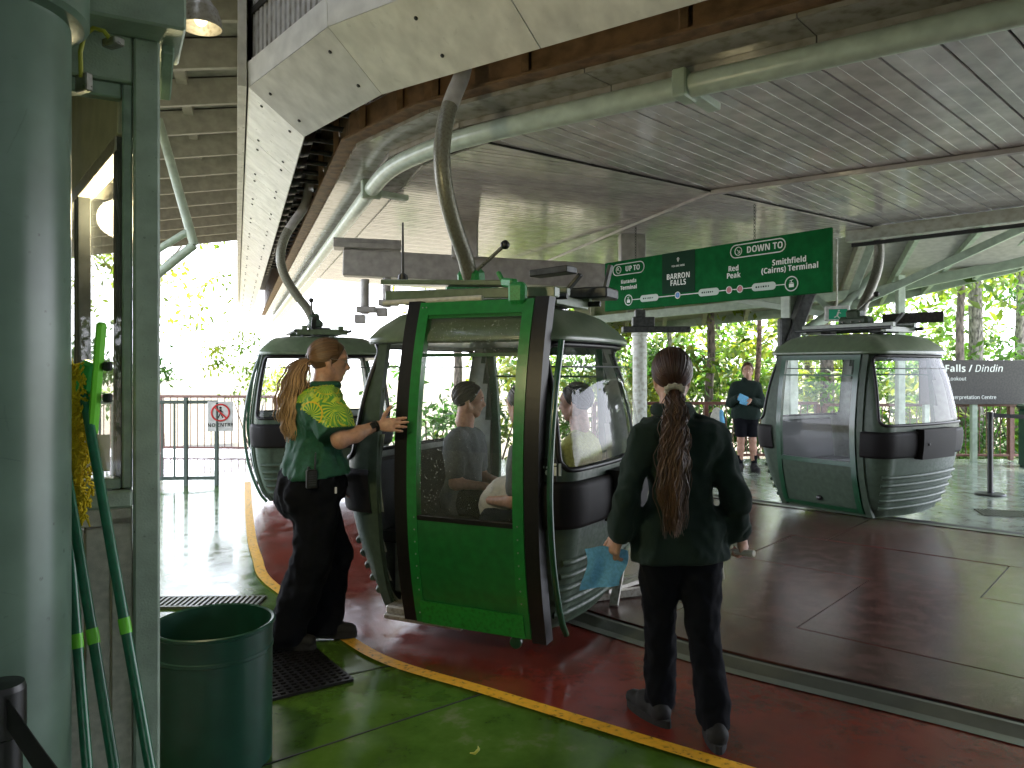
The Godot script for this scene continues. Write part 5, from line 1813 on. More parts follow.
func gondola(label: String, at: Vector3, turn: float, open: bool, number: String, arm_shift := 0.0, arm_side := 1.0) -> Node3D:
	var g := thing("gondola", label, "gondola", at, turn, "gondolas on the bend")
	var wraps := {1: [44.75, [1, -0.715, 0.715, 0.915, 1.585, 0.07]], 3: [108.75, [3, -0.715, 0.715, 0.915, 1.585, 0.07]]}      # end windows running round the corners
	var holes := [[0, -0.47, 0.47, 0.02, 1.61, 0.03], [2, -0.47, 0.47, 0.02, 1.61, 0.03]]
	var cols := cab_cols()
	var nc := cols.size()
	var rows := 54
	var mb := MB.new()
	for j in rows + 1:
		var y := 1.64 * j / rows
		for c in cols:
			var p := cab_col(c, y, 0.0)
			var dy := (cab_col(c, y + 0.01, 0.0) - cab_col(c, y - 0.01, 0.0))
			var e := 0.01
			var c2: Array = [c[0], c[1] + e]
			var dx := cab_col(c2, y, 0.0) - p
			var n := dx.cross(dy).normalized()
			if n.dot(Vector3(p.x, 0, p.z)) < 0.0: n = -n
			mb.v(p, n)
	for j in rows:
		var y := 1.64 * (j + 0.5) / rows
		for k in nc:
			var c: Array = cols[k]
			if c[0] < 4:
				var mid := cab_col([c[0], c[1] + 1.0 / 26.0], y, 0.0)
				var x := mid.x if c[0] == 0 or c[0] == 2 else mid.z
				var skip := false
				for h in holes:
					if h[0] == c[0] and in_hole(h, x, y): skip = true
				if skip: continue
			if in_wrap(wraps, k, y): continue
			var a := j * nc + k
			var b := j * nc + (k + 1) % nc
			mb.t3(a, a + nc, b); mb.t3(b, a + nc, b + nc)
	# underside
	var cc := mb.v(Vector3(0, 0, 0), Vector3.DOWN)
	for k in nc:
		mb.t3(cc, mb.v(cab_col(cols[k], 0.0, 0.0), Vector3.DOWN), mb.v(cab_col(cols[(k + 1) % nc], 0.0, 0.0), Vector3.DOWN))
	put(mb, "body", M.cabin, g)
	# wall thickness: a lining inside, its colour paled for reflections and haze
	var body_n := mb.N
	mb = MB.new()
	var off0 := 0
	for j in rows + 1:
		var y := 1.64 * j / rows
		for c in cols:
			mb.v(cab_col(c, y, -0.03), -body_n[mb.V.size()])
	for j in rows:
		var y := 1.64 * (j + 0.5) / rows
		for k in nc:
			var c: Array = cols[k]
			if c[0] < 4:
				var mid := cab_col([c[0], c[1] + 1.0 / 26.0], y, 0.0)
				var x := mid.x if c[0] == 0 or c[0] == 2 else mid.z
				var skip := false
				for h in holes:
					if h[0] == c[0] and in_hole(h, x, y): skip = true
				if skip: continue
			if in_wrap(wraps, k, y): continue
			var a := off0 + j * nc + k
			var b := off0 + j * nc + (k + 1) % nc
			mb.t3(a, b, a + nc); mb.t3(b, b + nc, a + nc)
	put(mb, "lining", M.cabin_inside, g)
	# roof with an overhanging brow
	mb = MB.new()
	var rings := [[1.60, 0.0, -0.02], [1.598, 0.0, 0.05], [1.615, 0.0, 0.062], [1.64, 0.0, 0.055], [1.70, -0.02, 0.02], [1.775, -0.09, 0.0], [1.80, -0.15, -0.0], [1.815, -0.28, 0.0], [1.82, -0.45, 0.0]]
	for j in rings.size():
		for k in nc:
			var q := cab_col(cols[k], 1.62, rings[j][2], rings[j][1])
			q.y = rings[j][0]
			mb.v(q, Vector3.UP)
	for j in rings.size():
		for k in nc:
			var a := mb.V[j * nc + k]
			var up := mb.V[mini(j + 1, rings.size() - 1) * nc + k] - mb.V[maxi(j - 1, 0) * nc + k]
			var rt := mb.V[j * nc + (k + 1) % nc] - mb.V[j * nc + (k + nc - 1) % nc]
			var n := rt.cross(up).normalized()
			if n.dot(Vector3(a.x, 0.6, a.z)) < 0.0: n = -n
			mb.N[j * nc + k] = n
	for j in rings.size() - 1:
		for k in nc:
			var a := j * nc + k
			var b := j * nc + (k + 1) % nc
			mb.t3(a, a + nc, b); mb.t3(b, a + nc, b + nc)
	cc = mb.v(Vector3(0, 1.822, 0), Vector3.UP)
	for k in nc:
		mb.t3(cc, mb.v(mb.V[8 * nc + (k + 1) % nc], Vector3.UP), mb.v(mb.V[8 * nc + k], Vector3.UP))
	mb.box(Transform3D(Basis(), Vector3(0, 1.61, 0)), Vector3(1.1, 0.02, 1.1), 0.0)
	put(mb, "roof", M.cabin_roof, g)
	# black bumper band round the ends
	mb = MB.new()
	var prof := [[0.60, 0.003], [0.605, 0.028], [0.63, 0.038], [0.72, 0.042], [0.82, 0.038], [0.85, 0.028], [0.856, 0.003]]
	for grp in [[26 - 2, 32 + 26 + 6 + 2], [64 + 26 - 2, 96 + 26 + 6 + 2]]:
		var base := mb.V.size()
		var cnt: int = grp[1] - grp[0] + 1
		for j in prof.size():
			for k in range(grp[0], grp[1] + 1):
				var c: Array = cols[k % nc]
				var p := cab_col(c, prof[j][0], prof[j][1])
				var jj := mini(j + 1, prof.size() - 1)
				var j0 := maxi(j - 1, 0)
				var up := cab_col(c, prof[jj][0], prof[jj][1]) - cab_col(c, prof[j0][0], prof[j0][1])
				var rt := cab_col(cols[(k + 1) % nc], prof[j][0], prof[j][1]) - cab_col(cols[(k + nc - 1) % nc], prof[j][0], prof[j][1])
				var n := rt.cross(up).normalized()
				if n.dot(Vector3(p.x, 0, p.z)) < 0: n = -n
				mb.v(p, n)
		for j in prof.size() - 1:
			for k in cnt - 1:
				var a := base + j * cnt + k
				mb.t3(a, a + cnt, a + 1); mb.t3(a + 1, a + cnt, a + cnt + 1)
	put(mb, "bumper_band", M.rubber_band, g)
	for f in [1, 3]:
		mb = MB.new()
		patch(mb, f, -0.30, 0.30, 0.585, 0.875, 0.085, 0.08)
		put(mb, "end_buffer", M.rubber_band, g)
		mb = MB.new()
		var bp := face_pt(f, 0.22, 0.73, 0.086)
		mb.ball(bp, Vector3(0.012, 0.014, 0.014), 10)
		put(mb, "buffer_bolt", M.black, g)
		for k in 5:
			mb = MB.new()
			var y := 0.10 + 0.078 * k
			var pts := []
			var c0 := 58 - 26 + 0 if f == 1 else 96
			for j in range(-3, 30):
				pts.append(cab_col(cols[(c0 + j + nc) % nc], y, 0.006))
			mb.tube(pts, 0.019, 8, true)
			put(mb, "louvre_rib", M.cabin, g)
		var w: Array = wraps[f]
		var wp := put(wrap_pane(cols, w, -0.006), "window", M.glass, g)
		mb = MB.new()
		var pts2 := []
		for p in outline(w[1]): pts2.append(wrap_pt(cols, w[0] + p.x / 0.041, p.y, 0.002))
		mb.tube(pts2, 0.016, 6, false)
		put(mb, "gasket", M.rubber, wp)
		mb = MB.new()
		var gp := []
		for k in 37: gp.append(wrap_pt(cols, w[0] - 17.0 + 34.0 * k / 36.0, 1.46, -0.008))
		mb.tube(gp, 0.006, 6, true)
		put(mb, "glazing_bar", M.steel_dark, wp)
	# door frames and leaves
	for f in [0, 2]:
		mb = MB.new()
		for q in [[-0.52, -0.46, 0.0, 1.62], [0.46, 0.52, 0.0, 1.62], [-0.46, 0.46, 1.60, 1.63]]:
			patch(mb, f, q[0], q[1], q[2], q[3], 0.016, 0.04)
		put(mb, "door_frame", M.cabin, g)
		if f == 2 or not open:
			var dl := door_leaf(g, f, -0.45, 0.45, M.tube_green, M.cabin, 0.03)
			if f == 0:
				mb = MB.new()
				mb.ball(face_pt(0, 0.0, 0.14, 0.03), Vector3(0.035, 0.028, 0.02), 12)
				put(mb, "latch", M.black, dl)
	# floor, benches, inner pole
	mb = MB.new()
	mb.box(Transform3D(Basis(), Vector3(0, 0.035, 0)), Vector3(0.94, 0.05, 0.98), 0.004)
	put(mb, "floor", M.alu, g)
	for sx in [-1.0, 1.0]:
		mb = MB.new()
		mb.box(Transform3D(Basis(), Vector3(sx * 0.47, 0.41, 0)), Vector3(0.36, 0.07, 1.02), 0.02)
		put(mb, "bench", M.seat, g)
		mb = MB.new()
		mb.box(Transform3D(Basis(Vector3.BACK, -sx * 0.10), Vector3(sx * 0.635, 0.66, 0)), Vector3(0.05, 0.46, 1.0), 0.02)
		put(mb, "backrest", M.seat, g)
		mb = MB.new()
		mb.box(Transform3D(Basis(), Vector3(sx * 0.50, 0.22, 0)), Vector3(0.05, 0.3, 0.96), 0.01)
		put(mb, "bench_apron", M.cabin_inside, g)
	# roof frame, hanger and arm
	mb = MB.new()
	for z in [-0.20, 0.20]:
		mb.bar(Vector3(-0.52, 1.905, z), Vector3(0.52, 1.905, z), 0.06, 0.05, 0.005)
	for x in [-0.45, 0.45]:
		mb.bar(Vector3(x, 1.86, -0.28), Vector3(x, 1.86, 0.28), 0.05, 0.06, 0.005)
	put(mb, "roof_frame", M.cabin_roof, g)
	mb = MB.new()
	for z in [-0.30, 0.30]:
		mb.tube([Vector3(-0.55, 1.87, z), Vector3(0.55, 1.87, z)], 0.018, 8)
	mb.box(Transform3D(Basis(), Vector3(0.3, 1.87, 0.0)), Vector3(0.22, 0.09, 0.2), 0.01)
	mb.box(Transform3D(Basis(), Vector3(-0.28, 1.87, 0.1)), Vector3(0.12, 0.07, 0.12), 0.01)
	mb.bar(Vector3(0.45, 1.9, 0.1), Vector3(0.56, 2.02, 0.1), 0.05, 0.02, 0.003)
	put(mb, "door_linkage", M.steel_dark, g)
	mb = MB.new()
	mb.box(Transform3D(Basis(), Vector3(arm_shift, 1.965, 0.03)), Vector3(0.34, 0.10, 0.16), 0.03)
	mb.bar(Vector3(arm_shift, 1.98, 0.03), Vector3(arm_shift, 2.09, 0.05), 0.16, 0.12, 0.02)
	var hm := put(mb, "hanger_head", M.hanger_green if open else M.cabin, g)
	mb = MB.new()
	for x in [-0.1, 0.0, 0.1]:
		mb.ball(Vector3(arm_shift + x, 1.955, 0.112), Vector3(0.012, 0.012, 0.008), 8)
	put(mb, "bolt", M.steel, hm)
	var pts := []
	var ctrl := [[2.02, 0.05], [2.16, 0.12], [2.34, 0.26], [2.55, 0.38], [2.76, 0.42], [2.98, 0.37], [3.16, 0.27], [3.38, 0.14], [3.75, 0.07], [4.05, 0.05]]
	for i in ctrl.size() - 1:
		for k in 4:
			var p: int = maxi(i - 1, 0)
			var q: int = mini(i + 2, ctrl.size() - 1)
			pts.append(Vector3(arm_shift, cubic_interpolate(ctrl[i][0], ctrl[i + 1][0], ctrl[p][0], ctrl[q][0], k / 4.0), arm_side * cubic_interpolate(ctrl[i][1], ctrl[i + 1][1], ctrl[p][1], ctrl[q][1], k / 4.0)))
	pts.append(Vector3(arm_shift, 4.05, arm_side * 0.05))
	mb = MB.new()
	mb.tube(pts.slice(0, 23), 0.052, 18)
	var ar := put(mb, "hanger_arm", M.arm_tube, g)
	mb = MB.new()
	mb.tube(pts.slice(22), 0.053, 18)
	put(mb, "painted_end", M.beam_grey, ar)
	mb = MB.new()
	mb.box(Transform3D(Basis(), Vector3(arm_shift, 4.08, arm_side * 0.05)), Vector3(0.5, 0.16, 0.2), 0.02)
	put(mb, "grip", M.steel_dark, g)
	# lever with its knob
	mb = MB.new()
	mb.tube([Vector3(arm_shift + 0.02, 2.06, 0.06), Vector3(arm_shift + 0.26, 2.22, 0.10)], 0.012, 10)
	var lv := put(mb, "lever", M.steel, g)
	mb = MB.new()
	mb.ball(Vector3(arm_shift + 0.275, 2.23, 0.102), Vector3(0.03, 0.03, 0.03), 14)
	put(mb, "knob", M.black, lv)
	# bowed guard tube outside the door side
	if arm_side > 0.0:
		mb = MB.new()
		var bow := []
		for k in 21:
			var y := lerpf(0.02, 1.60, k / 20.0)
			bow.append(cab_side(0.66, y, 0.05 + 0.05 * sin(PI * k / 20.0)))
		mb.tube(bow, 0.017, 10)
		put(mb, "guard_tube", M.tube_green, g)
	if number:
		var fp := face_pt(3, 0.38, 1.03, 0.003)
		write(g, number, fp, 0.09, M.panel_grey, Basis(Vector3.UP, PI / 2), false)
	return g


func open_leaf(g: Node3D) -> void:      # the bright door slid aside on the boarding gondola, with its rubber edges, kick plate and castor
	var d := Node3D.new()
	d.name = "door"
	d.set_meta("label", "bright green sliding door leaf with black rubber edges")
	g.add_child(d, true)
	var x0 := -0.215
	var x1 := 0.50
	var off := 0.085
	var lf := func(x: float, y: float, o: float) -> Vector3:
		var yy := clampf(y, 0.0, 1.9)
		var b := 0.735 - 0.16 * pow(absf(yy - 0.85) / 1.0, 2.2)
		return Vector3(x, y, b + off + o)
	var plate := func(xa: float, xb: float, ya: float, yb: float, o: float, th: float, called: String, m: Material, taper := 0.0) -> MeshInstance3D:
		var mb := MB.new()
		var ny := maxi(1, int((yb - ya) / 0.06))
		var mid0: Vector3 = lf.call((xa + xb) * 0.5, (ya + yb) * 0.5, o - th * 0.5)
		for j in ny:
			var y0 := lerpf(ya, yb, float(j) / ny)
			var y1 := lerpf(ya, yb, float(j + 1) / ny)
			var m3: Vector3 = lf.call((xa + xb) * 0.5, (y0 + y1) * 0.5, o - th * 0.5)
			mb.quad_out(lf.call(xa, y0, o), lf.call(xb, y0, o), lf.call(xb, y1, o), lf.call(xa, y1, o), m3)
			mb.quad_out(lf.call(xa, y0, o - th), lf.call(xb, y0, o - th), lf.call(xb, y1, o - th), lf.call(xa, y1, o - th), m3)
			for x in [xa, xb]:
				mb.quad_out(lf.call(x, y0, o), lf.call(x, y1, o), lf.call(x, y1, o - th), lf.call(x, y0, o - th), m3)
		for y in [ya, yb]:
			mb.quad_out(lf.call(xa, y, o), lf.call(xb, y, o), lf.call(xb, y, o - th), lf.call(xa, y, o - th), mid0)
		return put(mb, called, m, d)
	var fw := 0.062
	plate.call(x0, x0 + fw, 0.0, 1.83, 0.0, 0.05, "stile", M.door_green)
	plate.call(x1 - fw, x1, 0.0, 1.83, 0.0, 0.05, "stile", M.door_green)
	plate.call(x0 + fw, x1 - fw, 1.755, 1.83, 0.0, 0.05, "top_rail", M.door_green)
	plate.call(x0 + fw, x1 - fw, 1.735, 1.755, -0.012, 0.03, "glazing_bead", M.door_panel)
	plate.call(x0 + fw, x1 - fw, 0.0, 0.605, -0.006, 0.03, "lower_panel", M.door_panel)
	plate.call(x0 + fw - 0.02, x1 - fw + 0.03, 0.0, 0.135, 0.008, 0.01, "kick_plate", M.kick)
	plate.call(x0 + fw, x1 - fw, 1.515, 1.535, -0.004, 0.03, "glazing_bar", M.tube_green)
	plate.call(x0 + fw, x1 - fw, 0.605, 0.63, -0.003, 0.03, "brush_strip", M.rubber)
	plate.call(x0 + fw, x1 - fw, 0.63, 1.735, -0.02, 0.005, "pane", M.glass)
	plate.call(x0 - 0.085, x0 - 0.003, 0.0, 1.84, -0.005, 0.09, "rubber_edge", M.rubber)
	plate.call(x1 + 0.003, x1 + 0.085, -0.02, 1.84, -0.005, 0.09, "rubber_edge", M.rubber)
	# rivets down the stiles
	var rv := MB.new()
	rv.ball(Vector3.ZERO, Vector3(0.005, 0.005, 0.004), 6)
	var r0 := put(rv, "rivet", M.steel, d)
	r0.position = lf.call(x0 + 0.03, 0.06, 0.002)
	for k in range(1, 9):
		again(r0, d, Transform3D(Basis(), lf.call(x0 + 0.045, 0.06 + k * 0.07, 0.002)))
		again(r0, d, Transform3D(Basis(), lf.call(x1 - 0.035, 0.06 + k * 0.07, 0.002)))
	for x in [x0 + 0.02, x0 + 0.045]:
		again(r0, d, Transform3D(Basis(), lf.call(x, 1.80, 0.002)))
	# castor
	var mb := MB.new()
	mb.lathe([Vector2(0.0, -0.012), Vector2(0.032, -0.012), Vector2(0.035, -0.006), Vector2(0.035, 0.006), Vector2(0.032, 0.012), Vector2(0.0, 0.012)], 20, Transform3D(Basis(Vector3.RIGHT, PI / 2), lf.call(0.40, -0.035, -0.02)))
	mb.box(Transform3D(Basis(), lf.call(0.40, -0.02, -0.04)), Vector3(0.06, 0.05, 0.012), 0.004)
	put(mb, "castor", M.tube_green, d)
	# hook on top
	mb = MB.new()
	mb.box(Transform3D(Basis(), lf.call(0.40, 1.86, 0.01)), Vector3(0.10, 0.12, 0.07), 0.02)
	mb.bar(lf.call(0.36, 1.92, -0.02), lf.call(0.26, 1.94, -0.1), 0.05, 0.05, 0.01)
	mb.bar(lf.call(0.26, 1.93, -0.1), lf.call(0.22, 2.0, -0.1), 0.03, 0.02, 0.003)
	put(mb, "hook", M.hanger_green, d)
	# wet glass: scattered drops
	var dr := RandomNumberGenerator.new()
	dr.seed = 5
	mb = MB.new()
	for k in 1500:
		var y := dr.randf_range(0.64, 1.72)
		var x := dr.randf_range(x0 + fw + 0.01, x1 - fw - 0.01)
		var keep := 0.07 + (0.8 if x < -0.02 + 0.06 * sin(y * 9.0) else 0.0) + (0.6 if y > 1.54 else 0.0)
		if dr.randf() > keep: continue
		var r := dr.randf_range(0.0008, 0.0028)
		mb.ball(lf.call(x, y, -0.019), Vector3(r, r * dr.randf_range(1.0, 1.8), r * 0.5), 6)
	var dm := put(mb, "water_drops", M.drop, d)
	dm.set_meta("kind", "stuff")
	# threshold step in the open doorway
	mb = MB.new()
	mb.box(Transform3D(Basis(), Vector3(-0.20, 0.025, 0.60)), Vector3(0.52, 0.05, 0.14), 0.01)
	mb.box(Transform3D(Basis(), Vector3(-0.20, -0.01, 0.64)), Vector3(0.52, 0.03, 0.10), 0.006)
	put(mb, "threshold", M.alu, g)
	# sticker with white lettering on the side glass
	mb = MB.new()
	mb.box(Transform3D(Basis(), cab_side(0.66, 0.92, 0.012) + Vector3(-0.11, 0, 0)), Vector3(0.22, 0.12, 0.003), 0.0)
	var stk := put(mb, "sticker", M.black, g)
	write(g, "Skyrail", cab_side(0.66, 0.92, 0.015) + Vector3(-0.105, 0, 0), 0.06, M.letter)
	# long door actuator bars and antenna on the roof
	mb = MB.new()
	mb.bar(Vector3(-0.62, 1.99, 0.42), Vector3(0.30, 1.94, 0.42), 0.14, 0.03, 0.004)
	mb.bar(Vector3(-0.58, 1.90, 0.46), Vector3(0.55, 1.88, 0.46), 0.08, 0.06, 0.006)
	put(mb, "actuator_cover", M.cabin_roof, g)
	mb = MB.new()
	mb.tube([Vector3(-0.52, 1.845, 0.60), Vector3(0.15, 1.85, 0.60)], 0.016, 8)
	put(mb, "air_hose", M.bag, g)
	mb = MB.new()
	mb.tube([Vector3(-0.5, 2.0, 0.42), Vector3(-0.5, 2.03, 0.42), Vector3(-0.5, 2.045, 0.42), Vector3(-0.5, 2.36, 0.42)], [0.035, 0.03, 0.009, 0.006], 10)
	put(mb, "antenna", M.black, g)
	mb = MB.new()
	mb.bar(Vector3(0.30, 2.02, 0.2), Vector3(0.56, 2.03, 0.25), 0.12, 0.04, 0.005)
	mb.bar(Vector3(0.58, 1.95, -0.3), Vector3(0.62, 2.12, -0.3), 0.06, 0.02, 0.003)
	mb.box(Transform3D(Basis(), Vector3(0.5, 1.93, -0.25)), Vector3(0.3, 0.07, 0.25), 0.01)
	put(mb, "roof_box", M.steel_dark, g)


func gondolas() -> void:
	var g0 := gondola("bright green doored gondola standing open between the two front attendants", Vector3(-0.05, 0.12, -4.97), deg_to_rad(-25), true, "", -0.22)
	open_leaf(g0)
	gondola("grey green gondola behind the braided attendant, numbered on its end window", Vector3(-2.30, 0.12, -9.1), deg_to_rad(-69), false, "81")
	var g2 := gondola("closed grey green gondola on the far track beside the lookout board", Vector3(3.70, 0.11, -8.25), deg_to_rad(-56), false, "", 0.0, -1.0)
	var mb := MB.new()
	mb.box(Transform3D(Basis(Vector3.UP, deg_to_rad(10)), Vector3(0.42, 1.99, -0.32)), Vector3(0.60, 0.11, 0.02), 0.003)
	put(mb, "roof_board", M.board_brown, g2)


# ---------------------------------------------------------------- smooth bodies: a field of tapered capsules meshed as surface nets
var fold_noise := FastNoiseLite.new()
var crease := FastNoiseLite.new()


func field(mb: MB, bones: Array, K: float, cell: float, clips := [], amp := 0.0, fold := Vector3(7, 4, 7)) -> void:
	# a bone: [a, b, radius at a, radius at b] or with [.., axis, squeeze] for an oval section
	var n := bones.size()
	var A := PackedVector3Array()
	var B := PackedVector3Array()
	var FN := PackedVector3Array()
	var FK := PackedFloat32Array()
	var RA := PackedFloat32Array()
	var RD := PackedFloat32Array()
	var IV := PackedFloat32Array()
	var lo := Vector3(1e9, 1e9, 1e9)
	var hi := -lo
	var kmax := 1.0
	for b in bones:
		var fn: Vector3 = b[4].normalized() if b.size() > 4 else Vector3.ZERO
		var fk: float = b[5] - 1.0 if b.size() > 4 else 0.0
		kmax = maxf(kmax, fk + 1.0)
		var ba: Vector3 = b[1] - b[0]
		var bs := ba + fn * (ba.dot(fn) * fk)
		A.append(b[0]); B.append(bs); FN.append(fn); FK.append(fk); RA.append(b[2]); RD.append(b[3] - b[2])
		IV.append(1.0 / maxf(bs.length_squared(), 1e-9))
		var r: float = maxf(b[2], b[3]) + K * 0.3 + amp
		for p in [b[0], b[1]]:
			lo = lo.min(p - Vector3.ONE * r)
			hi = hi.max(p + Vector3.ONE * r)
	lo -= Vector3.ONE * cell * 2.5
	hi += Vector3.ONE * cell * 2.5
	var bx := int(ceil((hi.x - lo.x) / cell / 4.0))
	var by := int(ceil((hi.y - lo.y) / cell / 4.0))
	var bz := int(ceil((hi.z - lo.z) / cell / 4.0))
	var nx := bx * 4 + 1
	var ny := by * 4 + 1
	var nz := bz * 4 + 1
	var nxy := nx * ny
	var D := PackedFloat32Array()
	D.resize(nxy * nz)
	D.fill(1.0)
	var blocks := PackedInt32Array()
	var thr := (cell * 4.0 * 0.87 * 1.25) * kmax + K * 0.5 + amp
	var ds := PackedFloat32Array()
	ds.resize(n)
	for z in bz:
		for y in by:
			for x in bx:
				var c := lo + Vector3(x * 4 + 1.5, y * 4 + 1.5, z * 4 + 1.5) * cell
				var dm := 1e9
				for i in n:
					var pa := c - A[i]
					if FK[i] != 0.0: pa += FN[i] * (pa.dot(FN[i]) * FK[i])
					var h := clampf(pa.dot(B[i]) * IV[i], 0.0, 1.0)
					var di := (pa - B[i] * h).length() - RA[i] - RD[i] * h
					ds[i] = di
					dm = minf(dm, di)
				if dm > thr: continue
				var o := x * 4 + y * 4 * nx + z * 4 * nxy
				if dm < -thr and clips.is_empty():
					for kz in 4:
						for ky in 4:
							for kx in 4: D[o + kx + ky * nx + kz * nxy] = -1.0
					continue
				blocks.append(o)
				var sub := PackedInt32Array()
				for i in n:
					if ds[i] < dm + 2.0 * thr: sub.append(i)
				for kz in 4:
					for ky in 4:
						for kx in 4:
							var p := lo + Vector3(x * 4 + kx, y * 4 + ky, z * 4 + kz) * cell
							var d := 1e9
							for i in sub:
								var pa := p - A[i]
								if FK[i] != 0.0: pa += FN[i] * (pa.dot(FN[i]) * FK[i])
								var h := clampf(pa.dot(B[i]) * IV[i], 0.0, 1.0)
								var di := (pa - B[i] * h).length() - RA[i] - RD[i] * h
								var w := K - absf(d - di)
								d = minf(d, di)
								if w > 0.0: d -= w * w / K * 0.25
							if amp > 0.0:
								d += amp * (fold_noise.get_noise_3d(p.x * fold.x, p.y * fold.y, p.z * fold.z) - 0.4 * crease.get_noise_3d(p.x * fold.x, p.y * fold.y * 1.3 + p.x * 2.0, p.z * fold.z))
							for q in clips:      # [point, outward normal, reach]
								if q.size() < 3 or p.distance_to(q[0]) < q[2]:
									d = maxf(d, (p - q[0]).dot(q[1]))
							D[o + kx + ky * nx + kz * nxy] = d
	var idx := PackedInt32Array()
	idx.resize(nxy * nz)
	idx.fill(-1)
	var cells := PackedInt32Array()
	var base := mb.V.size()
	var cs := PackedInt32Array([0, 1, nx, nx + 1, nxy, nxy + 1, nxy + nx, nxy + nx + 1])
	var E := [[0, 1], [2, 3], [4, 5], [6, 7], [0, 2], [1, 3], [4, 6], [5, 7], [0, 4], [1, 5], [2, 6], [3, 7]]
	var vals := PackedFloat32Array()
	vals.resize(8)
	for o in blocks:
		for kz in 4:
			for ky in 4:
				for kx in 4:
					var i := o + kx + ky * nx + kz * nxy
					var m := 0
					for k in 8:
						vals[k] = D[i + cs[k]]
						if vals[k] < 0.0: m += 1
					if m == 0 or m == 8: continue
					var s := Vector3.ZERO
					var cnt := 0
					for e in E:
						var a := vals[e[0]]
						var b := vals[e[1]]
						if (a < 0.0) != (b < 0.0):
							var t := a / (a - b)
							var e0: int = e[0]
							var e1: int = e[1]
							var pa := Vector3(e0 & 1, (e0 >> 1) & 1, e0 >> 2)
							s += pa + (Vector3(e1 & 1, (e1 >> 1) & 1, e1 >> 2) - pa) * t
							cnt += 1
					var z := i / nxy
					var y := (i - z * nxy) / nx
					var x := i - z * nxy - y * nx
					idx[i] = mb.v(lo + (Vector3(x, y, z) + s / cnt) * cell, Vector3.ZERO)
					cells.append(i)
	for i in cells:
		var d0 := D[i]
		for ax in 3:
			var st: int = [1, nx, nxy][ax]
			var u: int = [nx, nxy, 1][ax]
			var w: int = [nxy, 1, nx][ax]
			var d1 := D[i + st]
			if (d0 < 0.0) == (d1 < 0.0): continue
			if i - u - w < 0: continue
			var a := idx[i]
			var b := idx[i - u]
			var c := idx[i - u - w]
			var d := idx[i - w]
			if b < 0 or c < 0 or d < 0: continue
			if d0 > 0.0:
				var t := b; b = d; d = t
			mb.t3(a, b, c); mb.t3(a, c, d)
			var fnv := (mb.V[b] - mb.V[a]).cross(mb.V[c] - mb.V[a]) + (mb.V[c] - mb.V[a]).cross(mb.V[d] - mb.V[a])
			mb.N[a] += fnv; mb.N[b] += fnv; mb.N[c] += fnv; mb.N[d] += fnv
	for i in range(base, mb.V.size()):
		mb.N[i] = mb.N[i].normalized()


func face_ok(mb: MB) -> void:
	pass


func head_bones(c: Vector3, f: Vector3, u: Vector3) -> Array:
	var r := f.cross(u).normalized()
	return [
		[c + u * 0.028 - f * 0.022, c + u * 0.030 + f * 0.015, 0.088, 0.082, r, 1.18],
		[c + f * 0.035 + u * 0.01, c + f * 0.052 - u * 0.085, 0.066, 0.036, r, 1.05],
		[c + f * 0.0 - u * 0.05 + r * 0.035, c + f * 0.048 - u * 0.088, 0.036, 0.026],
		[c + f * 0.0 - u * 0.05 - r * 0.035, c + f * 0.048 - u * 0.088, 0.036, 0.026],
		[c + f * 0.092 + u * 0.008, c + f * 0.108 - u * 0.028, 0.009, 0.013],
		[c + f * 0.108 - u * 0.030 + r * 0.008, c + f * 0.095 - u * 0.032 - r * 0.008, 0.010, 0.010],
		[c + f * 0.086 - u * 0.058 + r * 0.014, c + f * 0.086 - u * 0.058 - r * 0.014, 0.011, 0.011],
		[c + f * 0.080 + u * 0.028 + r * 0.035, c + f * 0.080 + u * 0.028 - r * 0.035, 0.014, 0.014],
		[c - u * 0.005 + r * 0.074 - f * 0.012, c - u * 0.035 + r * 0.072 - f * 0.006, 0.017, 0.011, r, 1.9],
		[c - u * 0.005 - r * 0.074 - f * 0.012, c - u * 0.035 - r * 0.072 - f * 0.006, 0.017, 0.011, r, 1.9],
		[c - u * 0.05 - f * 0.02, c - u * 0.155 - f * 0.03, 0.053, 0.056],
	]


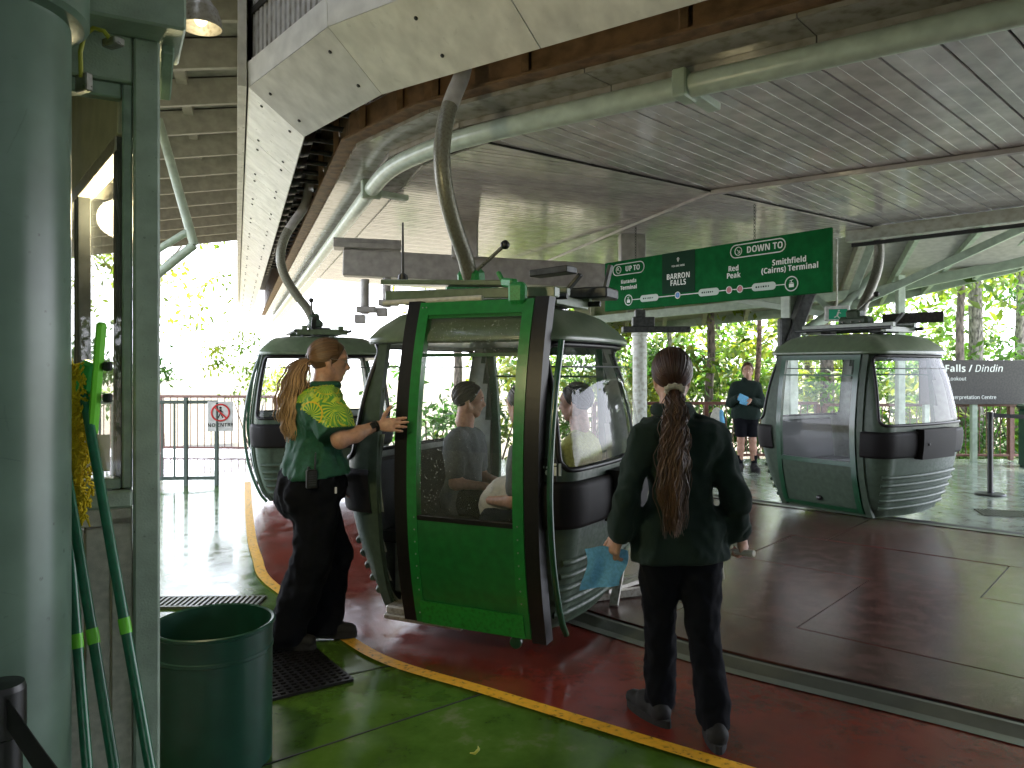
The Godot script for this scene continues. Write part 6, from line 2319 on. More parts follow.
func hand_bones(w: Vector3, d: Vector3, back: Vector3, curl: Array, spread := 0.0, thumb_side := 1.0, thumb_open := 0.5) -> Array:
	# w wrist, d towards the fingers, back = out of the back of the hand; curl per finger (0 straight .. 1 closed)
	var side := d.cross(back).normalized() * thumb_side
	var out := [[w - d * 0.02, w + d * 0.03, 0.024, 0.027, back, 1.35], [w + d * 0.03 + side * 0.012, w + d * 0.075 + side * 0.022, 0.024, 0.018, back, 1.35], [w + d * 0.03 - side * 0.012, w + d * 0.07 - side * 0.024, 0.024, 0.016, back, 1.35], [w + d * 0.035, w + d * 0.078, 0.026, 0.018, back, 1.35]]
	var lens := [0.076, 0.084, 0.078, 0.062]
	for k in 4:
		var o := 0.028 - 0.019 * k
		var p := w + d * (0.082 - 0.004 * absf(k - 1.0)) + side * o
		var a := spread * (1.2 - 0.8 * k)
		var dir := (d + side * a).normalized()
		var ang := 0.0
		var r := 0.0092 - 0.0006 * k
		for j in 3:
			ang += curl[k] * [0.95, 1.35, 0.95][j]
			var dj := dir * cos(ang) - back * sin(ang)
			var l: float = lens[k] * [0.46, 0.31, 0.23][j]
			var q := p + dj * l
			out.append([p, q, r, r * 0.92])
			p = q
			r *= 0.92
	var t0 := w + d * 0.018 + side * 0.022 - back * 0.004
	var td := (d * (1.0 - thumb_open * 0.6) + side * (0.45 + thumb_open) - back * 0.35 * (1.0 - thumb_open)).normalized()
	var t1 := t0 + td * 0.042
	var t2 := t1 + (td + d * 0.35).normalized() * 0.030
	var t3 := t2 + (td + d * 0.45).normalized() * 0.024
	out.append([t0, t1, 0.014, 0.0115]); out.append([t1, t2, 0.0112, 0.010]); out.append([t2, t3, 0.010, 0.0085])
	return out


func shoe(mb: MB, sole: MB, heel: Vector3, toe_dir: Vector3, ankle: Vector3, cell := 0.009) -> void:
	var t := toe_dir.normalized()
	var s := t.cross(Vector3.UP)
	var h := Vector3(heel.x, heel.y + 0.045, heel.z)
	field(mb, [[h, h + t * 0.09 + Vector3.UP * 0.014, 0.042, 0.047, s, 1.1], [h + t * 0.09, h + t * 0.195 - Vector3.UP * 0.004, 0.047, 0.040, Vector3.UP, 1.1], [h + Vector3.UP * 0.01, ankle, 0.044, 0.048], [h + t * 0.05 + Vector3.UP * 0.055, h + t * 0.13 + Vector3.UP * 0.03, 0.03, 0.026]], 0.016, cell, [[Vector3(heel.x, heel.y + 0.022, heel.z), Vector3.DOWN]], 0.004, Vector3(22, 22, 22))
	var pl := PackedVector2Array()
	for k in 20:
		var a := TAU * k / 20.0
		var along := 0.088 + cos(a) * 0.152
		var wid := 0.049 * (1.0 + 0.14 * cos(a))
		var p := heel + t * along + s * sin(a) * wid
		pl.append(Vector2(p.x, p.z))
	sole.slab(pl, heel.y + 0.034, 0.034)


func strands(mb: MB, paths: Array, r: float, c0: Color, c1: Color, sides := 4) -> void:
	for pts in paths:
		var n: int = pts.size()
		var radii := []
		for k in n: radii.append(r * (1.0 if k < n - 3 else 0.8 - 0.25 * (k - n + 3)))
		var v0 := mb.V.size()
		mb.tube(pts, radii, sides, false)
		for i in range(v0, mb.V.size()):
			mb.C[i] = c0.lerp(c1, clampf(float((i - v0) / sides) / n, 0.0, 1.0)) * mb.col
			mb.C[i].a = 1.0


func arc_over(c: Vector3, a: Vector3, b: Vector3, radii: Vector3, f: Vector3, u: Vector3, lift: float, n := 9) -> Array:      # path over an oval scalp from direction a to direction b
	var r := f.cross(u).normalized()
	var out := []
	for k in n:
		var d := a.slerp(b, float(k) / (n - 1)) if a.angle_to(b) > 0.01 else a
		var l := Vector3(d.dot(r), d.dot(u), d.dot(f))
		var s := 1.0 / sqrt(pow(l.x / radii.x, 2) + pow(l.y / radii.y, 2) + pow(l.z / radii.z, 2))
		out.append(c + d * (s + lift))
	return out


func scalp(mb: MB, c: Vector3, f: Vector3, u: Vector3, tie: Vector3, count: int, r: float, c0: Color, c1: Color, seed_: int, hairline := 0.25) -> void:
	# cap plus strands combed back to the tie
	var rr := RandomNumberGenerator.new()
	rr.seed = seed_
	var rt := f.cross(u).normalized()
	var hc := c + u * 0.030 - f * 0.012
	var rad := Vector3(0.084, 0.098, 0.108)
	var base := mb.V.size()
	field(mb, [[c + u * 0.028 - f * 0.022, c + u * 0.030 + f * 0.015, 0.095, 0.089, rt, 1.16]], 0.02, 0.006, [[c + f * 0.034, (f - u * 0.55).normalized()], [c - u * 0.025, (-u + f * 0.75).normalized()]])
	for i in range(base, mb.V.size()): mb.C[i] = c0 * 0.75
	var td := (tie - hc).normalized()
	for k in count:
		var an := rr.randf_range(0.0, TAU)
		var start := (f * (0.55 + 0.1 * rr.randf()) * (1.0 if sin(an) > -0.2 else 0.1) + rt * cos(an) * 1.0 + u * (sin(an) * 0.9 + hairline)).normalized()
		if start.dot(u) < -0.35 and start.dot(f) > -0.1: continue
		if start.dot(td) > 0.93: continue
		if start.dot(f) > 0.84: continue
		mb.col = Color(1, 1, 1) * rr.randf_range(0.6, 1.25)
		strands(mb, [arc_over(hc, start, td, rad, f, u, rr.randf_range(-0.002, 0.003), 10)], r * rr.randf_range(0.8, 1.2), c0, c1, 4)
	mb.col = Color.WHITE


func tail(mb: MB, p0: Vector3, ctrl: Array, width: Array, count: int, r: float, c0: Color, c1: Color, seed_: int, wave: float) -> void:
	# a bunch of strands along a curve; ctrl points, width = half width at each
	var rr := RandomNumberGenerator.new()
	rr.seed = seed_
	var locks := []
	for k in maxi(8, count / 18):
		var la := rr.randf_range(0, TAU)
		locks.append([Vector2(cos(la), sin(la)) * sqrt(rr.randf()), rr.randf_range(0, TAU), rr.randf_range(0.7, 1.35), rr.randf_range(0.76, 1.0), rr.randf_range(0.7, 1.3)])
	for k in count:
		var a := rr.randf_range(0, TAU)
		var lk: Array = locks[k % locks.size()]
		var off: Vector2 = lk[0] + Vector2(cos(a), sin(a)) * sqrt(rr.randf()) * (0.30 if rr.randf() < 0.85 else 0.75)
		var ph: float = lk[1] + rr.randf_range(-0.5, 0.5)
		var fr: float = lk[2]
		var len_: float = lk[3] * rr.randf_range(0.9, 1.0)
		var pts := []
		var n := 22
		for j in n:
			var t := len_ * j / (n - 1.0) * (ctrl.size() - 1)
			var i := mini(int(t), ctrl.size() - 2)
			var p: Vector3 = (ctrl[i] as Vector3).cubic_interpolate(ctrl[i + 1], ctrl[maxi(i - 1, 0)], ctrl[mini(i + 2, ctrl.size() - 1)], t - i)
			var w: float = lerpf(width[i], width[i + 1], t - i)
			var wv := wave * minf(1.0, j / 5.0)
			pts.append(p + Vector3(off.x * w + sin(t * 7.0 * fr + ph) * wv, 0.0, off.y * w * 0.6 + cos(t * 6.0 * fr + ph) * wv * 0.7))
		mb.col = Color(1, 1, 1) * rr.randf_range(0.7, 1.2) * lk[4]
		strands(mb, [pts], r * rr.randf_range(0.8, 1.25), c0, c1, 4)
	mb.col = Color.WHITE


func eyes(parent: Node3D, c: Vector3, f: Vector3, u: Vector3) -> void:
	var r := f.cross(u).normalized()
	for s in [-1.0, 1.0]:
		var mb := MB.new()
		var e: Vector3 = c + f * 0.083 + u * 0.004 + r * 0.031 * s
		mb.ball(e, Vector3(0.0115, 0.009, 0.0115), 12)
		var o := put(mb, "eye", M.eye, parent)
		mb = MB.new()
		mb.ball(e + f * 0.0075, Vector3(0.0055, 0.0055, 0.0055), 10)
		put(mb, "iris", M.black, o)
		mb = MB.new()
		mb.tube([e + f * 0.014 + u * 0.017 - r * 0.016 * s, e + f * 0.017 + u * 0.021, e + f * 0.010 + u * 0.017 + r * 0.018 * s], 0.003, 6)
		put(mb, "eyebrow", std(lin(0.06, 0.035, 0.02), 0.8), parent)


func torso(pel: Vector3, chest: Vector3, f: Vector3, u: Vector3, s: float, grow: float) -> Array:
	var r := f.cross(u).normalized()
	return [
		[pel - r * 0.075 * s, pel + r * 0.075 * s, 0.105 * s + grow, 0.105 * s + grow, f, 1.12],
		[pel + u * 0.06, pel.lerp(chest, 0.5), 0.122 * s + grow, 0.112 * s + grow, f, 1.25],
		[pel.lerp(chest, 0.45), chest, 0.118 * s + grow, 0.125 * s + grow, f, 1.25],
		[chest - r * 0.075 * s + u * 0.02, chest + r * 0.075 * s + u * 0.02, 0.10 * s + grow, 0.10 * s + grow, f, 1.15],
		[chest - r * 0.11 * s + u * 0.095, chest + r * 0.11 * s + u * 0.095, 0.055 * s + grow, 0.055 * s + grow],
	]


func front_attendant() -> void:      # seen from behind, cloth in one hand
	var o := Vector3(0.74, 0, -3.35)
	var p := thing("person", "person with long wavy ponytail and dark green jacket seen from behind", "person", o)
	var f := Vector3(0.10, 0, -0.995).normalized()
	var u := Vector3.UP
	var r := f.cross(u).normalized()
	var W := func(x: float, y: float, z: float) -> Vector3: return Vector3(x, y, z)      # own axes: x right, y up, z towards the camera
	var hc := Vector3(-0.045, 1.535, 0.0)
	var pel := Vector3(-0.01, 0.86, 0.0)
	var ch := Vector3(-0.015, 1.19, 0.0)
	var shL := Vector3(-0.168, 1.275, 0.01)
	var shR := Vector3(0.135, 1.27, 0.01)
	var elL := Vector3(-0.25, 1.02, 0.05)
	var elR := Vector3(0.215, 1.015, 0.06)
	var wrL := Vector3(-0.275, 0.845, -0.02)
	var wrR := Vector3(0.262, 0.845, -0.03)
	var anL := Vector3(-0.08, 0.09, -0.09)
	var anR := Vector3(0.105, 0.09, 0.13)
	var knL := Vector3(-0.085, 0.47, -0.06)
	var knR := Vector3(0.085, 0.47, 0.03)
	var hpL := Vector3(-0.09, 0.84, 0.0)
	var hpR := Vector3(0.075, 0.84, 0.0)
	# body
	var mb := MB.new()
	field(mb, torso(pel, ch, f, u, 0.92, -0.01) + [[shL, elL, 0.046, 0.038], [elL, wrL, 0.036, 0.026], [shR, elR, 0.046, 0.038], [elR, wrR, 0.036, 0.026], [hpL, knL, 0.07, 0.05], [knL, anL, 0.048, 0.035], [hpR, knR, 0.07, 0.05], [knR, anR, 0.048, 0.035], [ch + u * 0.1, hc - u * 0.06, 0.05, 0.05]], 0.04, 0.018)
	field(mb, head_bones(hc, f, u), 0.018, 0.006)
	field(mb, hand_bones(wrL, Vector3(-0.28, -0.94, -0.18).normalized(), Vector3(-0.72, 0.30, 0.62).normalized(), [0.45, 0.5, 0.55, 0.6], 0.08, 1.0, 0.25), 0.008, 0.004)
	field(mb, hand_bones(wrR, Vector3(0.25, -0.92, -0.2).normalized(), Vector3(0.75, 0.25, 0.62).normalized(), [0.85, 0.9, 0.92, 0.95], 0.02, -1.0, 0.1), 0.008, 0.004)
	put(mb, "body", M.skin, p)
	# jacket
	mb = MB.new()
	field(mb, torso(pel + u * 0.02, ch, f, u, 0.95, 0.022) + [
		[pel - r * 0.075 - u * 0.1, pel + r * 0.075 - u * 0.1, 0.128, 0.128, f, 1.15],
		[shL, elL, 0.062, 0.053], [elL, wrL + (elL - wrL).normalized() * 0.03, 0.051, 0.046], [shR, elR, 0.062, 0.053], [elR, wrR + (elR - wrR).normalized() * 0.03, 0.051, 0.046],
		[elL.lerp(wrL, 0.72), elL.lerp(wrL, 0.84), 0.050, 0.050], [elR.lerp(wrR, 0.72), elR.lerp(wrR, 0.84), 0.050, 0.050],
		[ch + u * 0.11, ch + u * 0.19 - f * 0.005, 0.075, 0.066]], 0.035, 0.011,
		[[Vector3(0, 0.735, 0), Vector3(0.05, -1, 0.02).normalized()], [ch + u * 0.235 - f * 0.01, (u * 0.95 + f * 0.25).normalized(), 0.14]], 0.020, Vector3(7.5, 4.2, 7.5))
	put(mb, "jacket", M.jacket, p)
	mb = MB.new()      # stand collar
	var ring := []
	for k in 15:
		var a := TAU * k / 14.0 * 0.86 + 0.44
		ring.append(hc - u * 0.155 - f * 0.02 + (f * cos(a) + r * sin(a)) * 0.066 + u * 0.012)
	mb.tube(ring, 0.030, 10, true)
	put(mb, "collar", M.jacket, p)
	for q in [[elL, wrL], [elR, wrR]]:
		mb = MB.new()
		var a: Vector3 = (q[0] as Vector3).lerp(q[1], 0.80)
		var b: Vector3 = (q[0] as Vector3).lerp(q[1], 0.93)
		mb.tube([a, a.lerp(b, 0.15), a.lerp(b, 0.85), b], [0.046, 0.053, 0.052, 0.044], 20)
		put(mb, "cuff", M.jacket, p)
	# trousers
	mb = MB.new()
	field(mb, [[pel - r * 0.07 - u * 0.06, pel + r * 0.07 - u * 0.06, 0.110, 0.110, f, 1.18], [hpL - u * 0.06, knL, 0.095, 0.070], [knL, anL - u * 0.0, 0.069, 0.063], [hpR - u * 0.06, knR, 0.095, 0.070], [knR, anR, 0.069, 0.063]], 0.028, 0.011, [[anL - u * 0.035, Vector3.DOWN, 0.16], [anR - u * 0.035, Vector3.DOWN, 0.16], [Vector3(0, 0.80, 0), Vector3.UP]], 0.016, Vector3(8, 5.5, 8))
	put(mb, "trousers", M.trousers, p)
	# shoes
	mb = MB.new()
	var sl := MB.new()
	var sl2 := MB.new()
	shoe(mb, sl, Vector3(anL.x - 0.005, 0.008, anL.z + 0.05), Vector3(-0.45, 0, -0.9), anL + u * 0.01)
	put(mb, "shoe", M.shoe, p)
	put(sl, "sole", M.sole, p)
	mb = MB.new()
	shoe(mb, sl2, Vector3(anR.x + 0.0, 0.008, anR.z + 0.05), Vector3(0.15, 0, -1.0), anR + u * 0.01)
	put(mb, "shoe", M.shoe, p)
	put(sl2, "sole", M.sole, p)
	# hair
	var c0 := Color(0.045, 0.019, 0.010)
	var c1 := Color(0.11, 0.055, 0.024)
	var tie := hc - f * 0.108 - u * 0.055
	mb = MB.new()
	scalp(mb, hc, f, u, tie, 900, 0.0026, c0, c0 * 1.25, 3)
	tail(mb, tie, [tie, tie - f * 0.03 - u * 0.06, tie - f * 0.035 - u * 0.16, tie - f * 0.05 - u * 0.28 - r * 0.006, tie - f * 0.06 - u * 0.43 - r * 0.01, tie - f * 0.05 - u * 0.62 + r * 0.0], [0.020, 0.032, 0.042, 0.050, 0.052, 0.034], 900, 0.0023, c0, c1, 4, 0.010)
	put(mb, "hair", M.hair, p)
	mb = MB.new()      # scrunchie
	var pts := []
	for k in 29:
		var a := TAU * k / 28.0
		var rad := 0.026 + 0.005 * sin(a * 9.0)
		pts.append(tie - f * 0.008 + (r * cos(a) * 1.25 + (u * 0.85 + f * -0.3) * sin(a) * 0.75) * rad)
	mb.tube(pts, 0.0125, 8, false)
	put(mb, "scrunchie", M.scrunchie, p)
	# things in the hands
	var cl := thing("cleaning_cloth", "light blue cleaning cloth hanging from the hand beside the gondola", "cloth", o + wrL)
	mb = MB.new()
	var W0 := 0.19
	var H0 := 0.185
	var N := 22
	for sd in 2:
		var b0 := mb.V.size()
		for j in N + 1:
			for i in N + 1:
				var x := float(i) / N
				var y := float(j) / N
				var px := -0.145 + x * W0 + 0.02 * sin(y * 2.2) * (0.5 - x) - 0.02 * y + 0.012 * sin(y * 5.0)
				var py := -0.055 - y * H0 * (1.0 + 0.12 * (0.5 - x)) - 0.035 * absf(x - 0.42) * (1.0 - y)
				var pz := 0.006 * sin(x * 7.0 + y * 2.0) * (0.4 + y) + 0.0025 * sin(x * 15.0 - y * 3.0) + (0.002 if sd == 0 else -0.002)
				mb.v(Vector3(px, py, pz - 0.02), Vector3.ZERO)
		for j in N:
			for i in N:
				var q := b0 + j * (N + 1) + i
				var ids := [q, q + N + 1, q + 1, q + 1, q + N + 1, q + N + 2] if sd == 0 else [q, q + 1, q + N + 1, q + 1, q + N + 2, q + N + 1]
				for k in [0, 3]:
					mb.t3(ids[k], ids[k + 1], ids[k + 2])
					var nn := (mb.V[ids[k + 1]] - mb.V[ids[k]]).cross(mb.V[ids[k + 2]] - mb.V[ids[k]])
					for z in 3: mb.N[ids[k + z]] += nn
		for k in range(b0, mb.V.size()): mb.N[k] = mb.N[k].normalized()
	put(mb, "fabric", M.cloth_blue, cl)
	var st := thing("squeegee", "white handled squeegee held in the jacketed person's other hand", "squeegee", o + wrR)
	mb = MB.new()
	mb.tube([Vector3(0.045, -0.075, 0.05), Vector3(-0.02, -0.085, -0.02), Vector3(-0.075, -0.088, -0.05)], [0.014, 0.012, 0.007], 10)
	put(mb, "handle", M.bag, st)
	mb = MB.new()
	mb.bar(Vector3(-0.09, 0.04, -0.055), Vector3(-0.062, -0.215, -0.055), 0.014, 0.02, 0.003)
	put(mb, "blade", M.bag, st)


func braided_attendant() -> void:      # side on, pushing the door leaf
	var o := Vector3(-1.12, 0, -4.35)
	var p := thing("person", "person with braided ponytail and patterned green shirt holding the gondola door", "person", o)
	var u := Vector3.UP
	var f := Vector3(0.86, 0, -0.51).normalized()
	var r := f.cross(u).normalized()      # her right side, towards the camera
	var hc := Vector3(0.085, 1.612, 0.0)
	var hf := Vector3(0.93, -0.08, -0.36).normalized()
	var hu := (u - hf * u.dot(hf)).normalized()
	var pel := Vector3(-0.01, 0.93, 0.0)
	var ch := Vector3(0.02, 1.28, 0.0)
	var shR := ch + r * 0.165 + u * 0.09
	var shL := ch - r * 0.165 + u * 0.09
	var elR := Vector3(0.20, 1.185, 0.23)
	var wrR := Vector3(0.375, 1.255, 0.085)
	var elL := shL + Vector3(0.02, -0.27, -0.02)
	var wrL := elL + f * 0.15 - u * 0.18
	var anR := Vector3(-0.15, 0.09, 0.06)
	var anL := Vector3(0.035, 0.09, -0.12)
	var knR := Vector3(0.02, 0.50, 0.10)
	var knL := Vector3(0.09, 0.50, -0.11)
	var hpR := pel + r * 0.085 - u * 0.03
	var hpL := pel - r * 0.085 - u * 0.03
	var mb := MB.new()
	field(mb, torso(pel, ch, f, u, 0.95, -0.01) + [[shL, elL, 0.05, 0.042], [elL, wrL, 0.038, 0.027], [shR, elR, 0.052, 0.044], [hpL, knL, 0.08, 0.055], [knL, anL, 0.05, 0.037], [hpR, knR, 0.08, 0.055], [knR, anR, 0.05, 0.037], [ch + u * 0.1, hc - u * 0.06, 0.052, 0.05]], 0.04, 0.018)
	field(mb, [[shR, elR, 0.048, 0.041], [elR, elR.lerp(wrR, 0.4), 0.041, 0.042], [elR.lerp(wrR, 0.4), wrR, 0.041, 0.027]], 0.03, 0.009)
	field(mb, head_bones(hc, hf, hu), 0.018, 0.0055)
	var hd := Vector3(0.97, 0.05, 0.20).normalized()
	field(mb, hand_bones(wrR + hd * 0.01, hd, Vector3(-0.1, 0.15, 0.98).normalized(), [0.10, 0.08, 0.12, 0.2], 0.10, -1.0, 0.85), 0.008, 0.004)
	field(mb, hand_bones(wrL, (f * 0.5 - u).normalized(), -r, [0.4, 0.45, 0.5, 0.5], 0.02, 1.0, 0.2), 0.008, 0.006)
	put(mb, "body", M.skin, p)
	# shirt: plain body, printed yoke and sleeves
	mb = MB.new()
	field(mb, torso(pel + u * 0.05, ch, f, u, 1.06, 0.042) + [[pel - r * 0.07 + u * 0.02 + f * 0.01, pel + r * 0.07 + u * 0.02 + f * 0.01, 0.172, 0.172, f, 1.02], [shR, elR.lerp(shR, 0.12), 0.096, 0.10], [shL, elL.lerp(shL, 0.2), 0.084, 0.08], [ch + u * 0.10, ch + u * 0.16, 0.085, 0.066]], 0.04, 0.010,
		[[Vector3(0, 0.965, 0), Vector3(0.1, -1, 0).normalized()], [ch + u * 0.205, (u + f * 0.2).normalized(), 0.15], [elR.lerp(shR, 0.16), (elR - shR).normalized(), 0.13], [elL.lerp(shL, 0.2), (elL - shL).normalized(), 0.13]], 0.024, Vector3(7, 4.5, 7))
	var shirt := MB.new()
	var slv := MB.new()
	for m in [shirt, slv]:
		m.V = mb.V; m.N = mb.N; m.U = mb.U; m.C = mb.C
	for k in range(0, mb.I.size(), 3):
		var c := (mb.V[mb.I[k]] + mb.V[mb.I[k + 1]] + mb.V[mb.I[k + 2]]) / 3.0
		var q := c - ch
		var on := q.y > -0.02 and (q.dot(r) > 0.115 - 0.3 * maxf(q.y - 0.03, 0.0) + 0.10 * maxf(-q.dot(f), 0.0) or q.dot(r) < -0.12) and q.dot(f) > -0.13 + 0.9 * maxf(0.07 - q.y, 0.0)
		if q.y > 0.10 and absf(q.dot(r)) > 0.05 and q.y < 0.185: on = true
		var dst := slv if on else shirt
		dst.I.append(mb.I[k]); dst.I.append(mb.I[k + 1]); dst.I.append(mb.I[k + 2])
	put(shirt, "shirt", M.shirt, p)
	put(slv, "printed_sleeves", M.sleeve, p)
	mb = MB.new()
	var ring := []
	for k in 15:
		var a := TAU * k / 14.0 * 0.84 + 0.5
		ring.append(hc - u * 0.138 - f * 0.02 + (f * cos(a) + r * sin(a)) * 0.066)
	mb.tube(ring, 0.027, 10, true)
	put(mb, "collar", M.shirt, p)
	# trousers
	mb = MB.new()
	field(mb, [[pel - r * 0.07, pel + r * 0.07, 0.158, 0.158, f, 1.0], [pel - f * 0.045 - u * 0.06 + r * 0.05, pel - f * 0.045 - u * 0.06 - r * 0.05, 0.15, 0.15], [hpR - u * 0.05, knR, 0.135, 0.10], [knR, anR + Vector3(-0.01, -0.02, 0), 0.098, 0.115], [hpL - u * 0.05, knL, 0.13, 0.10], [knL, anL + Vector3(-0.02, -0.02, 0), 0.098, 0.105]], 0.03, 0.012, [[anR - u * 0.045, Vector3.DOWN, 0.2], [anL - u * 0.045, Vector3.DOWN, 0.2], [pel + u * 0.09, Vector3.UP, 0.35]], 0.022, Vector3(7, 5, 7))
	put(mb, "trousers", M.trousers, p)
	for q in [[anR, Vector3(0.9, 0, 0.1)], [anL, Vector3(0.95, 0, 0.05)]]:
		mb = MB.new()
		var sl := MB.new()
		shoe(mb, sl, Vector3(q[0].x - 0.05, 0.018, q[0].z), q[1], q[0] + u * 0.01)
		put(mb, "shoe", M.shoe, p)
		put(sl, "sole", M.sole, p)
	# braids
	var c0 := Color(0.12, 0.066, 0.032)
	var c1 := Color(0.38, 0.245, 0.12)
	var tie := hc - hf * 0.105 + hu * 0.005
	mb = MB.new()
	scalp(mb, hc, hf, hu, tie, 620, 0.0036, c0, c0 * 1.6, 13, 0.2)
	tail(mb, tie, [tie, tie - f * 0.05 - u * 0.03, tie - f * 0.085 - u * 0.14, tie - f * 0.10 - u * 0.26, tie - f * 0.105 - u * 0.38, tie - f * 0.095 - u * 0.47], [0.022, 0.040, 0.060, 0.066, 0.062, 0.046], 340, 0.0037, c0 * 1.6, c1, 14, 0.006)
	put(mb, "hair", M.hair, p)
	mb = MB.new()
	var tp := []
	for k in 13: tp.append(tie - hf * 0.012 + (hu * cos(TAU * k / 12.0) + r * sin(TAU * k / 12.0)) * 0.026)
	mb.tube(tp, 0.008, 6, false)
	put(mb, "hair_tie", M.black, p)
	eyes(p, hc, hf, hu)
	# glasses
	mb = MB.new()
	var hr := hf.cross(hu).normalized()
	for s in [-1.0, 1.0]:
		var lp := []
		for k in 17: lp.append(hc + hf * 0.105 + hu * (0.002 + sin(TAU * k / 16.0) * 0.02) + hr * (s * 0.032 + cos(TAU * k / 16.0) * 0.025))
		mb.tube(lp, 0.0014, 5, false)
		mb.tube([hc + hf * 0.10 + hu * 0.01 + hr * s * 0.058, hc + hf * 0.0 + hu * 0.012 + hr * s * 0.082], 0.0014, 5)
	put(mb, "glasses", M.steel, p)
	# watch
	mb = MB.new()
	var wc := elR.lerp(wrR, 0.92)
	var wd := (wrR - elR).normalized()
	mb.tube([wc - wd * 0.012, wc + wd * 0.012], 0.0335, 20, false)
	mb.box(Transform3D(Basis(wd, wd.cross(Vector3(0, 0.3, 0.95)).normalized(), Vector3(0, 0.3, 0.95).normalized()).orthonormalized(), wc + Vector3(0.0, 0.010, 0.034)), Vector3(0.036, 0.036, 0.012), 0.005)
	put(mb, "watch", M.black, p)
	# radio on the belt
	var rd := thing("radio", "black two way radio clipped on the braided person's belt", "radio", o + pel + u * 0.05 - f * 0.07 + r * 0.235)
	mb = MB.new()
	var rb := Basis(f, u, r)
	mb.box(Transform3D(rb, Vector3(0, 0, 0)), Vector3(0.058, 0.10, 0.034), 0.006)
	put(mb, "case", M.black, rd)
	mb = MB.new()
	mb.tube([rb * Vector3(0.018, 0.05, 0), rb * Vector3(0.022, 0.14, 0.0)], [0.006, 0.004], 8)
	put(mb, "antenna", M.black, rd)
	mb = MB.new()
	for k in 5:
		mb.bar(rb * Vector3(-0.02, -0.03 + 0.012 * k, 0.0175), rb * Vector3(0.02, -0.03 + 0.012 * k, 0.0175), 0.003, 0.004)
	put(mb, "speaker_grille", M.steel_dark, rd)
	mb = MB.new()
	mb.tube([rb * Vector3(-0.016, 0.05, 0), rb * Vector3(-0.016, 0.066, 0)], 0.008, 8)
	put(mb, "knob", M.black, rd)
	# key tag
	mb = MB.new()
	mb.box(Transform3D(rb, pel - u * 0.02 + f * 0.06 + r * 0.243), Vector3(0.012, 0.035, 0.004), 0.002)
	put(mb, "key_tag", M.white, p)


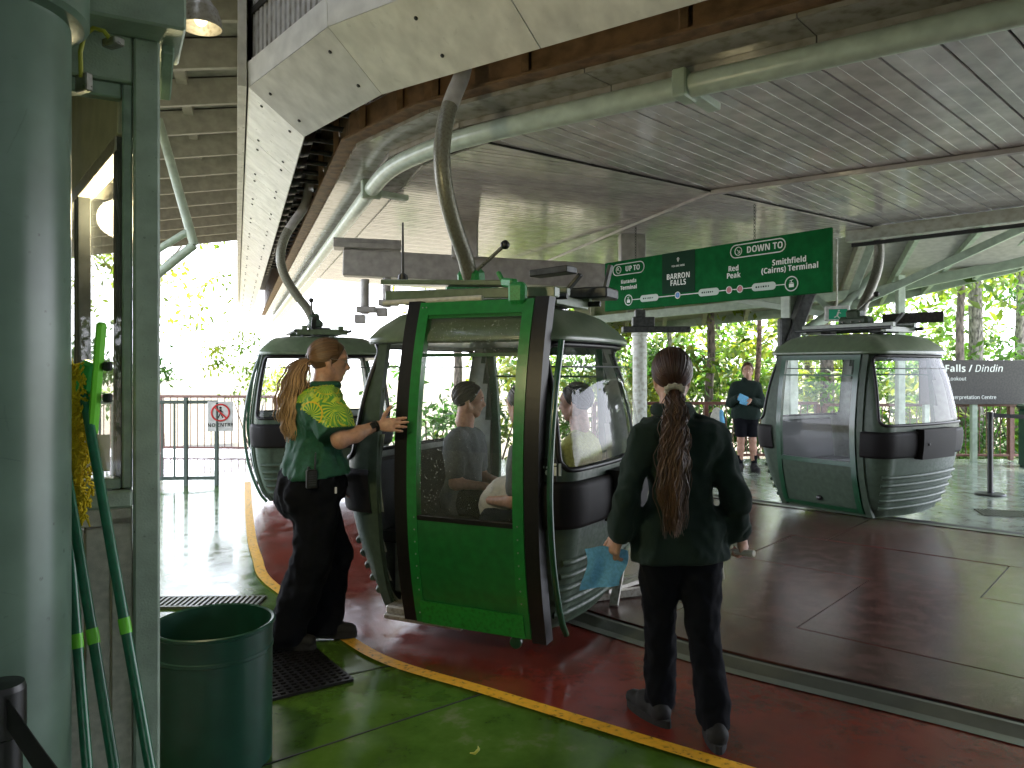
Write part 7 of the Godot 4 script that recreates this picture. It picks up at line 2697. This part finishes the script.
func far_attendant() -> void:
	var o := Vector3(3.57, 0, -11.75)
	var p := thing("person", "person in dark green jacket and black shorts standing by the far balustrade", "person", o)
	var u := Vector3.UP
	var f := Vector3(-0.32, 0, 0.95).normalized()
	var r := f.cross(u).normalized()
	var hc := Vector3(0.02, 1.54, 0.02)
	var pel := Vector3(0, 0.88, 0)
	var ch := Vector3(0, 1.21, 0)
	var shR := ch + r * 0.16 + u * 0.08
	var shL := ch - r * 0.16 + u * 0.08
	var elR := shR + Vector3(0, -0.25, 0) + r * 0.07 + f * 0.03
	var elL := shL + Vector3(0, -0.25, 0) - r * 0.07 + f * 0.03
	var wrR := elR + f * 0.17 - r * 0.13 + u * 0.10
	var wrL := elL + f * 0.19 + r * 0.15 + u * 0.06
	var mb := MB.new()
	var knR := Vector3(-0.08, 0.48, 0.02)
	var knL := Vector3(0.09, 0.48, 0.03)
	var anR := Vector3(-0.09, 0.10, 0.0)
	var anL := Vector3(0.12, 0.10, 0.02)
	var hR := pel + Vector3(-0.085, -0.03, 0)
	var hL := pel + Vector3(0.085, -0.03, 0)
	field(mb, torso(pel, ch, f, u, 0.95, -0.01) + [[shL, elL, 0.045, 0.04], [elL, wrL, 0.036, 0.026], [shR, elR, 0.045, 0.04], [elR, wrR, 0.036, 0.026], [hL, knL, 0.078, 0.055], [knL, knL.lerp(anL, 0.35), 0.052, 0.053], [knL.lerp(anL, 0.35), anL, 0.05, 0.035], [hR, knR, 0.078, 0.055], [knR, knR.lerp(anR, 0.35), 0.052, 0.053], [knR.lerp(anR, 0.35), anR, 0.05, 0.035], [ch + u * 0.1, hc - u * 0.06, 0.05, 0.05]], 0.035, 0.016)
	field(mb, head_bones(hc, f, u), 0.018, 0.008)
	field(mb, hand_bones(wrR, (f * 0.6 - r * 0.8).normalized(), (f * 0.6 + u * 0.6).normalized(), [0.4, 0.4, 0.45, 0.5], 0.02, 1.0, 0.3), 0.008, 0.006)
	field(mb, hand_bones(wrL, (f * 0.5 + r * 0.85).normalized(), (f * 0.6 + u * 0.6).normalized(), [0.4, 0.4, 0.45, 0.5], 0.02, -1.0, 0.3), 0.008, 0.006)
	put(mb, "body", M.skin, p)
	mb = MB.new()
	field(mb, torso(pel + u * 0.03, ch, f, u, 1.0, 0.022) + [[pel - r * 0.08 - u * 0.02, pel + r * 0.08 - u * 0.02, 0.135, 0.135], [shL, elL, 0.07, 0.066], [elL, elL.lerp(wrL, 0.85), 0.062, 0.05], [shR, elR, 0.07, 0.066], [elR, elR.lerp(wrR, 0.85), 0.062, 0.05], [ch + u * 0.1, ch + u * 0.2, 0.07, 0.064]], 0.03, 0.015, [[Vector3(0, 0.80, 0), Vector3.DOWN], [ch + u * 0.23, Vector3.UP, 0.12]], 0.012)
	put(mb, "jacket", M.jacket, p)
	mb = MB.new()
	field(mb, [[pel - r * 0.07 - u * 0.03, pel + r * 0.07 - u * 0.03, 0.125, 0.125], [hL - u * 0.05, knL + u * 0.06, 0.10, 0.088], [hR - u * 0.05, knR + u * 0.06, 0.10, 0.088]], 0.02, 0.015, [[Vector3(0, 0.53, 0), Vector3.DOWN]], 0.008)
	put(mb, "shorts", M.trousers, p)
	for q in [[anR, Vector3(-0.5, 0, 0.8)], [anL, Vector3(0.05, 0, 1.0)]]:
		mb = MB.new()
		var sl := MB.new()
		var td: Vector3 = (q[1] as Vector3).normalized()
		shoe(mb, sl, Vector3(q[0].x, 0.004, q[0].z) - td * 0.05, td, q[0] + u * 0.01, 0.013)
		put(mb, "boot", M.shoe, p)
		put(sl, "sole", M.sole, p)
		mb = MB.new()
		mb.tube([q[0] + u * 0.01, q[0] + u * 0.08, q[0] + u * 0.15], [0.045, 0.044, 0.05], 12)
		put(mb, "sock", M.trousers, p)
	var tie := hc - f * 0.1 + u * 0.02
	mb = MB.new()
	scalp(mb, hc, f, u, tie, 260, 0.004, Color(0.10, 0.045, 0.02), Color(0.13, 0.06, 0.03), 23)
	put(mb, "hair", M.hair, p)
	eyes(p, hc, f, u)
	var cl := thing("cleaning_cloth", "grey blue cloth held at the chest of the far attendant", "cloth", o + (wrR + wrL) * 0.5 + f * 0.05)
	mb = MB.new()
	mb.box(Transform3D(Basis(Vector3.UP, 0.25) * Basis(Vector3.BACK, -0.4), Vector3(-0.03, 0.0, 0.02)), Vector3(0.17, 0.11, 0.03), 0.013)
	mb.box(Transform3D(Basis(Vector3.UP, 0.1) * Basis(Vector3.BACK, -0.25), Vector3(-0.02, -0.05, 0.028)), Vector3(0.13, 0.08, 0.025), 0.011)
	put(mb, "fabric", M.cloth_blue, cl)
	# bags hung on the balustrade behind
	var bg := thing("carrier_bag", "white carrier bag with blue cloth hung on the balustrade", "bag", Vector3(3.42, 0.55, -12.95))
	mb = MB.new()
	field(mb, [[Vector3(-0.04, 0.0, 0), Vector3(0.02, 0.3, 0), 0.12, 0.07, Vector3.BACK, 1.6], [Vector3(0.05, 0.05, 0.0), Vector3(0.03, 0.25, 0), 0.1, 0.06, Vector3.BACK, 1.6]], 0.05, 0.02, [], 0.02, Vector3(9, 7, 9))
	put(mb, "sack", M.bag, bg)
	mb = MB.new()
	field(mb, [[Vector3(0.10, 0.08, 0.03), Vector3(0.09, 0.3, 0.03), 0.05, 0.035]], 0.03, 0.016, [], 0.012, Vector3(12, 8, 12))
	put(mb, "blue_cloth", M.cloth_blue, bg)


func passenger(label: String, o: Vector3, turn: float, shirt: Material, hair: Color, look: float, lean := 0.0) -> void:      # seated, o = the seat point under the hips, facing own +x
	var p := thing("person", label, "person", o, turn, "passengers in the green doored gondola")
	var u := Vector3.UP
	var f := Vector3.RIGHT
	var r := f.cross(u).normalized()
	var pel := Vector3(0.0, 0.10, 0)
	var ch := Vector3(0.02 + lean, 0.43, 0)
	var hc := Vector3(0.05 + lean * 1.3, 0.80, 0)
	var hf := Vector3(cos(look), -0.05, sin(look)).normalized()
	var hu := (u - hf * u.dot(hf)).normalized()
	var mb := MB.new()
	var legs := []
	var arms := []
	var tl := []
	for s in [-1.0, 1.0]:
		var hp: Vector3 = pel + r * 0.085 * s
		var kn: Vector3 = hp + f * 0.36 - u * 0.01
		var an: Vector3 = kn + f * 0.02 - u * 0.36
		legs += [[hp, kn, 0.085, 0.062], [kn, an, 0.06, 0.042]]
		var sh: Vector3 = ch + r * 0.16 * s + u * 0.08
		var el: Vector3 = sh + Vector3(0.03, -0.27, 0) + r * 0.03 * s
		var wr: Vector3 = el + f * 0.2 - r * 0.08 * s - u * 0.02
		arms += [[sh, el, 0.05, 0.042], [el, wr, 0.04, 0.028]]
		tl += [[sh, sh.lerp(el, 0.7), 0.07, 0.066]]
		legs += [[an, an + f * 0.12 - u * 0.02, 0.04, 0.03]]
	field(mb, torso(pel, ch, f, u, 0.95, -0.01) + legs + arms + [[ch + u * 0.1, hc - u * 0.06, 0.052, 0.052]], 0.035, 0.018)
	field(mb, head_bones(hc, hf, hu), 0.018, 0.008)
	put(mb, "body", M.skin, p)
	mb = MB.new()
	field(mb, torso(pel, ch, f, u, 1.02, 0.024) + tl + [[ch + u * 0.1, ch + u * 0.15, 0.07, 0.06]], 0.035, 0.016, [], 0.014)
	put(mb, "shirt", shirt, p)
	mb = MB.new()
	var lg := []
	for q in legs.slice(0, 2) + legs.slice(3, 5):
		lg.append([q[0], q[1], q[2] + 0.02, q[3] + 0.02])
	field(mb, [[pel - r * 0.07, pel + r * 0.07, 0.125, 0.125]] + lg, 0.03, 0.018, [], 0.01)
	put(mb, "trousers", M.trousers, p)
	mb = MB.new()
	scalp(mb, hc, hf, hu, hc - hf * 0.09 - hu * 0.03, 260, 0.004, hair, hair * 1.3, 31)
	put(mb, "hair", M.hair, p)
	eyes(p, hc, hf, hu)


func passengers() -> void:
	var g := Transform3D(Basis(Vector3.UP, deg_to_rad(-25)), Vector3(-0.05, 0.12, -4.97))
	passenger("passenger in pale shirt seated by the gondola's end window facing inward", g * Vector3(0.46, 0.43, -0.22), deg_to_rad(-25 + 180), M.shirt_lime, Color(0.025, 0.02, 0.018), 0.0)
	passenger("dark haired passenger seen through the bright green door's glass", g * Vector3(0.42, 0.43, 0.20), deg_to_rad(-25 + 180), M.shirt_dark, Color(0.03, 0.022, 0.018), 0.4, 0.12)
	passenger("passenger silhouetted behind the open doorway at the gondola's far end", g * Vector3(-0.46, 0.43, -0.28), deg_to_rad(-25), M.shirt_dark, Color(0.03, 0.025, 0.02), -0.5)
	var b := thing("canvas_bag", "cream canvas bag on a lap behind the bright green door", "bag", g * Vector3(0.16, 0.60, 0.22), deg_to_rad(-25))
	var mb := MB.new()
	field(mb, [[Vector3(-0.10, 0.0, 0), Vector3(0.13, 0.0, 0.0), 0.12, 0.12, Vector3.BACK, 1.3], [Vector3(-0.05, 0.1, 0), Vector3(0.08, 0.12, 0), 0.09, 0.08]], 0.05, 0.018, [], 0.02, Vector3(8, 6, 8))
	put(mb, "sack", M.bag, b)


# ---------------------------------------------------------------- rainforest behind the station
var crowns := []


func leaf(mb: MB, p: Vector3, d: Vector3, n: Vector3, l: float, w: float) -> void:
	var s := d.cross(n).normalized() * w * 0.5
	var q := p + d * l * 0.55 + n * l * 0.06
	var e := p + d * l - n * l * 0.10
	var i := mb.v(p, n)
	mb.v(q - s, (n - s.normalized() * 0.3).normalized())
	mb.v(q + s, (n + s.normalized() * 0.3).normalized())
	mb.v(e, n)
	if (mb.V[i + 1] - mb.V[i]).cross(mb.V[i + 2] - mb.V[i]).dot(n) < 0.0:
		mb.t3(i, i + 2, i + 1); mb.t3(i + 1, i + 2, i + 3)
	else:
		mb.t3(i, i + 1, i + 2); mb.t3(i + 1, i + 3, i + 2)


func crown_mesh(sd: int, radius: Vector3, clumps: int, per: int, size: float, cols: Array) -> ArrayMesh:
	var rr := RandomNumberGenerator.new()
	rr.seed = sd
	var mb := MB.new()
	for c in clumps:
		var dir := Vector3(rr.randfn(), rr.randfn(), rr.randfn()).normalized()
		var cp := dir * radius * pow(rr.randf(), 0.45)
		var cr := rr.randf_range(0.22, 0.5) * radius.x * 0.6
		var base: Color = cols[rr.randi() % cols.size()]
		for k in per:
			var q := cp + Vector3(rr.randfn(), rr.randfn() * 0.7, rr.randfn()) * cr * 0.55
			var d := Vector3(rr.randfn(), rr.randfn() * 0.6 - 0.45, rr.randfn()).normalized()
			var n := (Vector3(rr.randfn(), rr.randfn() + 1.4, rr.randfn())).normalized()
			n = (n - d * n.dot(d)).normalized()
			var v := rr.randf_range(0.65, 1.35)
			mb.col = Color(base.r * v, base.g * v, base.b * v)
			leaf(mb, q, d, n, size * rr.randf_range(0.7, 1.4), size * rr.randf_range(0.32, 0.5))
	return mb.mesh()


func trunk_mesh(sd: int, h: float, r: float, bend: float, limbs: int) -> ArrayMesh:
	var rr := RandomNumberGenerator.new()
	rr.seed = sd
	var mb := MB.new()
	var pts := []
	var rad := []
	var off := Vector3.ZERO
	for k in 12:
		pts.append(off + Vector3(0, h * k / 11.0, 0))
		off += Vector3(rr.randfn(), 0, rr.randfn()) * bend
		rad.append(r * (1.25 if k == 0 else lerpf(1.0, 0.45, k / 11.0)))
	mb.tube(pts, rad, 10)
	for k in limbs:
		var i := rr.randi_range(6, 10)
		var a := rr.randf_range(0, TAU)
		var l := rr.randf_range(0.8, 1.8)
		var p: Vector3 = pts[i]
		var d := Vector3(cos(a), rr.randf_range(0.3, 0.9), sin(a))
		mb.tube([p, p + d * l * 0.5, p + d * l + Vector3(0, 0.2, 0)], [r * 0.35, r * 0.24, r * 0.08], 6)
	return mb.mesh()


func forest() -> void:
	var gl := [Color(0.13, 0.22, 0.04), Color(0.16, 0.25, 0.045), Color(0.10, 0.18, 0.035), Color(0.21, 0.27, 0.06)]
	var gy := [Color(0.22, 0.27, 0.05), Color(0.30, 0.31, 0.06), Color(0.16, 0.24, 0.04)]
	var gd := [Color(0.07, 0.14, 0.035), Color(0.10, 0.18, 0.04), Color(0.06, 0.12, 0.03)]
	crowns = [
		crown_mesh(101, Vector3(1.9, 1.5, 1.9), 28, 36, 0.18, gl), crown_mesh(102, Vector3(2.3, 1.7, 2.3), 28, 36, 0.21, gy), crown_mesh(103, Vector3(1.7, 2.0, 1.7), 28, 38, 0.16, gd), crown_mesh(104, Vector3(2.6, 1.6, 2.6), 28, 36, 0.24, gl)]
	var bushes := [crown_mesh(111, Vector3(1.1, 0.8, 1.0), 22, 38, 0.15, gl), crown_mesh(112, Vector3(1.3, 1.0, 1.2), 22, 36, 0.18, gy), crown_mesh(113, Vector3(1.2, 0.9, 1.2), 22, 40, 0.13, gd)]
	var trunks := [trunk_mesh(121, 7.0, 0.13, 0.035, 5), trunk_mesh(122, 7.5, 0.10, 0.05, 4), trunk_mesh(123, 8.0, 0.17, 0.03, 5), trunk_mesh(124, 7.0, 0.07, 0.06, 3)]
	var rr := RandomNumberGenerator.new()
	rr.seed = 77
	# [x, z, trunk, crown, bark, height of the crown's middle, looks, where]
	var spots := [
		[4.0, -15.5, 1, 0, 0, 4.2, "thin dark trunked tree", "behind the far attendant's head"],
		[3.45, -16.8, 3, 1, 1, 3.6, "slender pale green stemmed tree", "between the white column and the far attendant"],
		[5.0, -16.0, 3, 2, 2, 4.6, "peeling pink barked tree", "beside the green post with dark gear"],
		[6.6, -16.2, 2, 0, 0, 5.0, "brown mottled trunked tree", "just past the far gondola's roof board"],
		[8.9, -15.3, 1, 3, 0, 4.4, "straight brown trunked tree", "above the lookout board's lettering"],
		[9.5, -15.8, 2, 1, 1, 4.8, "thick white barked tree", "above the lookout board"],
		[11.2, -16.6, 0, 2, 1, 4.0, "leafy dark crowned tree", "at the right edge behind the lookout board"],
		[2.2, -18.6, 0, 3, 0, 4.4, "broad crowned tree", "behind the white column"],
		[0.6, -17.8, 1, 0, 1, 3.8, "pale stemmed tree", "seen through the open gondola's windows"],
		[-1.2, -19.5, 0, 1, 0, 4.2, "added unseen yellow green tree", "behind the passengers in the gondola"],
		[7.6, -19.5, 0, 3, 0, 4.2, "wide crowned tree", "deep behind the far gondola"],
		[12.6, -19.0, 2, 0, 0, 4.6, "tall tree", "far off at the right edge"],
		[10.4, -20.5, 3, 1, 1, 4.0, "yellowish thin tree", "far behind the lookout board"],
		[5.6, -21.0, 1, 0, 0, 4.4, "distant thin tree", "beyond the far gondola's door glass"],
		[3.0, -22.5, 2, 3, 0, 4.8, "distant broad tree", "beyond the far attendant"],
		[-9.4, -20.5, 0, 1, 1, 4.2, "pale yellow tree", "far beyond the gate"],
		[14.5, -22.0, 1, 3, 0, 5.0, "remote tree", "outermost behind the lookout board"],
		[2.4, 11.6, 0, 0, 0, 1.6, "added unseen leafy tree", "behind the viewer, mirrored in the gondola glass"],  # last three trees are added, to leaf up reflections and dim the rear opening
		[4.6, 11.2, 1, 1, 0, 1.3, "added unseen yellow green tree", "behind the viewer outside the doorway"],
		[6.6, 11.8, 0, 3, 1, 1.7, "added unseen broad tree", "behind the viewer at the doorway's end"]]
	for s in spots:
		var t := thing("tree", "%s %s" % [s[6], s[7]], "tree", Vector3(s[0], -0.9, s[1]), rr.randf_range(0, TAU), "rainforest trees behind the station")
		var o := MeshInstance3D.new()
		o.name = "trunk"
		o.mesh = trunks[s[2]]
		o.material_override = M["bark%d" % s[4]]
		t.add_child(o)
		var c := MeshInstance3D.new()
		c.name = "crown"
		c.mesh = crowns[s[3]]
		c.material_override = M["leaf%d" % s[3]]
		c.position = Vector3(0, s[5] + 0.9, 0)
		c.scale = Vector3.ONE * rr.randf_range(0.9, 1.2)
		t.add_child(c)
		if int(absf(s[0]) * 10.0) % 2 == 0: continue
		var c2 := MeshInstance3D.new()
		c2.name = "crown"
		c2.mesh = crowns[(s[3] + 1) % 4]
		c2.material_override = M["leaf%d" % ((s[3] + 1) % 4)]
		c2.position = Vector3(rr.randf_range(-0.8, 0.8), s[5] + 3.2, rr.randf_range(-0.8, 0.8))
		c2.rotation.y = rr.randf_range(0, TAU)
		t.add_child(c2, true)
	var k := 0
	var seen_labels := {}
	var where := [[2.4, -15.2], [3.6, -14.6], [5.0, -15.0], [6.3, -14.5], [7.5, -15.2], [8.6, -14.4], [9.8, -14.8], [11.0, -15.0], [12.2, -15.6], [1.0, -15.2], [-0.4, -15.8], [-1.8, -16.4], [4.3, -17.6], [6.2, -17.8], [8.2, -17.4], [10.6, -17.6], [2.6, -20.2], [5.2, -19.0], [9.2, -20.0], [0.3, -21.0], [-8.6, -16.6], [-10.4, -17.6], [13.2, -17.0], [7.2, -22.0], [11.6, -22.0], [-7.8, -23.0], [3.9, -19.6], [8.6, -23.0], [12.8, -21.0], [3.2, -17.2], [9.4, -16.6], [1.6, -16.8], [0.9, -18.6], [2.0, -19.4], [4.8, -20.8], [7.8, -16.4], [10.2, -18.6], [6.6, -19.4], [11.8, -18.4]]
	for w in where:
		var b := thing("shrub", "", "shrub", Vector3(w[0], -0.9, w[1]), rr.randf_range(0, TAU), "undergrowth shrubs beyond the platform")
		var side := "beyond the deck gate" if w[0] < -4.0 else "behind the open gondola" if w[0] < 1.5 else "by the far attendant" if w[0] < 5.1 else "past the far gondola" if w[0] < 8.0 else "under the lookout board" if w[0] < 10.0 else "at the frame's right edge"
		var row := "close to the platform" if w[1] > -15.1 else "in the second row" if w[1] > -16.5 else "farther back" if w[1] > -19.5 else "farthest off"
		var lab := "%s shrub %s, %s" % [["green broad leafed", "yellow green", "dark small leafed"][k % 3], side, row]
		if seen_labels.has(lab): lab = lab.replace(" shrub ", " shrub more to the right ")
		if seen_labels.has(lab): lab = lab.replace("more to the right", "rightmost")
		seen_labels[lab] = true
		b.set_meta("label", lab)
		var o := MeshInstance3D.new()
		o.name = "foliage"
		o.mesh = bushes[k % 3]
		o.material_override = M["leaf%d" % [0, 1, 2][k % 3]]
		o.position = Vector3(0, rr.randf_range(0.8, 1.5) + (1.6 if w[1] < -19.0 else 1.1 if w[1] < -16.5 else 0.0), 0)
		o.scale = Vector3.ONE * rr.randf_range(1.0, 1.6)
		b.add_child(o)
		var st := MB.new()
		for j in 5:
			var a := TAU * j / 5.0
			st.tube([Vector3(0, 0, 0), Vector3(cos(a) * 0.2, 0.6, sin(a) * 0.2), Vector3(cos(a) * 0.5, 1.6, sin(a) * 0.5)], [0.03, 0.022, 0.01], 6)
		put(st, "stem", M.bark0, b)
		k += 1


# ---------------------------------------------------------------- the scene
func _ready() -> void:
	rng.seed = 1
	fold_noise.seed = 4
	fold_noise.noise_type = FastNoiseLite.TYPE_SIMPLEX_SMOOTH
	fold_noise.frequency = 1.0
	fold_noise.fractal_octaves = 2
	crease.seed = 8
	crease.noise_type = FastNoiseLite.TYPE_SIMPLEX_SMOOTH
	crease.frequency = 1.6
	crease.fractal_type = FastNoiseLite.FRACTAL_RIDGED
	crease.fractal_octaves = 2
	var cam := Camera3D.new()
	cam.name = "camera"
	cam.projection = Camera3D.PROJECTION_FRUSTUM
	cam.near = 0.1
	cam.far = 400.0
	cam.size = 2.0 * 0.1 * 384.0 / 770.0
	cam.frustum_offset = Vector2(0.0, -0.1 * 15.5 / 770.0)
	cam.position = Vector3(0, 1.57, 0)
	add_child(cam)
	cam.current = true
	var env := Environment.new()
	env.background_mode = Environment.BG_SKY
	var sky := Sky.new()
	var sm := ProceduralSkyMaterial.new()
	sm.sky_top_color = Color(0.82, 0.86, 0.95)
	sm.sky_horizon_color = Color(0.96, 0.97, 1.0)
	sm.sky_curve = 0.2
	sm.ground_horizon_color = Color(0.6, 0.64, 0.55)
	sm.ground_bottom_color = Color(0.25, 0.28, 0.2)
	sky.sky_material = sm
	env.sky = sky
	env.background_energy_multiplier = 1.0
	env.tonemap_mode = Environment.TONE_MAPPER_LINEAR
	env.tonemap_exposure = 8.6
	env.sdfgi_enabled = true
	env.ssao_enabled = true
	env.ssil_enabled = true
	var we := WorldEnvironment.new()
	we.name = "environment"
	we.environment = env
	add_child(we)
	var sun := DirectionalLight3D.new()
	sun.name = "sun"
	sun.light_energy = 1.5
	sun.light_angular_distance = 6.0
	sun.light_color = Color(1.0, 0.98, 0.95)
	sun.shadow_enabled = true
	sun.rotation = Vector3(deg_to_rad(-66), deg_to_rad(150), 0)
	add_child(sun)
	make_materials()
	rail_setup()
	floors()
	rail_housing()
	ceiling()
	roofs()
	railings()
	booth()
	forest()
	gondolas()
	bin_and_brooms()
	pendant()
	route_sign()
	floor_details()
	front_attendant()
	braided_attendant()
	far_attendant()
	passengers()
	for o in find_children("*", "GeometryInstance3D", true, false):
		o.cast_shadow = GeometryInstance3D.SHADOW_CASTING_SETTING_ON
